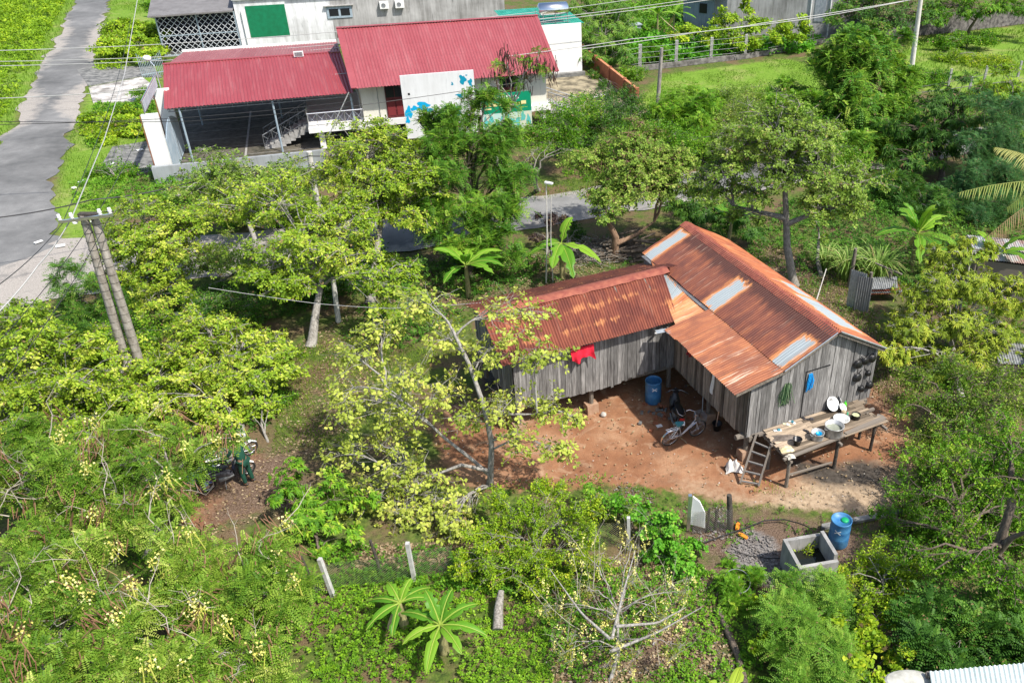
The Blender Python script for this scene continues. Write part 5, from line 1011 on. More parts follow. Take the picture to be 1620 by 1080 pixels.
r = np.random.default_rng(44); VV = []
for poly, n_ in ((YARD, 900), (gpoly([(330, 735), (480, 690), (480, 800), (300, 860)]), 500), (STRIP, 1500), (LITTER, 3500), (LITTER2, 3500), (LITTER3, 2000), (gpoly([(700, 400), (960, 400), (1000, 440), (760, 480), (560, 560), (440, 560)]), 3500)):
    q = scatter(poly, n_*2, r)[:n_]; VV.append(np.column_stack([q, r.uniform(.005, .03, len(q))]))
P = np.concatenate(VV); V, Q = leaves(P, nrm(r.normal(size=P.shape)*[1, 1, .15]), nrm(r.normal(0, .4, P.shape)+[0, 0, 1]), r.uniform(.05, .13, len(P)), .06); tag(build('fallen_leaves', V, [Q], DRY, attrs={'tint': ('FACE', r.random(len(Q)))}), 'dry fallen leaves scattered over the bare soil', 'fallen leaves', kind='stuff')
# ================================================================ red-roofed compound
OA = radians(18.6); OE = V3(cos(OA), sin(OA), 0); ON = V3(-sin(OA), cos(OA), 0); OO = V3(-25.69, 49.35, 0)
def ow(e, n, z=0.): return OO+OE*e+ON*n+Z3*z
def obox(mb, e0, e1, n0, n1, z0, z1): return mb.box(ow((e0+e1)/2, (n0+n1)/2, (z0+z1)/2), (e1-e0, n1-n0, z1-z0), OA)
cy = MB(); obox(cy, -1.6, 10.5, -2.9, 13, -.02, .07); tag(cy.build('paved_yard', stained('wet_concrete', (.17, .15, .12), (.03, .032, .022), .95, 2.)), kind='structure')
m = MB()
for i in range(7):
    obox(m, -1.4, 10, -1.6+i*1.9, -1.57+i*1.9, .07, .074)
obox(m, 2.9, 3.02, -2.6, 10, .07, .0745); tag(m.build('yard_joints', CONC), kind='structure')
yw = thing('yard_wall', ow(2.6, -3), 'low grey rendered wall along the near side of the paved yard', 'wall'); m = MB(); obox(m, -1.7, 7.6, -3.15, -2.95, 0, .95); obox(m, -1.72, -1.5, -3.2, -2.0, 0, .9); m.build('wall', YARDW, yw)
# canopy
cn = thing('canopy', ow(4.5, 4), 'long open canopy of red corrugated tin on slim blue posts', 'canopy')
corrug(cn, 'roof', REDROOF2, ow(-1.45, 7.9, 4.12), ow(9.66, 7.9, 4.12), ow(9.92, -.2, 3.38), ow(-.75, -.2, 3.38), pitch=.2, amp=.022, rag=.004, seed=3)
corrug(cn, 'roof', REDOLD, ow(-1.2, 8., 4.1), ow(9.66, 8., 4.1), ow(9.66, 14.6, 3.42), ow(-1.0, 14.6, 3.42), pitch=.2, amp=.022, rag=.004, seed=4)
m = MB(); m.beam(ow(-1.5, 7.95, 4.15), ow(9.66, 7.95, 4.15), .35, .02); m.build('ridge_cap', REDROOF2, cn); m = MB(); m.beam(ow(-1.1, 14.7, 3.5), ow(9.6, 14.7, 3.5), .16, .14); m.build('gutter', WHITE, cn)
for e, n in ((0, 0), (5.14, .1), (9.7, .1), (0, 7.6), (5.1, 7.6), (9.6, 7.6)): m = MB(); m.tube([ow(e, n, .05), ow(e, n, 3.3)], .062, 10); m.build('post', BLUEP, cn)
m = MB(); m.beam(ow(-.6, 0, 3.28), ow(9.8, 0, 3.28), .05, .05); m.beam(ow(-.6, 0, 3.12), ow(9.8, 0, 3.12), .04, .04)
for e in np.arange(-.5, 9.9, .85): m.beam(ow(e, 0, 3.12), ow(e, 0, 3.28), .03, .03)
for e in np.arange(-.6, 9.9, 2.1): m.beam(ow(e, 0, 3.24), ow(e, 7.8, 3.98), .05, .08)
m.build('truss', DSTEEL, cn)
sp_ = thing('solar_lamp', ow(6.9, 7.2, 4.1), 'small white floodlight panel mounted on the red canopy ridge', 'lamp'); m = MB(); q = ow(6.95, 7.3, 4.3); m.box(q, (.62, .1, .34), OA); m.build('case', WHITE, sp_); m = MB(); m.box(q-ON*.06, (.5, .02, .24), OA); m.build('panel', DSTEEL, sp_)
# main hall on a raised floor
of_ = thing('office_hall', ow(16, 3), 'cream hall on a raised floor under a large red corrugated roof', 'building')
m = MB(); obox(m, 10.3, 22.1, 0, 12.0, 1.55, 3.95)
m.build('wall', CREAM, of_)
m = MB(); obox(m, 6.9, 10.3, -.5, 7, 1.22, 1.55); obox(m, 10.28, 22.3, -.25, 12, 1.2, 1.56); m.build('floor_slab', WHITE, of_)
for e, n in ((7.6, .1), (10.6, .1), (14.2, .1), (18, .1), (21.8, .1), (7.6, 5), (21.8, 6), (14, 6)): m = MB(); obox(m, e-.17, e+.17, n-.17, n+.17, 0, 1.22); m.build('pier', WHITE, of_)
corrug(of_, 'roof', REDROOF, ow(9.68, 7., 5.82), ow(23.4, 7., 5.82), ow(22.75, -.95, 3.8), ow(9.85, -.95, 3.8), pitch=.2, amp=.022, rag=.004, seed=5)
corrug(of_, 'roof', REDROOF, ow(9.68, 7.1, 5.82), ow(23.4, 7.1, 5.82), ow(23.4, 13.5, 3.9), ow(9.7, 13.5, 3.9), pitch=.2, amp=.022, rag=.004, seed=6)
m = MB(); m.beam(ow(9.62, 7.05, 5.87), ow(23.45, 7.05, 5.87), .4, .02); m.beam(ow(9.78, 7.05, 5.84), ow(9.93, -.95, 3.85), .32, .03); m.beam(ow(23.3, 7.05, 5.84), ow(22.66, -.95, 3.85), .22, .03); m.build('ridge_cap', REDROOF, of_)
m = MB(); m.add([ow(10.3, 0, 3.9), ow(10.3, 12, 3.9), ow(10.3, 7, 5.6)], [[[0, 1, 2]]]); m.add([ow(22.1, 0, 3.9), ow(22.1, 12, 3.9), ow(22.1, 7, 5.6)], [[[0, 2, 1]]]); m.build('gable', CREAM, of_)
MAR = mat('maroon_joinery', (.085, .012, .016), (.16, .03, .035), 6., .5)
def door_(e, z0, z1, w_, nm):
    m = MB(); obox(m, e, e+w_, -.06, 0, z0, z1); d = m.build(nm, MAR, of_); m = MB()
    for a in (.04, .52): obox(m, e+w_*a, e+w_*(a+.44), -.075, -.06, z1-.75, z1-.08)
    m.build('pane', mat('dark_glass', (.02, .022, .025), None, rough=.15), d); m = MB()
    for a in (.06, .54): obox(m, e+w_*a, e+w_*(a+.4), -.085, -.06, z0+.15, z1-.95)
    m.build('panel', mat('maroon_panel', (.20, .03, .035), None, rough=.5), d)
door_(11.75, 1.6, 3.62, 1.15, 'door'); door_(19.0, 1.6, 3.62, 1.3, 'door')
m = MB(); m.tube([ow(10.15, -.3, 3.75), ow(10.15, -.1, 1.6)], .03, 6); m.tube([ow(11.3, -.05, 3.8), ow(11.3, -.05, 1.6)], .02, 5); m.build('downpipe', DSTEEL, of_)
rl = MB()
def rail(mb, a, b, h, n):
    a, b = np.array(a), np.array(b); mb.tube([a+Z3*h, b+Z3*h], .035, 6); mb.tube([a+Z3*.12, b+Z3*.12], .014, 5)
    for i in range(n+1):
        q = a+(b-a)*i/n; mb.tube([q, q+Z3*h], .014, 4)
        if i < n: q2 = a+(b-a)*(i+1)/n; mb.tube([q+Z3*.12, q2+Z3*(h-.02)], .009, 4); mb.tube([q2+Z3*.12, q+Z3*(h-.02)], .009, 4)
rail(rl, ow(6.95, -.42, 1.55), ow(10.25, -.42, 1.55), .85, 6); rail(rl, ow(6.95, -.42, 1.55), ow(6.95, .9, 1.55), .85, 2); rl.build('railing', STEEL, of_)
m = MB(); k = 9
for i in range(k): e0 = 4.1+i*(2.8/k); obox(m, e0, e0+2.8/k+.02, 1.0, 2.5, max(0, 1.38*(i/k)-.35), 1.38*((i+1)/k)); 
m.build('stairs', CONC, of_); m = MB()
for n in (.95, 2.55): rail(m, ow(4.1, n, .1), ow(6.95, n, 1.5), .85, 5)
m.build('stair_rail', DSTEEL, of_)
# right-hand stair and court
m = MB()
for i in range(8): e0 = 22.3+i*.42; obox(m, e0, e0+.44, -.1, 1.3, 0, 1.5-.18*i)
m.build('stairs', CONC, of_); m = MB()
for n in (-.12, 1.32): rail(m, ow(22.2, n, 1.5), ow(26., n, .0), .85, 7)
m.build('stair_rail', DSTEEL, of_)
ct = MB(); obox(ct, 22.3, 29.6, -1.5, 12, -.03, .06); tag(ct.build('court_paving', mat('mossy_paving', (.10, .085, .055), (.34, .29, .19), 1.2, .85, lo=.38, hi=.6)), kind='structure')
wb = thing('annex', ow(26, 15), 'plain white block with green tin roof to the right of the red roof', 'building')
m = MB(); obox(m, 23.2, 28.26, 12.6, 12.8, 0, 4.0); obox(m, 28.06, 28.26, 12.8, 19, 0, 3.9); obox(m, 23.2, 28.06, 12.8, 19, 0, 3.6); m.build('wall', WHITE, wb); GRT = mat('green_tin', (.01, .22, .15), (.05, .38, .27), 2., .5, .1)
corrug(wb, 'roof', GRT, ow(22.6, 19.2, 4.15), ow(28.6, 19.2, 4.15), ow(28.6, 12.95, 3.93), ow(22.6, 12.95, 3.93), pitch=.2, amp=.02); m = MB(); obox(m, 23.6, 24.1, 12.54, 12.6, 2.1, 2.9); m.build('window', mat('dark_glass', (.02, .022, .025), None), wb)
m = MB(); obox(m, 23, 28.4, 12.2, 12.6, 0, .3); m.build('plinth', CONC_D, wb)
# billboard and banner
bb = thing('billboard', ow(14.8, -2.4), 'large white billboard with bright blue brush shapes in front of the hall', 'billboard'); m = MB(); obox(m, 12.6, 17.0, -2.46, -2.36, .9, 4.72); m.build('panel', stained('billboard_white', (.68, .69, .70), (.42, .42, .41), .4, .5), bb)
m = MB(); [obox(m, e-.04, e+.04, -2.34, -2.26, 0, 4.6) for e in (13, 14.8, 16.6)]; m.build('frame', DSTEEL, bb); r = np.random.default_rng(9)
def blob(mb, e, z, re_, rz_, seed, n=-2.467, k=18):
    rr = np.random.default_rng(seed); a = np.arange(k)*2*pi/k; f = 1+.25*np.sin(a*3+rr.random()*6)+.16*np.sin(a*5+rr.random()*6)+rr.normal(0, .06, k); mb.add([ow(e+re_*f[i]*cos(a[i]), n, z+rz_*f[i]*sin(a[i])) for i in range(k)], [np.arange(k)[None]])
BLP = mat('billboard_blue', (.0, .34, .62), None, rough=.5); TEAL = mat('billboard_teal', (.0, .25, .38), None, rough=.5)
for i, (e, z, a, b) in enumerate([(12.85, 2.5, .22, .32), (13.25, 2.72, .26, .14), (13.75, 2.85, .36, .24), (14.1, 2.55, .2, .15), (15.3, 2.6, .3, .16), (15.8, 2.35, .26, .3), (12.75, 2.05, .12, .2), (16.1, 3.2, .12, .1), (14.9, 2.2, .25, .12)]): m = MB(); blob(m, e, z, a, b, i); m.build('blue_shape', BLP, bb)
for i, (e, z, a, b) in enumerate([(16.3, 4.2, .2, .26), (16.75, 4.0, .12, .22), (16.55, 4.45, .06, .04), (15.65, 4.0, .06, .1), (16.0, 3.3, .2, .08)]): m = MB(); blob(m, e, z, a, b, i+30); m.build('teal_shape', TEAL, bb)
m = MB(); obox(m, 12.95, 13.07, -2.47, -2.46, 3.55, 3.67); m.build('black_square', BLACKP, bb)
bn = thing('banner', ow(18.9, -2.5), 'green banner with a pale ring emblem and yellow blocks in front of the hall', 'banner'); m = MB(); obox(m, 17.3, 20.45, -2.56, -2.5, 1.98, 3.2); m.build('green_field', mat('banner_green', (.0, .24, .12), None, rough=.5), bn)
m = MB(); obox(m, 17.3, 20.45, -2.555, -2.5, .8, 1.978); m.build('lower_panel', mat('banner_sand', (.62, .60, .44), (.40, .62, .60), 1.1, .6), bn)
m = MB(); m.torus(ow(17.55, -2.57, 2.93), .1, .022, ON, 20, 6); m.build('emblem_ring', WHITE, bn); m = MB(); r = np.random.default_rng(4)
for i in range(13): e = 17.9+i*.14; obox(m, e, e+.09, -2.572, -2.562, 2.93, 2.93+r.uniform(.07, .11)); obox(m, e+.02, e+.1, -2.572, -2.562, 2.8, 2.8+r.uniform(.04, .08))
m.build('small_lines', mat('banner_text', (.65, .75, .70), None), bn); m = MB()
for e, w_, h in ((17.4, .22, .16), (17.72, .18, .22), (18.0, .3, .2), (18.45, .2, .12), (18.75, .16, .2), (19.05, .3, .22), (19.5, .22, .14), (19.8, .32, .22), (17.5, .4, .08), (18.6, .5, .07)): obox(m, e, e+w_, -2.572, -2.562, 2.42 if h > .1 else 2.24, (2.42 if h > .1 else 2.24)+h)
m.build('yellow_blocks', mat('banner_yellow', (.75, .66, .30), None), bn); m = MB()
for i in range(9): blob(m, 17.5+i*.34, 1.45+.2*sin(i*2), .14, .3, i+60, -2.567)
m.build('teal_pattern', mat('banner_teal', (.10, .45, .42), None), bn)
# gate pillars, arched gate, sign frame, lamp
gp = thing('gate', ow(-1.3, 0), 'tall white gate pillars with an arched pale blue sheet gate', 'gate')
for n0, n1, h in ((-2.95, -2.1, 3.75), (2.6, 3.4, 3.75)): m = MB(); m.box(ow(-1.15, (n0+n1)/2-.0, .9*(n0 < 0)*0+h/2), (.85, .3, h), OA); m.build('pillar', WHITE, gp)
m = MB(); m.beam(ow(-1.62, -2.68, .9), ow(-1.62, -2.68, 3.75), .05, .03); m.beam(ow(-1.62, 2.83, .9), ow(-1.62, 2.83, 3.75), .05, .03); m.build('brick_edge', BRICK, gp)
a = np.linspace(0, 1, 20); nn_ = -2.3+4.7*a; top = 2.0+.75*np.sin(a*pi*.9+.25); rows = np.array([[ow(-.72+.06*x_, y, z) for z in np.linspace(.15, t_, 5)] for x_, y, t_ in zip(a, nn_, top)]); m = MB(); m.sheet(rows); m.sheet(rows[::-1]-OE*.03); m.build('gate_leaf', mat('pale_blue_sheet', (.36, .46, .54), (.52, .60, .66), 1.4, .5, .1), gp, smooth=True)
m = MB(); m.tube([q[-1] for q in rows], .03, 6); m.tube([q[0] for q in rows], .03, 6)
for i in (0, 10, 19): m.tube([rows[i][0], rows[i][-1]], .025, 5)
m.build('gate_frame', BLUEP, gp)
sf = thing('sign_frame', ow(-1.2, 0, 3.8), 'bare steel sign frame bridging the two gate pillars', 'sign'); m = MB()
for z in (3.85, 4.5): m.beam(ow(-1.35, -2.6, z), ow(-1.35, 3.3, z), .05, .05)
for n in np.linspace(-2.6, 3.3, 6): m.beam(ow(-1.35, n, 3.75), ow(-1.35, n, 4.5), .04, .04)
for n in np.linspace(-2.6, 2.1, 5): m.beam(ow(-1.35, n, 3.85), ow(-1.35, n+1.18, 4.5), .03, .03)
m.build('frame', STEEL, sf); m = MB(); obox(m, -1.33, -1.31, -2.5, 3.2, 3.9, 4.45); m.build('backing', mat('faded_sign_sheet', (.34, .37, .42), (.5, .53, .56), 3., .6), sf)
lm = thing('street_lamp', ow(-1.3, 3.4), 'white bulb-shaped lamp on a thin bracket above the gate', 'lamp'); m = MB(); m.tube([ow(-1.2, 3.3, 3.6), ow(-1.25, 3.5, 5.0), ow(-1.5, 3.6, 5.4)], .035, 6); m.build('bracket', STEEL, lm); m = MB(); m.ball(ow(-1.55, 3.6, 5.45), (.25, .2, .18), 14, 8); m.build('lamp_head', WHITE, lm, smooth=True)
rg = thing('railing_gate', G(232, 128), 'tilted pale blue bar gate standing open at the driveway', 'gate'); m = MB(); a, b = G(226, 124), G(262, 118); 
for i in range(15): q = a+(b-a)*i/14; m.tube([q, q+Z3*(1.9-.5*sin(i/14*pi))], .022, 5)
for z in (.25, 1.25): m.tube([a+Z3*z, b+Z3*z], .03, 5)
m.build('bars', BLUEP, rg)
# grey workshop behind
GA = radians(19.5); GE = V3(cos(GA), sin(GA), 0); GN = V3(-sin(GA), cos(GA), 0); GO = G(262, 90)
def gw_(e, n, z=0.): return GO+GE*e+GN*n+Z3*z
def gbox(mb, e0, e1, n0, n1, z0, z1): return mb.box(gw_((e0+e1)/2, (n0+n1)/2, (z0+z1)/2), (e1-e0, n1-n0, z1-z0), GA)
GEN = lambda px, py, z: (lambda q: ((q-GO)@GE, (q-GO)@GN))(G(px, py, z))
ws = thing('workshop', gw_(10, 5), 'long stained white and grey workshop wall behind the red roofs', 'building')
m = MB(); gbox(m, 6.4, 30.5, 0, 9, 0, 4.3); m.build('wall', STAINW, ws); m = MB(); gbox(m, 14.5, 30.52, -.02, 0, 0, 4.28); m.build('mouldy_wall', STAING, ws)
m = MB(); m.add([gw_(10.9, -.25, 4.42), gw_(19.8, -.25, 4.42), gw_(19.8, 9, 4.7), gw_(10.9, 9, 4.7)], [[[0, 1, 2, 3]]]); gbox(m, 10.9, 19.8, -.3, -.22, 4.28, 4.43); m.build('roof', mat('brown_grey_roof', (.13, .115, .11), (.19, .175, .17), 3., .6), ws)
m = MB(); gbox(m, 6.3, 30.5, -.06, .12, 4.3, 4.5) if 0 else gbox(m, 6.3, 6.6, -.2, 9, 4.3, 4.62); gbox(m, 6.3, 10.9, -.2, 0, 4.3, 4.6); gbox(m, 19.8, 30.5, -.1, .12, 4.3, 4.5); m.build('parapet', WHITE, ws); m = MB(); gbox(m, 6.6, 10.9, 0, 9, 4.3, 4.34); m.build('flat_roof', CONC_D, ws)
m = MB(); gbox(m, 7.3, 10.6, -.06, .0, 1.1, 3.75); m.build('green_shutter', mat('green_canvas', (.0, .14, .055), (.0, .18, .075), 3., .7), ws); m = MB(); gbox(m, 6.9, 7.25, -.2, .05, 0, 3.4); m.build('pilaster', WHITE, ws)
wn = MB(); gbox(wn, 14.1, 16.3, -.1, 0, 2.3, 3.3); wf = wn.build('window', BLUEP, ws); m = MB(); gbox(m, 14.3, 15.1, -.12, -.1, 2.5, 3.1); gbox(m, 15.3, 16.1, -.12, -.1, 2.5, 3.1); m.build('pane', mat('dark_glass', (.02, .022, .025), None), wf)
m = MB(); gbox(m, 13.9, 16.5, -.3, 0, 3.36, 3.42); m.build('window_hood', CONC, wf)
# lattice porch
pc = thing('porch', gw_(3, 1), 'porch with a grey roof and diamond lattice front at the workshop end', 'porch'); m = MB(); m.add([gw_(-.5, -.6, 3.45), gw_(6.3, -.6, 3.55), gw_(6.4, 6, 4.3), gw_(-.6, 6, 4.2)], [[[0, 1, 2, 3]]]); m.add([gw_(-.5, -.6, 3.36), gw_(6.3, -.6, 3.46), gw_(6.3, -.6, 3.58), gw_(-.5, -.6, 3.48)], [[[0, 1, 2, 3]]]); m.build('roof', mat('grey_brown_sheet', (.15, .14, .135), (.21, .2, .195), 1.5, .6), pc)
A, B = [], []; H_ = 3.3; sp2 = .5
for sg in (1, -1):
    for x in np.arange(-H_, 6.3, sp2):
        x0, x1 = x, x+H_; z0, z1 = (0, H_) if sg > 0 else (H_, 0)
        if x0 < 0: z0 += -x0*sg; x0 = 0
        if x1 > 6.3: z1 -= (x1-6.3)*sg; x1 = 6.3
        A.append(gw_(x0, -.02*sg, z0+.05)); B.append(gw_(x1, -.02*sg, z1+.05))
v, q = segs(A, B, .024, .024, 4); build('lattice', v, [q], mat('lattice_paint', (.55, .58, .60), None), pc)
m = MB(); [m.beam(gw_(e, 0, 0), gw_(e, 0, 3.4), .09, .09) for e in (0, 3.2, 6.3)]; [m.beam(gw_(0, 0, z), gw_(6.3, 0, z), .07, .07) for z in (.08, 1.7, 3.36)]; m.build('frame', BLUEP, pc); m = MB(); gbox(m, 0, 6.3, 5.5, 5.6, 0, 3.9); gbox(m, -.02, .05, .4, 5.6, 0, 3.5); m.build('back_wall', mat('dark_wall', (.05, .055, .08), (.10, .11, .15), 1., .8), pc)
m = MB(); gbox(m, 0, 6.3, .1, 5.5, -.02, .06); m.build('floor', CONC_D, pc)
for e, lb in ((18.8, 'white air-conditioner unit left on the workshop wall'), (20.2, 'white air conditioner pipe box right on the workshop wall')):
    z = 3.0; t = thing('air_conditioner', gw_(e, -.3, z), lb, 'air conditioner'); m = MB(); gbox(m, e, e+.8, -.45, -.05, z-.1, z+.5); m.build('case', WHITE, t); m = MB(); m.torus(gw_(e+.33, -.46, z+.2), .18, .02, GN, 18, 5); m.lathe(gw_(e+.33, -.46, z+.2), [(.0, 0), (.17, 0)], 16, GN, close=False); m.build('fan', DSTEEL, t)
wt_ = thing('rooftop_tank', G(875, 38), 'shiny horizontal steel water tank on a pipe stand behind the red roof', 'water tank'); e, n = GEN(876, 25, 4.5)
m = MB(); q0, q1 = gw_(e-1.15, n, 4.95), gw_(e+1.05, n, 4.95); m.tube([q0-GE*.12, q0, q1, q1+GE*.12], [.35, .55, .55, .35], 22); m.build('drum', mat('polished_steel', (.75, .77, .78), None, rough=.16, metal=1.), wt_, smooth=True); m = MB()
for x in (-1, 0, 1):
    for y in (-.5, .5): m.tube([gw_(e+x, n+y, 0), gw_(e+x, n+y, 4.9)], .03, 5)
for z in (3.7, 4.1, 4.45): [m.tube([gw_(e-1.6, n+y, z), gw_(e+1.2, n+y, z)], .025, 5) for y in (-.55, .5)]
for x in (-1.6, -1.3): m.tube([gw_(e+x, n-.5, 3.4), gw_(e+x, n-.5, 5.1)], .025, 5)
m.build('stand', DSTEEL, wt_); m = MB(); gbox(m, e-1.2, e+1.3, n-.2, n+2, 0, 3.9); m.build('base_block', CONC, wt_)
# brick boundary wall of the court
bw = thing('brick_wall', G(960, 128), 'orange brick boundary wall running down beside the court', 'wall'); ORB = N('orange_brick'); v_ = ORB.n('TexBrick'); ORB.set(v_.inputs['Vector'], ORB.co('UV')); v_.inputs['Color1'].default_value = (.42, .135, .065, 1); v_.inputs['Color2'].default_value = (.33, .10, .05, 1); v_.inputs['Mortar'].default_value = (.25, .15, .10, 1); v_.inputs['Scale'].default_value = 3.; v_.inputs['Mortar Size'].default_value = .012
ORBM = ORB.done(ORB.mix(ORB.ramp(ORB.noise(ORB.co(), 1.2, 5), [(.45, 0.), (.7, .45)]), v_.outputs[0], (.16, .06, .035)), .9)
a, b = G(922, 96), G(1008, 168); a2_, b2_ = a+(b-a)*.0, b; d = nrm(b-a); m = MB(); L = np.linalg.norm(b-a); m.beam(a+Z3*.6, b+Z3*.6, .14, 1.2); o = m.build('panel', ORBM, bw, uv=np.column_stack([(np.concatenate(m.v)-a)@d, np.concatenate(m.v)[:, 2]])); m = MB(); m.beam(a+Z3*1.23, b+Z3*1.23, .2, .06); m.build('coping', mat('orange_coping', (.48, .17, .07), (.56, .26, .14), 5., .8), bw)
for t_ in (.0, .28, .55, .8, 1.): q = a+(b-a)*t_; m = MB(); m.beam(q, q+Z3*1.32, .3, .26); m.build('pier', mat('orange_pier', (.26, .09, .05), (.42, .15, .08), 5., .9), bw)
rag('sack', 'crumpled white bag lying on the court paving', 'sack', G(950, 155), (1.1, .5), mat('white_sack', (.7, .7, .7), None), 33, h=.3)
# concrete fence with posts behind the meadow
fw_ = thing('low_wall', G(1120, 98), 'low mouldy stone base wall under the white fence posts beyond the meadow', 'wall'); pts = [G(x, y) for x, y in ((985, 116), (1012, 112), (1069, 106), (1124, 99), (1178, 93), (1231, 84), (1284, 72), (1340, 60))]; m = MB()
for p0, p1 in zip(pts[:-1], pts[1:]): m.beam(p0+Z3*.2, p1+Z3*.2, .22, .42)
m.build('base', mat('mouldy_stone', (.07, .065, .06), (.25, .235, .22), 2.5, .9), fw_)
for i, (x, y, h, w_) in enumerate([(955, 104, 1.75, .3), (1012, 111, 2.05, .34), (1069, 105, 2.1, .32), (1124, 98, 2.0, .3), (1178, 92, 1.95, .28), (1231, 82, 1.5, .16), (1284, 70, 1.4, .16)]):
    p = G(x, y); m = MB(); m.beam(p, p+V3(.03, 0, h), w_, w_*.8); tag(m.build('fence_post', CONC if i < 5 else POSTW, loc=p), 'white-grey concrete fence post beyond the meadow, '+['first from the left by the brick wall', 'second from the left by the bare tree', 'third from the left', 'fourth from the left', 'fifth from the left, the last thick one', 'slim one left of the tall stained wall', 'slim one before the tall stained wall'][i], 'fence post', 'fence posts beyond the meadow')
for i in range(4):
    z = .6+i*.42; m = MB()
    for p0, p1 in zip(pts[:-1], pts[1:]): m.tube([p0+Z3*z, (p0+p1)/2+Z3*(z-.04), p1+Z3*z], .012, 4)
    m.build('fence_wire', DSTEEL, fw_)
for i, (x, y) in enumerate([(1500, 135), (1532, 148), (1556, 130), (1610, 122)]): p = G(x, y); m = MB(); m.beam(p, p+V3(.04, 0, 1.25), .17, .15); tag(m.build('fence_post', CONC, loc=p), 'grey concrete post in the right meadow, '+['leftmost, half sunk in shrubs', 'second from the left, nearest', 'third from the left', 'rightmost by the frame edge'][i], 'fence post', 'fence posts in the right meadow')
for i, (x, y) in enumerate([(1484, 52), (1534, 48), (1578, 40)]): p = G(x, y); m = MB(); m.tube([p, p+V3(.12, 0, 1.5)], .09, 6); tag(m.build('fence_post', POSTW, loc=p), 'old timber post against the far dark wall, '+['leftmost', 'middle one', 'rightmost'][i], 'fence post', 'timber posts by the far wall')
w3 = thing('boundary_wall', G(1290, 55), 'tall mould-streaked grey wall behind the vines at the top right', 'building'); a, b = G(1165, 56), G(1345, 62); d = nrm(b-a); m = MB(); m.beam(a-d*1+Z3*2.4+V3(0, .6, 0), b+d*1.5+Z3*2.4+V3(0, .6, 0), .4, 4.8); m.build('wall', STAING, w3)
m = MB(); q = a+(b-a)*.72; m.beam(q-d*.5+Z3*2.5+V3(0, .37, 0), q+d*.5+Z3*2.5+V3(0, .37, 0), .05, 2.2); m.build('shuttered_door', mat('blue_grey_boards', (.20, .23, .26), (.34, .37, .40), 5., .8), w3); m = MB(); m.tube([q-d*.9+V3(0, .3, 0), q-d*.9+V3(0, .3, 4.8)], .07, 6); m.tube([q+d*.9+V3(0, .3, 0), q+d*.9+V3(0, .3, 4.8)], .07, 6); m.build('pipe', WHITE, w3)
w4 = thing('boundary_wall', G(1500, 50), 'dark crumbling stone wall at the far top right', 'wall'); m = MB(); m.beam(G(1330, 66)+Z3*.8, G(1500, 52)+Z3*.8, .3, 1.6); m.beam(G(1500, 52)+Z3*.9, G(1680, 30)+Z3*.9, .3, 1.8); m.build('wall', mat('dark_stone_wall', (.05, .045, .045), (.22, .20, .19), 3., .9), w4)
sd = thing('tin_shack', G(1105, 40), 'blue-grey boarded shack with a rusty red roof edge at the top', 'shack'); a, b = G(1080, 42), G(1128, 47); d = nrm(b-a); nn2 = V3(-d[1], d[0], 0); m = MB(); q = (a+b)/2; m.box(q+nn2*2+Z3*1.5, (np.linalg.norm(b-a), 4, 3.0), math.atan2(d[1], d[0])); m.build('wall', mat('blue_grey_tin', (.14, .20, .25), (.26, .32, .37), 3., .7, stretch=(5, 5, .3)), sd); corrug(sd, 'roof', ROOF_BACK, a-d*.4+nn2*4.5+Z3*3.7, b+d*2+nn2*4.5+Z3*3.7, b+d*2-nn2*.6+Z3*3.0, a-d*.4-nn2*.6+Z3*3.0, seed=3); m = MB(); m.beam(q+d*.1-nn2*.03+Z3*1.9, q+d*.9-nn2*.03+Z3*1.9, .04, .9); m.build('window', BLACKP, sd)
bx = MB(); p = G(1003, 58); bx.box(p+Z3*.6, (1.1, .9, 1.0), .3); bx.box(p+Z3*1.14, (1.3, 1.1, .08), .3); tag(bx.build('crate_stand', mat('grey_crate', (.25, .30, .34), (.42, .46, .48), 3., .7), loc=p), 'blue-grey crate stand among the plants beyond the fence', 'crate')
# ---------------------------------------------------------------- utility poles and wires
def upole(label, p, h, r0, r1, mt, lean=(0, 0), name='utility_pole', n=10):
    t = thing(name, p, label, 'utility pole'); m = MB(); m.tube([p-Z3*.2, p+V3(lean[0]*.5, lean[1]*.5, h*.5), p+V3(lean[0], lean[1], h)], [r0, (r0+r1)/2, r1], n); m.build('pole', mt, t, smooth=True); return t
CPOLE = mat('aged_concrete_pole', (.20, .175, .145), (.40, .365, .32), 3.2, .9, bump=.3, stretch=(2, 2, .8)); LPOLE = mat('light_concrete_pole', (.50, .48, .43), (.66, .64, .60), 2., .85)
db = G(222, 612); dt = AT(140, 340, db[1]); t = thing('utility_pole', db, 'twin concrete utility pole with a crossarm and white insulators in the left trees', 'utility pole'); 
for o in (-.17, .17):
    m = MB(); h = dt[2]; A_ = db+V3(o*1.4, 0, 0); B_ = V3(dt[0]+o, dt[1], h); m.tube([A_-Z3*.1, (A_+B_)/2, B_], [.17, .15, .125], 10)
    m.build('pole', CPOLE, t, smooth=True)
    m = MB(); [m.torus(A_*(1-k)+B_*k, .165-.03*k, .008, nrm(B_-A_), 12, 4) for k in np.arange(.1, .98, .045)]; m.build('step_rings', DARKW, t)
m = MB(); ca, cb = AT(94, 351, db[1]-.2), AT(178, 340, db[1]-.2); m.beam(ca, cb, .09, .09); m.build('crossarm', STEEL, t); m = MB(); m.beam(V3(dt[0]-.3, dt[1], dt[2]), V3(dt[0]+.32, dt[1], dt[2]), .2, .14); m.build('pole_cap', DARKW, t)
for k in (.02, .25, .78, .97): m = MB(); q = ca*(1-k)+cb*k; m.lathe(q+Z3*.05, [(.03, 0), (.07, .03), (.04, .07), (.075, .11), (.045, .15), (.05, .2), (0, .21)], 12); m.build('insulator', WHITE, t, smooth=True)
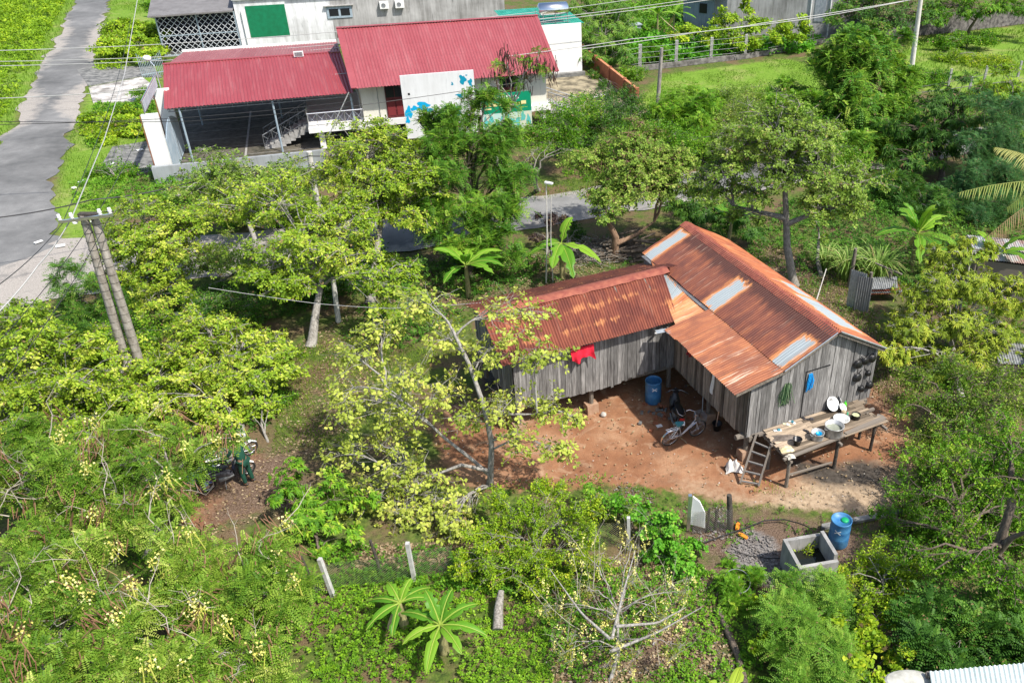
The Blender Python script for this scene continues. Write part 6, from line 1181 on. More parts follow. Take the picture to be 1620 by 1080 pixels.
m = MB(); q = ca*.72+cb*.28; m.lathe(q-Z3*.14, [(.03, 0), (.08, .03), (.08, .08), (0, .1)], 12); m.build('insulator', WHITE, t)
upole('pale concrete pole rising in front of the yard wall', G(505, 345), 0+AT(489, 240, G(505, 345)[1])[2], .17, .13, LPOLE, lean=(AT(489, 240, G(505, 345)[1])[0]-G(505, 345)[0], 0))
p = G(1038, 200); tp = AT(1047, 76, p[1]); upole('thin grey timber pole beside the meadow', p, tp[2], .16, .11, CPOLE, (tp[0]-p[0], 0))
p = G(1440, 124); tp = AT(1462, -40, p[1]); upole('tall white concrete pole at the right meadow', p, tp[2], .21, .15, LPOLE, (tp[0]-p[0], 0))
p = G(250, 30); tp = AT(236, -30, p[1]); upole('grey pole leaning at the top by the porch roof', p, tp[2], .2, .16, CPOLE, (tp[0]-p[0], 0))
p = G(535, 508); tp = AT(527, 440, p[1]); upole('short pale concrete post among the left-centre tree trunks', p, tp[2], .11, .09, LPOLE, (tp[0]-p[0], 0), 'concrete_post')
def wire(label, pts, rr, mt, sag=0., grp='overhead wires'):
    """pts: (px, py, Y) where the wire hangs"""
    Q = [AT(*q) for q in pts]; P = []
    for a, b in zip(Q[:-1], Q[1:]): P += list(curve_pts(a, b, sag, 9)[:-1])
    P.append(Q[-1]); m = MB(); m.tube(P, rr, 4, caps=False); tag(m.build('overhead_wire', mt, loc=P[0]), label, 'wire', grp)
WG = mat('pale_wire', (.38, .38, .37), None, rough=.5); WD = mat('black_wire', (.02, .02, .022), None, rough=.5); YD = db[1]
wire('black cable crossing the picture from the left edge above the twin pole to the centre', [(-40, 348, 34), (145, 316, 36), (300, 289, 38), (489, 247, 40)], .028, WD, .12)
wire('black cable running from the pale pole above the trees to the meadow pole', [(489, 247, 40), (770, 236, 46), (1040, 205, 56), (1330, 160, 58), (1700, 112, 60)], .028, WD, .15)
wire('pale sagging wire from the top edge down to the twin pole', [(219, -10, 60), (197, 117, 50), (165, 220, 38), (113, 345, YD)], .022, WG, .0); wire('pale wire running from the twin pole down to the left edge', [(113, 345, YD), (60, 420, 24.5), (-20, 510, 22)], .02, WG, .08)
for i, (a, b) in enumerate([((100, 352), (-30, 470)), ((150, 345), (-20, 560)), ((175, 341), (10, 600))]): wire('dark wire running from the twin pole towards the lower left, '+['uppermost', 'middle one', 'lowest'][i], [(a[0], a[1], YD), (b[0], b[1], YD-7)], .014, WD, .15)
for i, (a, b) in enumerate([((100, 350), (207, 30)), ((150, 345), (250, 110))]): wire('thin dark wire running from the twin pole to the top, '+['left one', 'right one'][i], [(a[0], a[1], YD), (b[0], b[1], 66)], .014, WD, .6)
for i, ps in enumerate([[(-30, 81, 60), (260, 70, 64), (560, 48, 68), (860, 18, 72), (1020, -4, 74)], [(-30, 98, 60), (260, 90, 62), (560, 68, 64), (860, 30, 68), (1110, -3, 72)], [(-30, 105, 58), (260, 96, 60), (560, 74, 62), (870, 33, 66), (1150, -4, 70)], [(-30, 157, 52), (230, 142, 54), (450, 125, 55), (780, 92, 57), (1000, 62, 60), (1280, 30, 64), (1470, -6, 68)]]):
    wire('pale overhead wire crossing above the red roofs, '+['topmost', 'second from top', 'third from top', 'lowest'][i], ps, .024, WG, .05)
for i, ps in enumerate([[(-30, 192, 42), (300, 192, 44), (560, 168, 46), (900, 118, 52)], [(-30, 198, 42), (300, 186, 44), (560, 160, 46)]]): wire('thin black wire crossing in front of the canopy, '+['lower one', 'upper one'][i], ps, .016, WD, .05)
wire('thin pale wire in front of the tall stained wall', [(921, 78, 66), (1100, 52, 68), (1200, 38, 70), (1430, 2, 74)], .028, WG, .05)
wire('thin dark wire above the right meadow posts', [(1440, 140, 60), (1560, 118, 62), (1700, 98, 64)], .02, WD, .05)
wire('stay wire slanting down from the canopy corner to the yard wall', [(552, 146, 49), (520, 215, 48.5)], .03, WG)
wire('thin wire passing over the tree trunks to the wing roof', [(330, 455, 27), (500, 480, 27), (620, 488, 26.5), (770, 478, 26)], .010, WG, .02)
# ================================================================ trees and plants
RS = 1.13
def cashew(label, base, blobs, dens=1., leaf=None, **k):
    kw = dict(kind='rosette', L=.135, W=.075, k=8, tipfac=17, tr=.15); kw.update(k); return tree('cashew_tree', label, 'tree', base, [(q[0], q[1], q[2], q[3]*RS)+tuple(q[4:]) for q in blobs], leaf or CASHEW, dens=dens, **kw)
G0 = lambda px, py: G(px, py)
def bare_branches(root, C, r, per=2.2, ln=1.3, rr=.020, up=.35, m_=None, jit=.32):
    mb = MB(); SA, SB = [], []
    for c, q, qz in C:
        for _ in range(max(1, int(per*q*q+r.random()))):
            a = c+V3(r.normal(0, .4), r.normal(0, .4), -.1)*q; d = nrm(V3(r.normal(), r.normal(), r.uniform(0, up*2))); P = [a]
            for k in range(5): d = nrm(d+r.normal(0, jit, 3)+[0, 0, .08]); P.append(P[-1]+d*ln*q*.25)
            mb.tube(P, np.linspace(rr, rr*.3, 6), 5); P = np.array(P)
            for k in range(1, 6):
                for _ in range(2): e = nrm(d+r.normal(0, .8, 3)+[0, 0, .3]); SA.append(P[k]); SB.append(P[k]+e*r.uniform(.15, .4)*q)
    v, q = segs(SA, SB, rr*.3, rr*.15, 4); mb.add(v, [q]); mb.build('bare_branches', m_ or TWIGW, root, smooth=True)
TWIGW = mat('pale_twigs', (.28, .24, .19), (.48, .43, .35), 6., .9)
def senna_all(root, C, r): senna_extra(root, C, r); bare_branches(root, C, r, 2.2, 1.6, .018)
# --- the sparse cashew in the middle of the yard
B0 = G(775, 765); Y = B0[1]
hero = cashew('sparse pale-leaved cashew with white twigs spreading across the yard left of the house', B0,
    [(560, 560, Y+1.2, 0.72), (600, 520, Y+1.6, 0.65), (665, 480, Y+2, 0.72), (640, 600, Y+.6, 0.78), (705, 535, Y+1.3, 0.72), (800, 500, Y+1.2, 0.78), (770, 560, Y+.8, 0.65), (850, 560, Y+.2, 0.65),
     (560, 640, Y+.4, 0.78), (600, 700, Y, 0.78), (540, 720, Y, 0.65), (660, 745, Y-.6, 0.78), (600, 790, Y-.8, 0.78), (690, 800, Y-1.2, 0.78), (540, 620, Y+.4, 0.52), (720, 850, Y-1.8, 0.72), (650, 850, Y-1.6, 0.59), (740, 660, Y, 0.65), (800, 640, Y-.4, 0.65),
     (860, 650, Y-.3, 0.65), (905, 660, Y-.2, 0.45), (880, 710, Y-.6, 0.55), (820, 700, Y-.6, 0.52), (725, 905, Y-2, 0.52), (700, 620, Y+.3, 0.65), (640, 660, Y, 0.65)],
    dens=.6, leaf=CASHEW_Y, trunk=[B0-Z3*.1, AT(778, 700, Y), AT(765, 640, Y), AT(742, 575, Y+.4), AT(715, 520, Y+.8)], limbs=[[AT(776, 752, Y), AT(745, 725, Y), AT(700, 690, Y), AT(665, 655, Y), AT(610, 610, Y+.3)], [AT(776, 745, Y), AT(730, 735, Y-.4), AT(690, 750, Y-.6), AT(660, 780, Y-.9)], [AT(768, 650, Y), AT(800, 655, Y-.2), AT(850, 655, Y-.3)]],
    tr=.10, bark=BARKW, L=.14, W=.095, k=6, twig=.8, cs=.38, shell=.25, clump=6)
# --- cashews along the road, left of centre
cashew('broad cashew left of centre with a grey trunk rising from the grass', G(492, 545), [(480, 370, 29.5, 1.5), (420, 420, 29, 1.3), (540, 400, 30, 1.4), (600, 440, 29, 1.3, .9), (370, 330, 31.5, 1.3), (430, 320, 31.5, 1.4), (510, 340, 31.5, 1.2), (635, 470, 28, .9, .7), (470, 450, 28, 1.0, .7), (560, 350, 31, 1.0)], leaf=CASHEW, tr=.2, bark=BARKW, dens=.85)
cashew('round cashew behind the top of the twin pole', G(245, 480), [(230, 350, 33, 1.5), (200, 390, 32.5, 1.3), (265, 390, 32.5, 1.5), (240, 430, 32, 1.2), (290, 355, 33.5, 1.1), (185, 440, 31.5, .9)], leaf=CASHEW, tr=.17)
tree('leafy_tree', 'dark feathery sapling between the road and the twin pole', 'tree', G(150, 545), [(140, 470, 29.5, 1.2), (170, 500, 29, 1.0), (120, 500, 29, .9), (105, 440, 30, .7)], DARK, kind='pinnate', L=.09, W=.035, k=4, spread=.55, tipfac=8, tr=.08)
cashew('tangled cashew with bare grey twigs near the yard wall', G(400, 430), [(350, 275, 39, 1.5), (400, 300, 38, 1.6), (450, 290, 38.5, 1.5), (310, 300, 38, 1.2), (360, 320, 37, 1.2)], leaf=OLIVE, tr=.16, bark=BARKW, dens=.8)
tree('flowering_shrub', 'pale flowering bush against the yard wall below the canopy', 'bush', G(330, 318), [(310, 285, 43.5, 1.2, .9), (350, 290, 43, 1.3, .9), (270, 300, 43, 1.1, .8)], FRESH, kind='spray', L=.12, W=.06, k=7, tipfac=14, tr=.06)
cashew('full yellow-green cashew in front of the hall landing', G(585, 480), [(580, 250, 36, 1.7), (530, 270, 36, 1.4), (635, 270, 36, 1.5), (600, 310, 35, 1.7), (550, 330, 35, 1.3), (650, 330, 35, 1.3), (570, 215, 37, 1.1), (620, 225, 37, 1.0), (660, 290, 35, 1.0)], leaf=CASHEW, tr=.2, dens=1.)
tree('tamarind_tree', 'tall dense dark feathery tree in front of the billboard', 'tree', G(740, 440), [(740, 260, 37, 1.9), (705, 210, 38, 1.3), (790, 215, 38, 1.4), (765, 168, 39, 1.1), (730, 180, 39, 1.0), (720, 330, 36, 1.9), (780, 330, 36, 1.7), (810, 280, 37, 1.3), (690, 270, 37, 1.4), (740, 390, 35, 1.5), (745, 150, 39.5, .55), (800, 390, 34.5, 1.0), (690, 185, 39, .6), (660, 190, 39, .7)], leafmat('tamarind_leaves', [(0, (.025, .09, .012)), (.5, (.075, .20, .016)), (.85, (.18, .34, .025)), (1, (.34, .46, .05))]), kind='pinnate', L=.11, W=.045, k=4, spread=.55, tipfac=7, tr=.22, bark=BARKB, dens=.9)
def podtree(root, C, r):
    for c, q, qz in C:
        for _ in range(max(2, int(9*q*q))):
            p = c+nrm(r.normal(size=3))*[q, q, qz]*r.uniform(.4, 1.05); A, B = [], []
            for _ in range(r.integers(6, 13)): a = p+r.normal(size=3)*.16; A.append(a); B.append(a+V3(r.normal(0, .06), r.normal(0, .06), -r.uniform(.25, .5)))
            v, q2 = segs(A, B, .018, .014, 4); build('pod_cluster', v, [q2], PODDK, root, attrs={'tint': ('FACE', np.repeat(r.random(len(A)), 4))})
tree('pod_tree', 'nearly leafless pale-stemmed tree hung with dark seed pods before the red roof', 'tree', G(795, 330), [(800, 95, 44, .9, .6), (850, 100, 44, 1.0, .6), (825, 125, 44, .7), (780, 130, 43.5, .6), (865, 115, 44, .6)], FRESH, kind='pinnate', L=.09, W=.035, k=2, spread=.4, tipfac=3, tr=.14, bark=BARKW, trunk=[G(795, 330), AT(785, 250, 43), AT(787, 205, 43.5), AT(812, 165, 44)], extra=podtree)
tree('bare_shrub', 'tangle of bare grey branches below the dark cable', 'bush', G(850, 300), [(840, 240, 42, 1.1), (875, 240, 42, .9), (830, 270, 41, .9)], OLIVE, kind='spray', L=.09, W=.05, k=3, tipfac=5, tr=.16, bark=BARK)
cashew('cashew with a reddish forked trunk beside the woodpile', G(972, 408), [(985, 260, 38, 1.7), (930, 250, 38.5, 1.2), (1040, 260, 38, 1.5), (1000, 300, 37, 1.6), (950, 300, 37, 1.2), (1060, 300, 37, 1.1), (1010, 225, 39, 1.3), (960, 335, 36, .8), (1075, 250, 38, .9)], leaf=OLIVE, tr=.2, bark=BARKR, trunk=[G(972, 408), AT(974, 375, 36), AT(962, 350, 36), AT(975, 310, 37)], limbs=[[AT(975, 385, 36), AT(1005, 372, 36.5), AT(1035, 350, 37)]])
cashew('tall olive cashew with a long bare brown trunk behind the main roof', G(1256, 452), [(1230, 200, 34, 1.4), (1180, 230, 34, 1.4), (1280, 215, 34, 1.3), (1240, 260, 33.5, 1.6), (1150, 270, 34, 1.2), (1310, 270, 33, 1.3), (1340, 290, 33, 1.3), (1200, 300, 33.5, 1.2), (1350, 330, 32.5, .9), (1300, 330, 32.5, 1.0), (1120, 300, 34, 1.0), (1180, 340, 33.5, .8), (1240, 180, 34.5, .9)], leaf=OLIVE, tr=.2, bark=BARK, dens=.85, trunk=[G(1256, 452), AT(1245, 390, 33.4), AT(1243, 330, 33.4), AT(1240, 270, 33.6)], limbs=[[AT(1243, 345, 33.4), AT(1200, 335, 33.6), AT(1160, 325, 33.8)], [AT(1244, 355, 33.4), AT(1280, 340, 33), AT(1320, 330, 32.7)]])
tree('acacia_tree', 'dark upright tree with yellow-green crown tips beside the white pole', 'tree', G(1370, 320), [(1300, 100, 56, 1.3), (1425, 130, 55, 1.4), (1365, 90, 56, 2.2), (1330, 100, 56, 1.7), (1400, 100, 56, 1.8), (1360, 150, 54, 2.3), (1400, 170, 54, 2.0), (1325, 160, 54, 1.7), (1370, 210, 52, 2.1), (1350, 65, 57, 1.4), (1400, 65, 57, 1.3), (1410, 230, 51, 1.6), (1340, 230, 51, 1.3), (1365, 270, 49.5, 1.7), (1320, 110, 56, 1.0)], leafmat('acacia_leaves', [(0, (.03, .11, .015)), (.4, (.09, .24, .022)), (.75, (.24, .41, .035)), (1, (.46, .54, .08))]), kind='pinnate', L=.17, W=.075, k=4, spread=.75, tipfac=5, tr=.28, bark=BARKB)
tree('mango_tree', 'dark glossy drooping-leaved tree right of the acacia', 'tree', G(1490, 290), [(1480, 170, 50, 1.8), (1520, 150, 51, 1.6), (1450, 200, 49, 1.5), (1500, 215, 48, 1.7), (1470, 240, 47, 1.5), (1430, 250, 47, 1.3), (1530, 190, 49.5, 1.2)], DARK, kind='lance', L=.30, W=.07, k=8, tipfac=8, tr=.22, bark=BARKB)
tree('feathery_tree', 'blue-green needle-leaved tree at the right edge above the palm', 'tree', G(1570, 330), [(1570, 200, 46, 1.8), (1540, 240, 45, 1.7), (1600, 240, 45, 1.7), (1560, 280, 43, 1.8), (1610, 290, 43, 1.6), (1520, 290, 43, 1.4), (1580, 330, 41, 1.5), (1540, 335, 41, 1.3), (1600, 165, 47, 1.4), (1490, 320, 42, 1.0)], DEEP, kind='pinnate', L=.10, W=.03, k=5, spread=.6, tipfac=7, tr=.2, bark=BARKB)
tree('leafy_tree', 'light green tree at the right edge above the needle-leaved tree', 'tree', G(1605, 280), [(1600, 130, 54, 1.6), (1560, 150, 54, 1.5), (1625, 180, 52, 1.5), (1640, 220, 50, 1.4)], LIME, kind='lance', L=.22, W=.07, k=7, tipfac=8, tr=.15)
tree('feathery_tree', 'tall bamboo-like feathery tree at the top beside the white annex', 'tree', G(955, 110), [(930, 20, 76, 2.2), (960, 50, 74, 2.4), (925, 70, 73, 1.8), (975, 85, 72, 1.8), (950, -10, 77, 2.2), (990, 20, 76, 1.8), (940, 100, 71, 1.3)], leafmat('bamboo_leaves', [(0, (.05, .14, .02)), (.5, (.12, .27, .03)), (1, (.26, .40, .06))]), kind='lance', L=.34, W=.07, k=9, tipfac=5, tr=.18)
tree('leafy_tree', 'dark tree in front of the far stone wall left of the white pole', 'tree', G(1400, 75), [(1370, 20, 82, 2.4), (1330, 25, 82, 1.8), (1410, 30, 81, 2.4), (1450, 20, 82, 2.2), (1390, -10, 84, 2.4), (1340, 5, 83, 1.5), (1390, 45, 79, 1.8)], DARK, kind='rosette', L=.24, W=.11, k=6, tipfac=5, tr=.25, bark=BARKB)
tree('leafy_tree', 'dark green tree by the far stone wall at the top right', 'tree', G(1530, 60), [(1500, 10, 84, 2.2), (1545, 15, 83, 2.0), (1590, 5, 84, 2.2), (1630, 15, 83, 2.0), (1480, 30, 82, 1.4)], FRESH, kind='lance', L=.34, W=.09, k=7, tipfac=5, tr=.2, bark=BARKB)
for lb, bx_, bl, lf in (('vine-covered lime green bush on the tall stained wall, left clump', (1170, 78), [(1150, 30, 80, 1.5), (1190, 40, 79, 1.6), (1165, 62, 77, 1.5), (1200, 68, 76.5, 1.2), (1130, 45, 79, 1.0), (1180, 10, 82, 1.1)], LIME), ('vine-covered yellow-green bush on the tall stained wall, right clump', (1262, 70), [(1250, 38, 79, 1.4), (1265, 55, 77.5, 1.2), (1235, 50, 78, 1.2), (1225, 62, 77, .9)], LIME), ('yellow-green bush behind the fourth white fence post', (1100, 70), [(1095, 50, 79, 1.3, .9), (1075, 55, 78, 1.1, .8), (1120, 60, 77, 1.1, .8)], LIME)):
    tree('vine_bush', lb, 'bush', G(*bx_), bl, lf, kind='rosette', L=.26, W=.17, k=6, tipfac=7, tr=.07)
# middle distance shrubs between court, meadow and road
mids = [('bushy growth hiding the side road left of the broad cashew', (330, 450), [(320, 420, 32.5, 1.1), (370, 415, 33, 1.2), (410, 430, 32, 1.0), (340, 395, 34, 1.0), (450, 410, 33.5, 1.0)], OLIVE, 'rosette', .13, .07), ('bushy growth around the twin pole beside the side road', (200, 500), [(190, 470, 30, .9), (240, 480, 29.5, 1.0), (270, 455, 31, 1.0)], CASHEW, 'rosette', .13, .07), ('dark shrubs between the broad cashew and the side road', (450, 470), [(440, 440, 32.5, 1.1, .9), (480, 460, 31.5, 1.0, .8), (520, 450, 32, 1.1, .8), (560, 445, 32, .9, .7)], DARK, 'spray', .13, .07), ('dark shrubs below the full yellow-green cashew', (600, 440), [(600, 410, 34.5, 1.2, .9), (640, 430, 33.5, .9, .7), (560, 400, 35, 1.1, .9)], DARK, 'spray', .13, .07), ('shrub in the gap between yard wall and tangled cashew', (420, 350), [(420, 330, 40.5, 1.2, .8), (460, 340, 40, 1.1, .8), (380, 340, 40, 1.1, .8), (500, 350, 39, 1.1, .8)], FRESH, 'spray', .13, .07), ('green bush on the near bank of the side road right of centre', (1130, 320), [(1100, 300, 41, 1.1, .8), (1140, 310, 40.5, 1.1, .8)], OLIVE, 'spray', .13, .07), ('leafy bush beyond the side road behind the reddish-trunked cashew', (1040, 240), [(1030, 225, 47, 1.4), (1080, 235, 46.5, 1.4), (990, 230, 47, 1.2)], FRESH, 'spray', .15, .08), ('leafy bush beyond the side road behind the tall olive cashew', (1200, 235), [(1180, 215, 49, 1.4), (1230, 215, 49, 1.3), (1280, 215, 49, 1.2)], OLIVE, 'spray', .15, .08), ('tall bush at the roadside between olive cashew and acacia', (1310, 240), [(1300, 210, 50, 1.3), (1330, 250, 47, 1.2)], FRESH, 'spray', .15, .08),
        ('yellow-green bush in front of the hall below the court', (880, 235), [(885, 190, 47.5, 1.2), (915, 175, 49, 1.2), (850, 215, 47, 1.1), (890, 215, 46.5, 1.3)], FRESH, 'spray', .15, .07), ('mid-green bush below the brick wall end', (960, 225), [(950, 175, 52, 1.5), (985, 165, 53, 1.4), (930, 190, 51, 1.3), (1000, 190, 51, 1.3), (960, 205, 50, 1.3)], DARK, 'spray', .15, .07),
        ('small round dark bush at the end of the brick wall', (1010, 128), [(1005, 122, 69, 1.1, .7), (990, 115, 70, .8, .6)], FRESH, 'spray', .16, .08), ('feathery bright bush beside the meadow pole', (1085, 225), [(1080, 180, 52, 1.5), (1110, 175, 52, 1.3), (1060, 195, 51, 1.3), (1100, 205, 50, 1.4)], FRESH, 'pinnate', .12, .04), ('yellow-tipped bush in the meadow edge behind the olive cashew', (1150, 210), [(1150, 165, 53, 1.5), (1190, 160, 54, 1.4), (1130, 190, 51, 1.3), (1180, 190, 51.5, 1.4)], OLIVE, 'spray', .14, .06),
        ('pale green bush at the meadow edge left of the acacia', (1250, 190), [(1250, 150, 56, 1.4, .9), (1280, 165, 54.5, 1.2, .8), (1225, 165, 54.5, 1.2, .8)], FRESH, 'pinnate', .13, .05), ('low leafy bush in the shade between side road and house cashews', (900, 420), [(915, 365, 38.5, .7, .5), (880, 385, 37, .7, .5)], DARK, 'spray', .13, .07), ('bronze-leaved shrub beside the lamp pole', (868, 400), [(865, 345, 38, .7, .5), (890, 350, 38, .5, .5), (850, 370, 37.5, .5)], BRONZE, 'rosette', .12, .08),
        ('dark shady bush behind the main roof', (1120, 375), [(1110, 335, 39, 1.2), (1150, 345, 38.5, 1.3), (1080, 330, 39.5, 1.0), (1180, 360, 37.5, 1.0)], DARK, 'lance', .24, .06), ('dark bush filling the gap below the mango tree', (1440, 330), [(1430, 300, 43, 1.4), (1400, 300, 43.5, 1.2), (1465, 320, 42, 1.2), (1480, 350, 40, 1.0)], DARK, 'pinnate', .10, .04),
        ('shrub by the road under the twin pole', (190, 560), [(180, 530, 28, .8, .6), (220, 545, 27.5, .8, .6), (240, 520, 28.5, .9, .6)], FRESH, 'spray', .12, .06), ('shaded bush under the broad cashew near the side road', (360, 520), [(350, 480, 30, 1.2, .9), (310, 500, 29.5, 1.0, .8), (400, 500, 29.5, 1.0, .8), (300, 470, 31, .9, .8)], DARK, 'spray', .12, .06),
        ('shrub on the verge below the forecourt', (185, 288), [(178, 276, 47.5, 1.1, .6), (200, 282, 47, .9, .5), (150, 285, 47, .6, .4)], FRESH, 'spray', .14, .07), ('bushy verge shrub in front of the driveway', (170, 220), [(165, 205, 56, 1.6, .8), (195, 200, 57, 1.4, .8), (215, 215, 55, 1.3, .8), (180, 222, 54, 1.3, .6)], LIME, 'rosette', .22, .12),
        ('verge shrub between the far driveway slabs and porch', (215, 60), [(195, 45, 80, 2.0, .9), (220, 60, 77, 1.8, .9), (180, 70, 75, 1.8, .7), (235, 85, 74, 1.4, .8)], LIME, 'rosette', .28, .15), ('bright shrub behind the porch at the top', (275, 25), [(265, 8, 88, 2.2, 1.2), (300, 15, 86, 2.0, 1.2), (330, 5, 88, 1.8, 1.0)], FRESH, 'rosette', .28, .15), ('leafy weeds at the foot of the gate', (225, 160), [(228, 140, 63, .9, .7), (222, 158, 61, .8, .6)], FRESH, 'spray', .16, .08), ('round bush between the low wall and the first fence post', (985, 95), [(975, 85, 76, 1.3, .9), (1035, 90, 75, 1.4, .9)], FRESH, 'pinnate', .15, .06),
        ('dark weeds in the yard behind the brick wall', (945, 122), [(940, 118, 69, .7, .5), (955, 130, 66, .7, .5), (970, 145, 63, .7, .4)], DARK, 'spray', .15, .08), ('shaded bush at the foot of the dark stone wall', (1530, 75), [(1520, 60, 80, 1.5, .7), (1560, 62, 79, 1.4, .7), (1490, 68, 79, 1.2, .6)], FRESH, 'spray', .2, .1), ('low bushes at the foot of the tall white pole', (1440, 135), [(1455, 130, 67, 1.5, .8), (1420, 110, 70, 1.4, .8), (1480, 120, 68, 1.2, .7)], FRESH, 'spray', .18, .09), ('yellow-green thicket behind the right meadow posts', (1560, 100), [(1510, 90, 75, 1.6, .6), (1550, 95, 74, 1.6, .6), (1590, 100, 73, 1.4, .6)], LIME, 'spray', .18, .08)]
for lb, b, bl, lf, kd, L, W in mids: bl = [(q[0], q[1], q[2], q[3]*(1.3 if 45 < q[2] < 57 and q[0] > 700 else 1.05))+tuple(q[4:]) for q in bl]; tree('shrub', lb, 'bush', G(*b), bl, lf, kind=kd, L=L, W=W, k=4 if kd == 'pinnate' else 7, tipfac=8 if kd == 'pinnate' else 13, tr=.06, spread=.5, twig=.5)
# --- left foreground cashew thicket
cashew('pale cashew at the left edge below the twin pole', G(60, 700), [(30, 520, 24.5, 1.3), (80, 570, 24, 1.4), (20, 590, 23.5, 1.2), (130, 600, 23.5, 1.2), (60, 640, 23, 1.2), (20, 660, 22.5, 1.0), (130, 545, 24.5, .9), (50, 500, 25.5, .8)], leaf=CASHEW, bark=BARKW)
cashew('cashew around the foot of the twin pole', G(230, 660), [(200, 570, 25.5, 1.1), (250, 600, 24.5, 1.2), (180, 620, 24, 1.1), (230, 650, 23.5, 1.1), (150, 640, 23.5, .9), (160, 585, 24.6, .8)], leaf=CASHEW, bark=BARKW)
cashew('largest bright cashew of the left thicket beside the grass strip', G(380, 690), [(330, 520, 26.5, 1.2), (390, 540, 26.5, 1.2), (300, 570, 25.5, 1.2), (360, 590, 25, 1.4), (420, 590, 25, 1.2), (290, 630, 24, 1.2), (350, 650, 23.5, 1.2), (410, 640, 24, 1.1), (445, 570, 25.5, .7), (300, 500, 27.5, .8)], leaf=CASHEW, bark=BARKW, tr=.17)
cashew('low cashew in the left thicket above the senna trees', G(160, 760), [(110, 690, 21.5, 1.1), (170, 690, 21.5, 1.1), (60, 720, 21, 1.0), (230, 700, 21.5, 1.0), (20, 740, 20.5, .8)], leaf=CASHEW, bark=BARKW)
for lb_, pl_ in (('dense dark undergrowth behind the main roof up to the palm', [(1180, 400), (1240, 320), (1400, 300), (1640, 330), (1640, 440), (1450, 460), (1330, 430), (1250, 430)]), ('shaded undergrowth between the broad cashew and the wing roof', [(540, 540), (600, 440), (700, 415), (820, 400), (900, 415), (760, 470), (640, 560)]), ('shaded undergrowth along the near bank of the side road', [(230, 470), (420, 440), (640, 415), (640, 440), (460, 500), (300, 540)])):
    cover('undergrowth', lb_, 'undergrowth', gpoly(pl_), leafmat('undergrowth_leaves', [(0, (.03, .10, .012)), (.5, (.08, .21, .018)), (.85, (.18, .34, .03)), (1, (.30, .42, .05))]), 40, .4, .13, .07, 6, 21+len(lb_) % 7, thin=(.8, .22), mound=.6)
tree('shrub', 'dark green low bush between the grass strip and the man in green', 'bush', G(425, 700), [(420, 655, 24, .8, .6), (445, 640, 24.5, .6, .5), (395, 670, 23.5, .6)], FRESH, kind='spray', L=.10, W=.05, k=8, tipfac=16, tr=.05)
# --- flowering senna trees, lower left
sk_ = dict(kind='pinnate', L=.075, W=.034, k=5, spread=.42, tipfac=8.5, twig=.7, tr=.10, bark=BARK, extra=senna_all, shell=.35, cs=.2)
tree('senna_tree', 'flowering senna with pods at the left edge, uppermost of the senna trees', 'tree', G(60, 900), [(60, 700, 18.5, 1.0, .7), (110, 740, 18, 1.1, .8), (40, 780, 17.5, 1.1, .8), (10, 720, 18.2, .8, .7), (150, 790, 17, 1.0, .7), (70, 840, 16.5, 1.1, .7)], SENNA, **sk_)
tree('senna_tree', 'flowering senna just left of the parked scooters', 'tree', G(230, 880), [(190, 700, 19.5, .9, .7), (250, 690, 19.5, .9, .7), (340, 700, 19.0, .42, .26), (300, 728, 18.8, .5, .4), (372, 692, 19.0, .2, .15), (230, 760, 18, 1.1, .8), (270, 800, 17.4, .6, .5), (180, 820, 16.8, .9, .7)], SENNA, **sk_)
tree('senna_tree', 'senna spreading in the middle of the lower left, beside the path', 'tree', G(330, 1010), [(330, 900, 14.8, .9, .6), (270, 880, 15, 1.0, .7), (390, 900, 14.6, .8, .6), (430, 870, 15, .7, .5), (300, 950, 14, .9, .6), (370, 960, 13.8, .9, .6), (430, 950, 14, .7, .5), (240, 940, 14, .8), (460, 910, 14.4, .5, .4)], SENNA, **sk_)
tree('senna_tree', 'senna hung with brown pods at the lower left edge', 'tree', G(60, 1100), [(60, 930, 13.8, 1.0, .7), (120, 900, 14.4, 1.0, .7), (10, 980, 13, .9, .6), (90, 990, 12.8, .9, .6), (170, 960, 13.4, .9, .6), (40, 1050, 12, .8, .6), (150, 880, 14.8, .7)], SENNA, **sk_)
tree('senna_tree', 'senna at the bottom edge with bare crooked limbs', 'tree', G(230, 1150), [(220, 1010, 12.4, .8, .6), (290, 1020, 12.2, .8, .6), (150, 1050, 11.8, .8, .6), (350, 1040, 12, .7, .5), (240, 1080, 11.4, .8), (320, 1090, 11.4, .8), (400, 1030, 12.2, .6, .5), (80, 1090, 11.3, .7), (430, 1080, 11.6, .5)], SENNA, **sk_)
for lb, pth in (('bare crooked grey branch over the lower left senna trees', [(170, 975), (230, 1000), (262, 1020)]),): pass
# --- shrubs round the yard's near side
tree('shrub', 'dark green bush with a thin trunk left of the white fence posts', 'bush', G(515, 900), [(480, 760, 19, .7, .6), (500, 800, 18.5, .9, .7), (540, 790, 18.5, .8, .7), (470, 830, 17.8, .7), (520, 850, 17.5, .7), (450, 790, 18.4, .6)], FRESH, kind='lance', L=.15, W=.06, k=9, tipfac=18, tr=.06, bark=BARKB)
tree('citrus_tree', 'dense round yellow-green citrus bush below the sparse cashew', 'bush', G(850, 925), [(840, 810, 17.5, .8, .7), (900, 820, 17.5, .8, .7), (780, 850, 17, .8, .7), (850, 870, 16.5, .9, .7), (920, 870, 16.6, .8, .6), (790, 900, 16, .8, .6), (860, 920, 15.6, .7), (740, 890, 16.4, .6), (870, 780, 18, .6, .5), (800, 800, 17.9, .6, .5), (940, 800, 17.9, .5, .4)], LIME, kind='spray', L=.085, W=.045, k=10, tipfac=30, tr=.06, spread=.3)
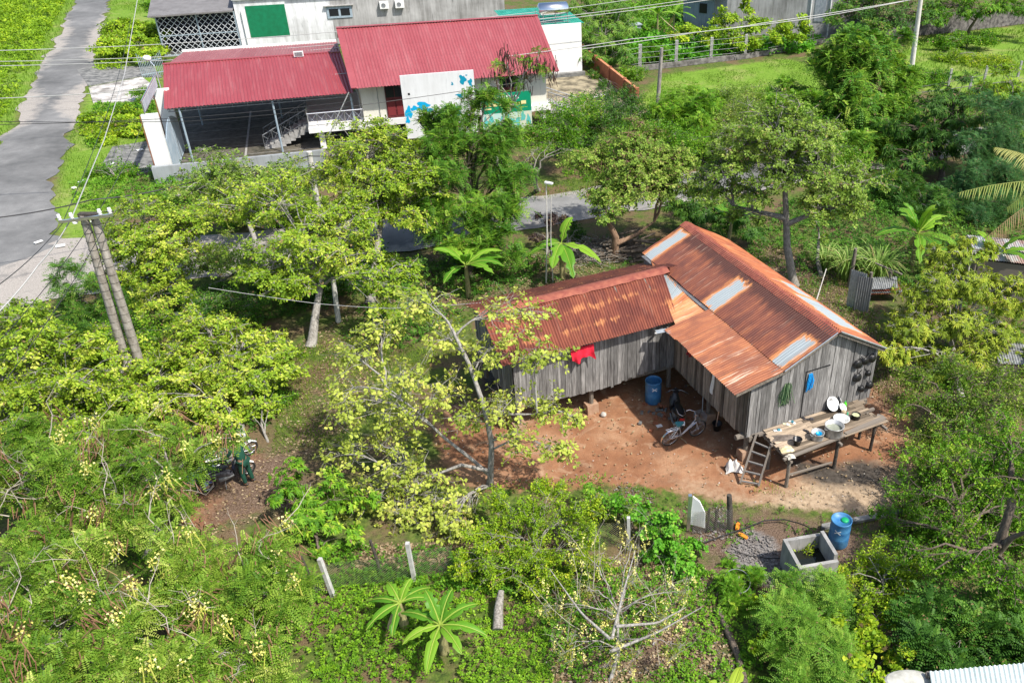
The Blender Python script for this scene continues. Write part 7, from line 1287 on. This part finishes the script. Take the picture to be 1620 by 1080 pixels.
tree('shrub', 'low bright bush at the yard edge above the chain-link mesh', 'bush', G(980, 830), [(960, 790, 18.8, .7, .5), (1000, 800, 18.5, .6, .5), (930, 775, 19.2, .5, .4)], FRESH, kind='lance', L=.12, W=.045, k=9, tipfac=22, tr=.04)
tree('vine_mound', 'mound of heart-leaved green vine beside the white board', 'bush', G(1070, 905), [(1050, 830, 17.5, .6, .45), (1085, 870, 17, .65, .5), (1060, 880, 16.8, .6, .5), (1020, 810, 17.9, .5, .4), (1090, 910, 16.4, .5, .45), (1040, 860, 17, .5), (990, 800, 18, .45, .35)], VINE, kind='rosette', L=.10, W=.095, k=6, tipfac=34, tr=.04, spread=.3)
tree('shrub', 'weedy bush inside the pale hoop', 'bush', G(1165, 950), [(1150, 925, 16.2, .5, .35), (1185, 930, 16, .45, .35), (1165, 955, 15.5, .5, .35)], FRESH, kind='pinnate', L=.05, W=.025, k=5, spread=.25, tipfac=26, tr=.03)
tree('sapling', 'small yellowish sapling growing out of the concrete tank', 'tree', G(1290, 935), [(1285, 862, 17, .42, .3), (1262, 870, 16.9, .35, .28), (1310, 880, 16.8, .25)], LIME, kind='spray', L=.085, W=.04, k=8, tipfac=26, tr=.03, bark=BARKW)
tree('leafy_tree', 'feathery light green shrub spreading at the bottom right of centre', 'tree', G(1270, 1100), [(1250, 960, 14.6, .8, .6), (1310, 950, 14.8, .8, .6), (1220, 1000, 13.9, .7, .6), (1290, 1010, 13.6, .9, .6), (1350, 980, 14.2, .8, .6), (1240, 1060, 12.8, .8, .5), (1320, 1060, 12.8, .8, .5)], leafmat('light_feather_leaves', [(0, (.07, .19, .02)), (.5, (.15, .33, .03)), (1, (.34, .48, .07))]), kind='pinnate', L=.06, W=.024, k=5, spread=.4, tipfac=16, tr=.05)
tree('vine_mound', 'yellowish broad-leaved vine draped over the shrub at the bottom', 'bush', G(1390, 1090), [(1340, 1000, 13.7, .5, .35), (1390, 980, 14, .6, .4), (1420, 1030, 13.2, .6, .4), (1370, 1050, 12.8, .6, .4), (1210, 960, 14.6, .35, .3), (1205, 1020, 13.6, .35, .3)], LIME, kind='rosette', L=.12, W=.12, k=6, tipfac=28, tr=.03)
tree('leafy_tree', 'yellowing pinnate-leaved sapling right of the concrete tank', 'tree', G(1400, 960), [(1370, 880, 16.5, .7, .5), (1410, 900, 16, .7, .5), (1340, 910, 15.8, .5, .4), (1440, 920, 15.5, .6, .5), (1390, 940, 15.2, .6, .4), (1450, 880, 16.2, .5, .4)], LIME, kind='spray', L=.10, W=.042, k=10, tipfac=22, tr=.05)
# --- right side trees
tree('frangipani_tree', 'spreading pale-branched tree with pointed yellow-green leaves right of the gable', 'tree', G(1530, 660), [(1520, 440, 28.5, 1.2, .8), (1470, 460, 28, 1.0, .7), (1570, 460, 28, 1.1, .8), (1430, 510, 27, 1.0, .6), (1500, 510, 27, 1.2, .8), (1560, 520, 27, 1.1, .8), (1610, 480, 27.5, 1.0, .7), (1400, 555, 26, .8, .5), (1480, 560, 26, 1.0, .7), (1540, 570, 26, 1.0, .7), (1600, 560, 26, 1.0), (1500, 400, 29.5, .9, .6), (1540, 395, 29.5, .7, .5)], leafmat('pointed_leaves', [(0, (.12, .20, .015)), (.5, (.28, .37, .028)), (.85, (.45, .51, .05)), (1, (.60, .54, .08))]), kind='lance', L=.19, W=.05, k=11, tipfac=16, tr=.15, bark=BARKW, dens=1., cs=.24)
tree('leafy_tree', 'bright small-leaved tree in front of the right end of the gable', 'tree', G(1500, 800), [(1450, 590, 23.5, .8, .6), (1510, 590, 23.5, 1.0, .7), (1570, 600, 23.3, 1.0, .7), (1430, 640, 22.5, .6, .5), (1490, 640, 22.5, 1.0, .7), (1560, 650, 22, 1.1, .8), (1620, 640, 22, 1.0, .8), (1470, 690, 21.5, .8, .6)], SENNA, kind='spray', L=.09, W=.05, k=9, tipfac=20, tr=.12, bark=BARKB, dens=1., cs=.24)
tree('leafy_tree', 'big dense mid-green tree filling the right edge beside the platform', 'tree', G(1520, 900), [(1470, 730, 20, .9, .7), (1530, 720, 20, 1.1, .8), (1590, 730, 20, 1.1, .8), (1440, 780, 19, .8, .6), (1500, 790, 19, 1.1, .8), (1570, 790, 19, 1.1, .8), (1460, 840, 18, .8, .6), (1520, 850, 17.8, 1.0, .7), (1590, 860, 17.6, .9, .7), (1400, 830, 18, .6, .5), (1620, 800, 18.5, .9)], FRESH, kind='spray', L=.085, W=.05, k=10, tipfac=24, tr=.13, bark=BARKB, spread=.3, cs=.24)
tree('leafy_tree', 'tree with a thick dark trunk at the lower right edge', 'tree', G(1570, 960), [(1600, 700, 17, .9, .7), (1560, 740, 16.8, .7, .6), (1540, 880, 15, .6, .5), (1590, 920, 14.4, .7, .5), (1620, 760, 16, .8), (1480, 900, 15, .6, .45), (1450, 870, 15.8, .55, .4)], FRESH, kind='spray', L=.085, W=.05, k=10, tipfac=24, cs=.24, tr=.17, bark=BARKB, trunk=[G(1570, 960), AT(1575, 880, 15.6), AT(1600, 800, 15.8), AT(1600, 740, 16.4)], limbs=[[AT(1580, 870, 15.6), AT(1600, 850, 15.4), AT(1640, 835, 15)]], spread=.3)
tree('leafy_tree', 'deep green feathery undergrowth at the lower right corner', 'bush', G(1540, 1080), [(1480, 980, 14, .8, .5), (1540, 990, 13.8, .9, .5), (1600, 980, 14, .9, .5), (1500, 1030, 13, .8, .5), (1570, 1030, 13, .8, .5), (1440, 1010, 13.4, .6, .4), (1620, 1040, 12.8, .7)], DARK, kind='pinnate', L=.09, W=.05, k=4, spread=.5, tipfac=14, tr=.05)
tree('leafy_tree', 'dry twiggy sapling trunk standing in the cane clump', 'tree', G(1300, 435), [(1305, 375, 35.5, .5, .4), (1290, 350, 36, .5, .4)], OLIVE, kind='rosette', L=.14, W=.08, k=6, tipfac=8, tr=.12, bark=BARK)
# --- yellow-budded bare shrub at the bottom centre
def budshrub(root, C, r):
    V, Q, T, o = [], [], [], 0
    for c, q, qz in C:
        for _ in range(int(16*q*q)+2):
            a = c+nrm(r.normal(size=3))*[q, q, qz]*r.uniform(.5, 1.2); d = nrm(V3(r.normal(0, .4), r.normal(0, .4), 1)); n = 26; P = a+d*r.random((n, 1))*.45+r.normal(0, .02, (n, 3))
            v, qd = leaves(P, nrm(r.normal(size=(n, 3))), nrm(r.normal(size=(n, 3))), .045, .035); V.append(v); Q.append(qd+o); o += len(v); T.append(r.random(n))
    build('blossoms', np.concatenate(V), [np.concatenate(Q)], FLOWER, root, attrs={'tint': ('FACE', np.concatenate(T))})
BB = G(965, 1075)
def bud_and_bare(root, C, r): budshrub(root, C, r); bare_branches(root, C, r, 12, 1.9, .009, 2.2, None, .16)
tree('bare_shrub', 'half bare pale-branched shrub with yellow buds at the bottom centre', 'bush', BB, [(930, 930, 14.6, .6), (1000, 900, 15, .6), (880, 960, 14.3, .6), (960, 980, 13.9, .6), (1040, 960, 14.1, .7), (1080, 940, 14.5, .5), (900, 1020, 13.2, .6), (980, 1030, 13, .6), (1060, 1020, 13.2, .6), (1000, 860, 15.6, .45), (930, 880, 15.3, .45)], leafmat('yellow_olive_leaves', [(0, (.16, .22, .02)), (.5, (.30, .34, .04)), (1, (.50, .46, .09))]), kind='spray', L=.06, W=.028, k=7, tipfac=9, tr=.06, bark=BARKW, extra=bud_and_bare, limbs=[[AT(968, 1010, 13.1), AT(985, 940, 14), AT(1005, 870, 15)], [AT(965, 1030, 12.9), AT(1040, 1000, 13.2), AT(1110, 960, 13.6)], [AT(965, 1010, 13), AT(920, 970, 13.6), AT(870, 900, 14.8)], [AT(975, 990, 13.3), AT(1040, 985, 13.4), AT(1085, 960, 13.8)]], twig=1.)
# --- bananas, palm, cane
banana('larger banana plant in the creepers beside the grey stump', G(703, 1030), .95, 8, 1.08, .30, 3, az0=[2.75, .5, 1.2, -.15, 3.75, 4.6, 2.2, -.9], els=[.45, .7, 1.05, .35, .5, .3, 1.1, .5])
banana('smaller banana plant close behind the larger one, left of it', G(640, 990), .85, 7, .88, .27, 5, az0=[2.9, 1.2, 2.2, .2, 3.9, -1.6, .9], els=[.3, .9, .6, .5, .3, .3, .2])
banana('wide banana plant behind the wing roof, left of the lamp pole', G(742, 470), 1.5, 10, 1.9, .5, 7, dead=0); banana('banana plant with hanging leaves right of the lamp pole', G(890, 440), 1.7, 6, 1.7, .55, 9, els=[.2, .1, .3, 1.2, .2, .0])
banana('tallest banana plant with upright leaves beside the cane clump', G(1440, 430), 1.9, 11, 2.3, .55, 11, els=[1.35, 1.2, 1.3, .7, .5, .3, .9, .3, .4, 1.1, .2]); banana('banana plant in shade behind the ridge of the main roof', G(1150, 400), 1.6, 7, 1.8, .5, 13, dead=0)
banana('banana plant cut by the bottom edge', G(1150, 1150), .8, 6, 1.1, .3, 15, leafm=leafmat('yellowing_banana', [(0, (.14, .32, .02)), (1, (.40, .50, .05))]), dead=0); banana('banana plant partly hidden behind the pointed-leaved tree', G(1560, 470), 2.0, 7, 1.8, .45, 17, dead=0)
banana('banana plant in the lush plot beyond the fence posts', G(1040, 70), 2.6, 8, 2.6, .6, 19); banana('broken banana plant in the lush plot near the shack', G(1065, 62), 2.2, 6, 2.2, .5, 21)
pt = thing('coconut_palm', V3(21.0, 34., 0), 'coconut palm whose arching fronds reach in from the right edge', 'palm tree'); r = np.random.default_rng(3); top = AT(1700, 290, 34.)
m = MB(); m.tube([V3(top[0]+.6, top[1], 0), V3(top[0]+.3, top[1], top[2]*.5), top], [.26, .2, .17], 12); m.build('trunk', BARK, pt, smooth=True)
for (x, y, Yy, dr, tn, dy) in ((1512, 305, 33, .2, .45, 0), (1560, 222, 35, .25, .6, 0), (1565, 378, 32.2, .35, 1., 1), (1590, 330, 33, .5, .3, 0)):
    tip = AT(x, y, Yy); L = np.linalg.norm(tip-top); m = MB(); palm_frond(m, top, tip-top+Z3*dr*L, L, r, droop=dr, tone=tn, dry=dy, ll=.95); m.build('frond', PALM, pt)
for i in range(9): a = -1.9+i*.48; m = MB(); palm_frond(m, top, V3(cos(a), sin(a), r.uniform(-.1, .7)), 3.4, r, droop=.5, tone=r.uniform(.2, .7), ll=.9); m.build('frond', PALM, pt)
def caneclump(label, p, n, h, spread, seed, w=.035):
    r = np.random.default_rng(seed); m = MB(); p = np.array(p)
    for i in range(n):
        a = r.random()*6.28; o = V3(cos(a), sin(a), 0); b = p+o*r.random()*spread*.5; H = h*r.uniform(.6, 1.15); l = H*r.uniform(.5, 1.1); t = np.linspace(0, 1, 9)[:, None]
        P = b+o*l*.75*t**1.6+Z3*(H*(1.6*t-1.05*t**2.1)); S = nrm(np.cross(nrm(np.gradient(P, axis=0)), Z3)); wd = w*(1-t**2*.95)*np.minimum(1, t*4+.4); m.sheet(np.stack([P-S*wd, P+Z3*(-wd*.4), P+S*wd], 1), tint=r.random())
    return tag(m.build('cane_clump', CANE, loc=p), label, 'cane')
caneclump('tall arching sugar cane clump left of the banana', G(1385, 445), 150, 2.1, 1.0, 1); caneclump('sugar cane clump nearer the corrugated screen', G(1340, 440), 110, 1.9, .9, 2); caneclump('thin cane clump under the dry twiggy sapling', G(1305, 425), 60, 1.5, .8, 4)
m = MB(); q = G(1290, 480); m.tube([q, q+V3(.5, .9, 1.2)], [.03, .02], 6); tag(m.build('bamboo_stick', BAM, loc=q), 'thin stick leaning toward the cane clump', 'stick')
# --- ground cover
CRE = gpoly([(430, 930), (560, 900), (760, 920), (860, 960), (880, 1100), (400, 1110), (390, 1000)])
cover('creepers', 'bright green creeping plants carpeting the bottom centre', 'creepers', CRE, leafmat('creeper_leaves', [(0, (.06, .17, .01)), (.5, (.18, .36, .016)), (.85, (.34, .52, .03)), (1, (.55, .60, .06))]), 150, .16, .07, .05, 6, 1, thin=(1.1, .36), mound=.18)
cover('creepers', 'greener weeds carpeting the ground behind the banana plants', 'creepers', gpoly([(480, 860), (720, 870), (900, 900), (1120, 900), (1200, 960), (1190, 1100), (860, 1100), (860, 950), (560, 920)]), FRESH, 130, .2, .075, .05, 6, 2, thin=(1.3, .26))
cover('weeds', 'low weeds along the near edge of the dirt yard', 'weeds', gpoly([(700, 770), (960, 750), (1060, 790), (1230, 800), (1400, 820), (1400, 860), (1230, 850), (1130, 870), (960, 870), (700, 850)]), FRESH, 60, .1, .06, .04, 5, 3, thin=(1.6, .50))
cover('weeds', 'shady weeds behind the house up to the side road', 'weeds', gpoly([(560, 560), (640, 440), (700, 410), (980, 370), (1100, 380), (1210, 400), (1330, 440), (1430, 520), (1440, 640), (1380, 620), (1200, 440), (1030, 430), (760, 500), (620, 560)]), DARK, 22, .14, .10, .06, 5, 4, thin=(.8, .45))
cover('weeds', 'lush green undergrowth below the right-hand trees', 'weeds', gpoly([(1430, 830), (1640, 700), (1700, 1100), (1180, 1120), (1220, 980), (1330, 930)]), FRESH, 60, .25, .09, .05, 6, 5, thin=(1., .3), mound=.3)
cover('weeds', 'undergrowth beneath the lower left senna trees', 'weeds', gpoly([(-60, 740), (240, 740), (330, 860), (480, 870), (500, 950), (420, 1120), (-80, 1120)]), FRESH, 45, .3, .09, .05, 6, 6, thin=(1., .35), mound=.3)
cover('weeds', 'undergrowth beneath the left cashew thicket', 'weeds', gpoly([(-80, 600), (60, 500), (240, 470), (420, 560), (430, 690), (300, 740), (-80, 740)]), DARK, 25, .2, .11, .07, 5, 7, thin=(1., .35), mound=.2)
cover('roadside_shrubs', 'dense bright shrubs along the far left side of the road', 'shrubs', gpoly([(-150, 300), (-60, -10), (108, -8), (80, 50), (35, 130), (0, 190), (-60, 290)]), LIME, 16, .4, .26, .14, 6, 8, thin=(.6, .28), mound=1.3)
cover('roadside_shrubs', 'bright shrubs on the verge between the road and the porch', 'shrubs', gpoly([(180, 70), (190, 30), (245, 40), (250, 100), (190, 112), (150, 112), (155, 85)]), LIME, 16, .3, .26, .14, 6, 9, thin=(.6, .4), mound=.7)
cover('roadside_shrubs', 'bright shrubs on the verge in front of the gate', 'shrubs', gpoly([(150, 165), (245, 165), (250, 222), (180, 228), (140, 240), (130, 200)]), FRESH, 22, .3, .2, .11, 6, 10, thin=(.7, .34), mound=.8)
cover('roadside_shrubs', 'low shrubs on the verge under the yard wall', 'shrubs', gpoly([(110, 290), (250, 262), (500, 262), (520, 330), (300, 350), (120, 330)]), FRESH, 18, .3, .16, .09, 6, 11, thin=(.7, .45), mound=.5)
cover('lush_plants', 'lush broad-leaved plants beyond the meadow fence', 'plants', gpoly([(980, 60), (1080, 55), (1180, 72), (1300, 62), (1280, 84), (1178, 88), (1010, 105), (960, 98)]), VINE, 10, .7, .42, .34, 5, 12, mound=1.0)
cover('lush_plants', 'green plants filling the plot at the top behind the fence', 'plants', gpoly([(900, 20), (1080, 0), (1090, 50), (960, 90), (920, 90)]), FRESH, 8, .8, .36, .2, 6, 13, mound=1.2)
cover('thicket', 'tall weeds between the meadow and the side road', 'weeds', gpoly([(880, 250), (900, 200), (1040, 190), (1200, 185), (1320, 160), (1420, 180), (1620, 130), (1640, 200), (1450, 230), (1290, 250), (1080, 275), (900, 290)]), FRESH, 16, .4, .18, .08, 6, 14, thin=(.7, .3), mound=1.0, kind='spray', spread=.4)
cover('weeds', 'weeds on the ground at the right beyond the leafy trees', 'weeds', [(9.5, 18), (26, 18), (30, 38), (17, 36), (12, 27)], FRESH, 22, .2, .12, .06, 6, 31, thin=(.9, .35), mound=.3)
cover('weeds', 'weeds along the nearest ground below the camera', 'weeds', [(-20, 8), (18, 8), (20, 17.5), (8, 13.2), (-2, 12.8), (-16, 12.8)], FRESH, 40, .2, .1, .06, 6, 32, thin=(.9, .32), mound=.3)
ROADP = [tuple(p[:2]) for p in nr]+[tuple(p[:2]) for p in fr[::-1]]
grass('turf', 'short meadow grass', FIELD, MEADOW, 60, .13, .035, 3, thin=(.5, .38)); grass('turf', 'meadow grass of the right field', FIELD2, MEADOW, 26, .25, .05, 4, thin=(.4, .4)); grass('turf', 'short grass on the verge left of the yard wall', VERGE2, MEADOW, 40, .16, .035, 5, thin=(.6, .4), avoid=[gpoly([(147, 162), (140, 100), (260, 100), (262, 165)])])
grass('turf', 'short grass on the left roadside', VERGE, MEADOW, 14, .3, .06, 6); grass('turf', 'grass strip between the left thicket and the yard', gpoly([(430, 720), (450, 560), (560, 520), (700, 560), (640, 620), (560, 700)]), GRASS, 260, .12, .02, 7, thin=(.9, .34))
grass('turf', 'patchy grass behind the house', gpoly([(1180, 370), (1340, 430), (1440, 560), (1450, 660), (1400, 640), (1330, 540), (1200, 430)]), GRASS, 200, .14, .02, 8, thin=(.9, .36)); grass('turf', 'patchy grass tufts at the near edge of the yard', gpoly([(930, 745), (1060, 790), (1230, 800), (1400, 810), (1400, 850), (1060, 830), (940, 790)]), GRASS, 160, .1, .018, 9, thin=(1.5, .52))
grass('turf', 'grass beside the side road', gpoly([(830, 300), (940, 280), (960, 300), (840, 322)]), MEADOW, 60, .15, .03, 10); grass('turf', 'grass tufts under the platform', gpoly([(1190, 760), (1290, 770), (1280, 790), (1190, 780)]), GRASS, 160, .12, .018, 11, thin=(1.5, .5))

r = np.random.default_rng(77)
for i in range(9):
    q = G(*[(222, 240), (190, 205), (130, 290), (150, 352), (118, 300), (97, 392), (62, 386), (210, 170), (178, 262)][i]); m = MB(); m.box(q+Z3*.12, (r.uniform(.2, .4), r.uniform(.15, .3), .04), r.random()*3); tag(m.build('paper_scrap', WHITE, loc=q), 'small white litter scrap '+['on the verge right by the gate pillar', 'on the verge below the driveway', 'on the grass verge between forecourt and road', 'on the asphalt just above the twin pole', 'on the grass edge of the road under the black cable', 'on the pale apron left of the twin pole', 'on the dark asphalt, nearest the left edge', 'on the pale driveway slab', 'beside the shrub below the forecourt'][i], 'litter', 'white scraps by the junction')
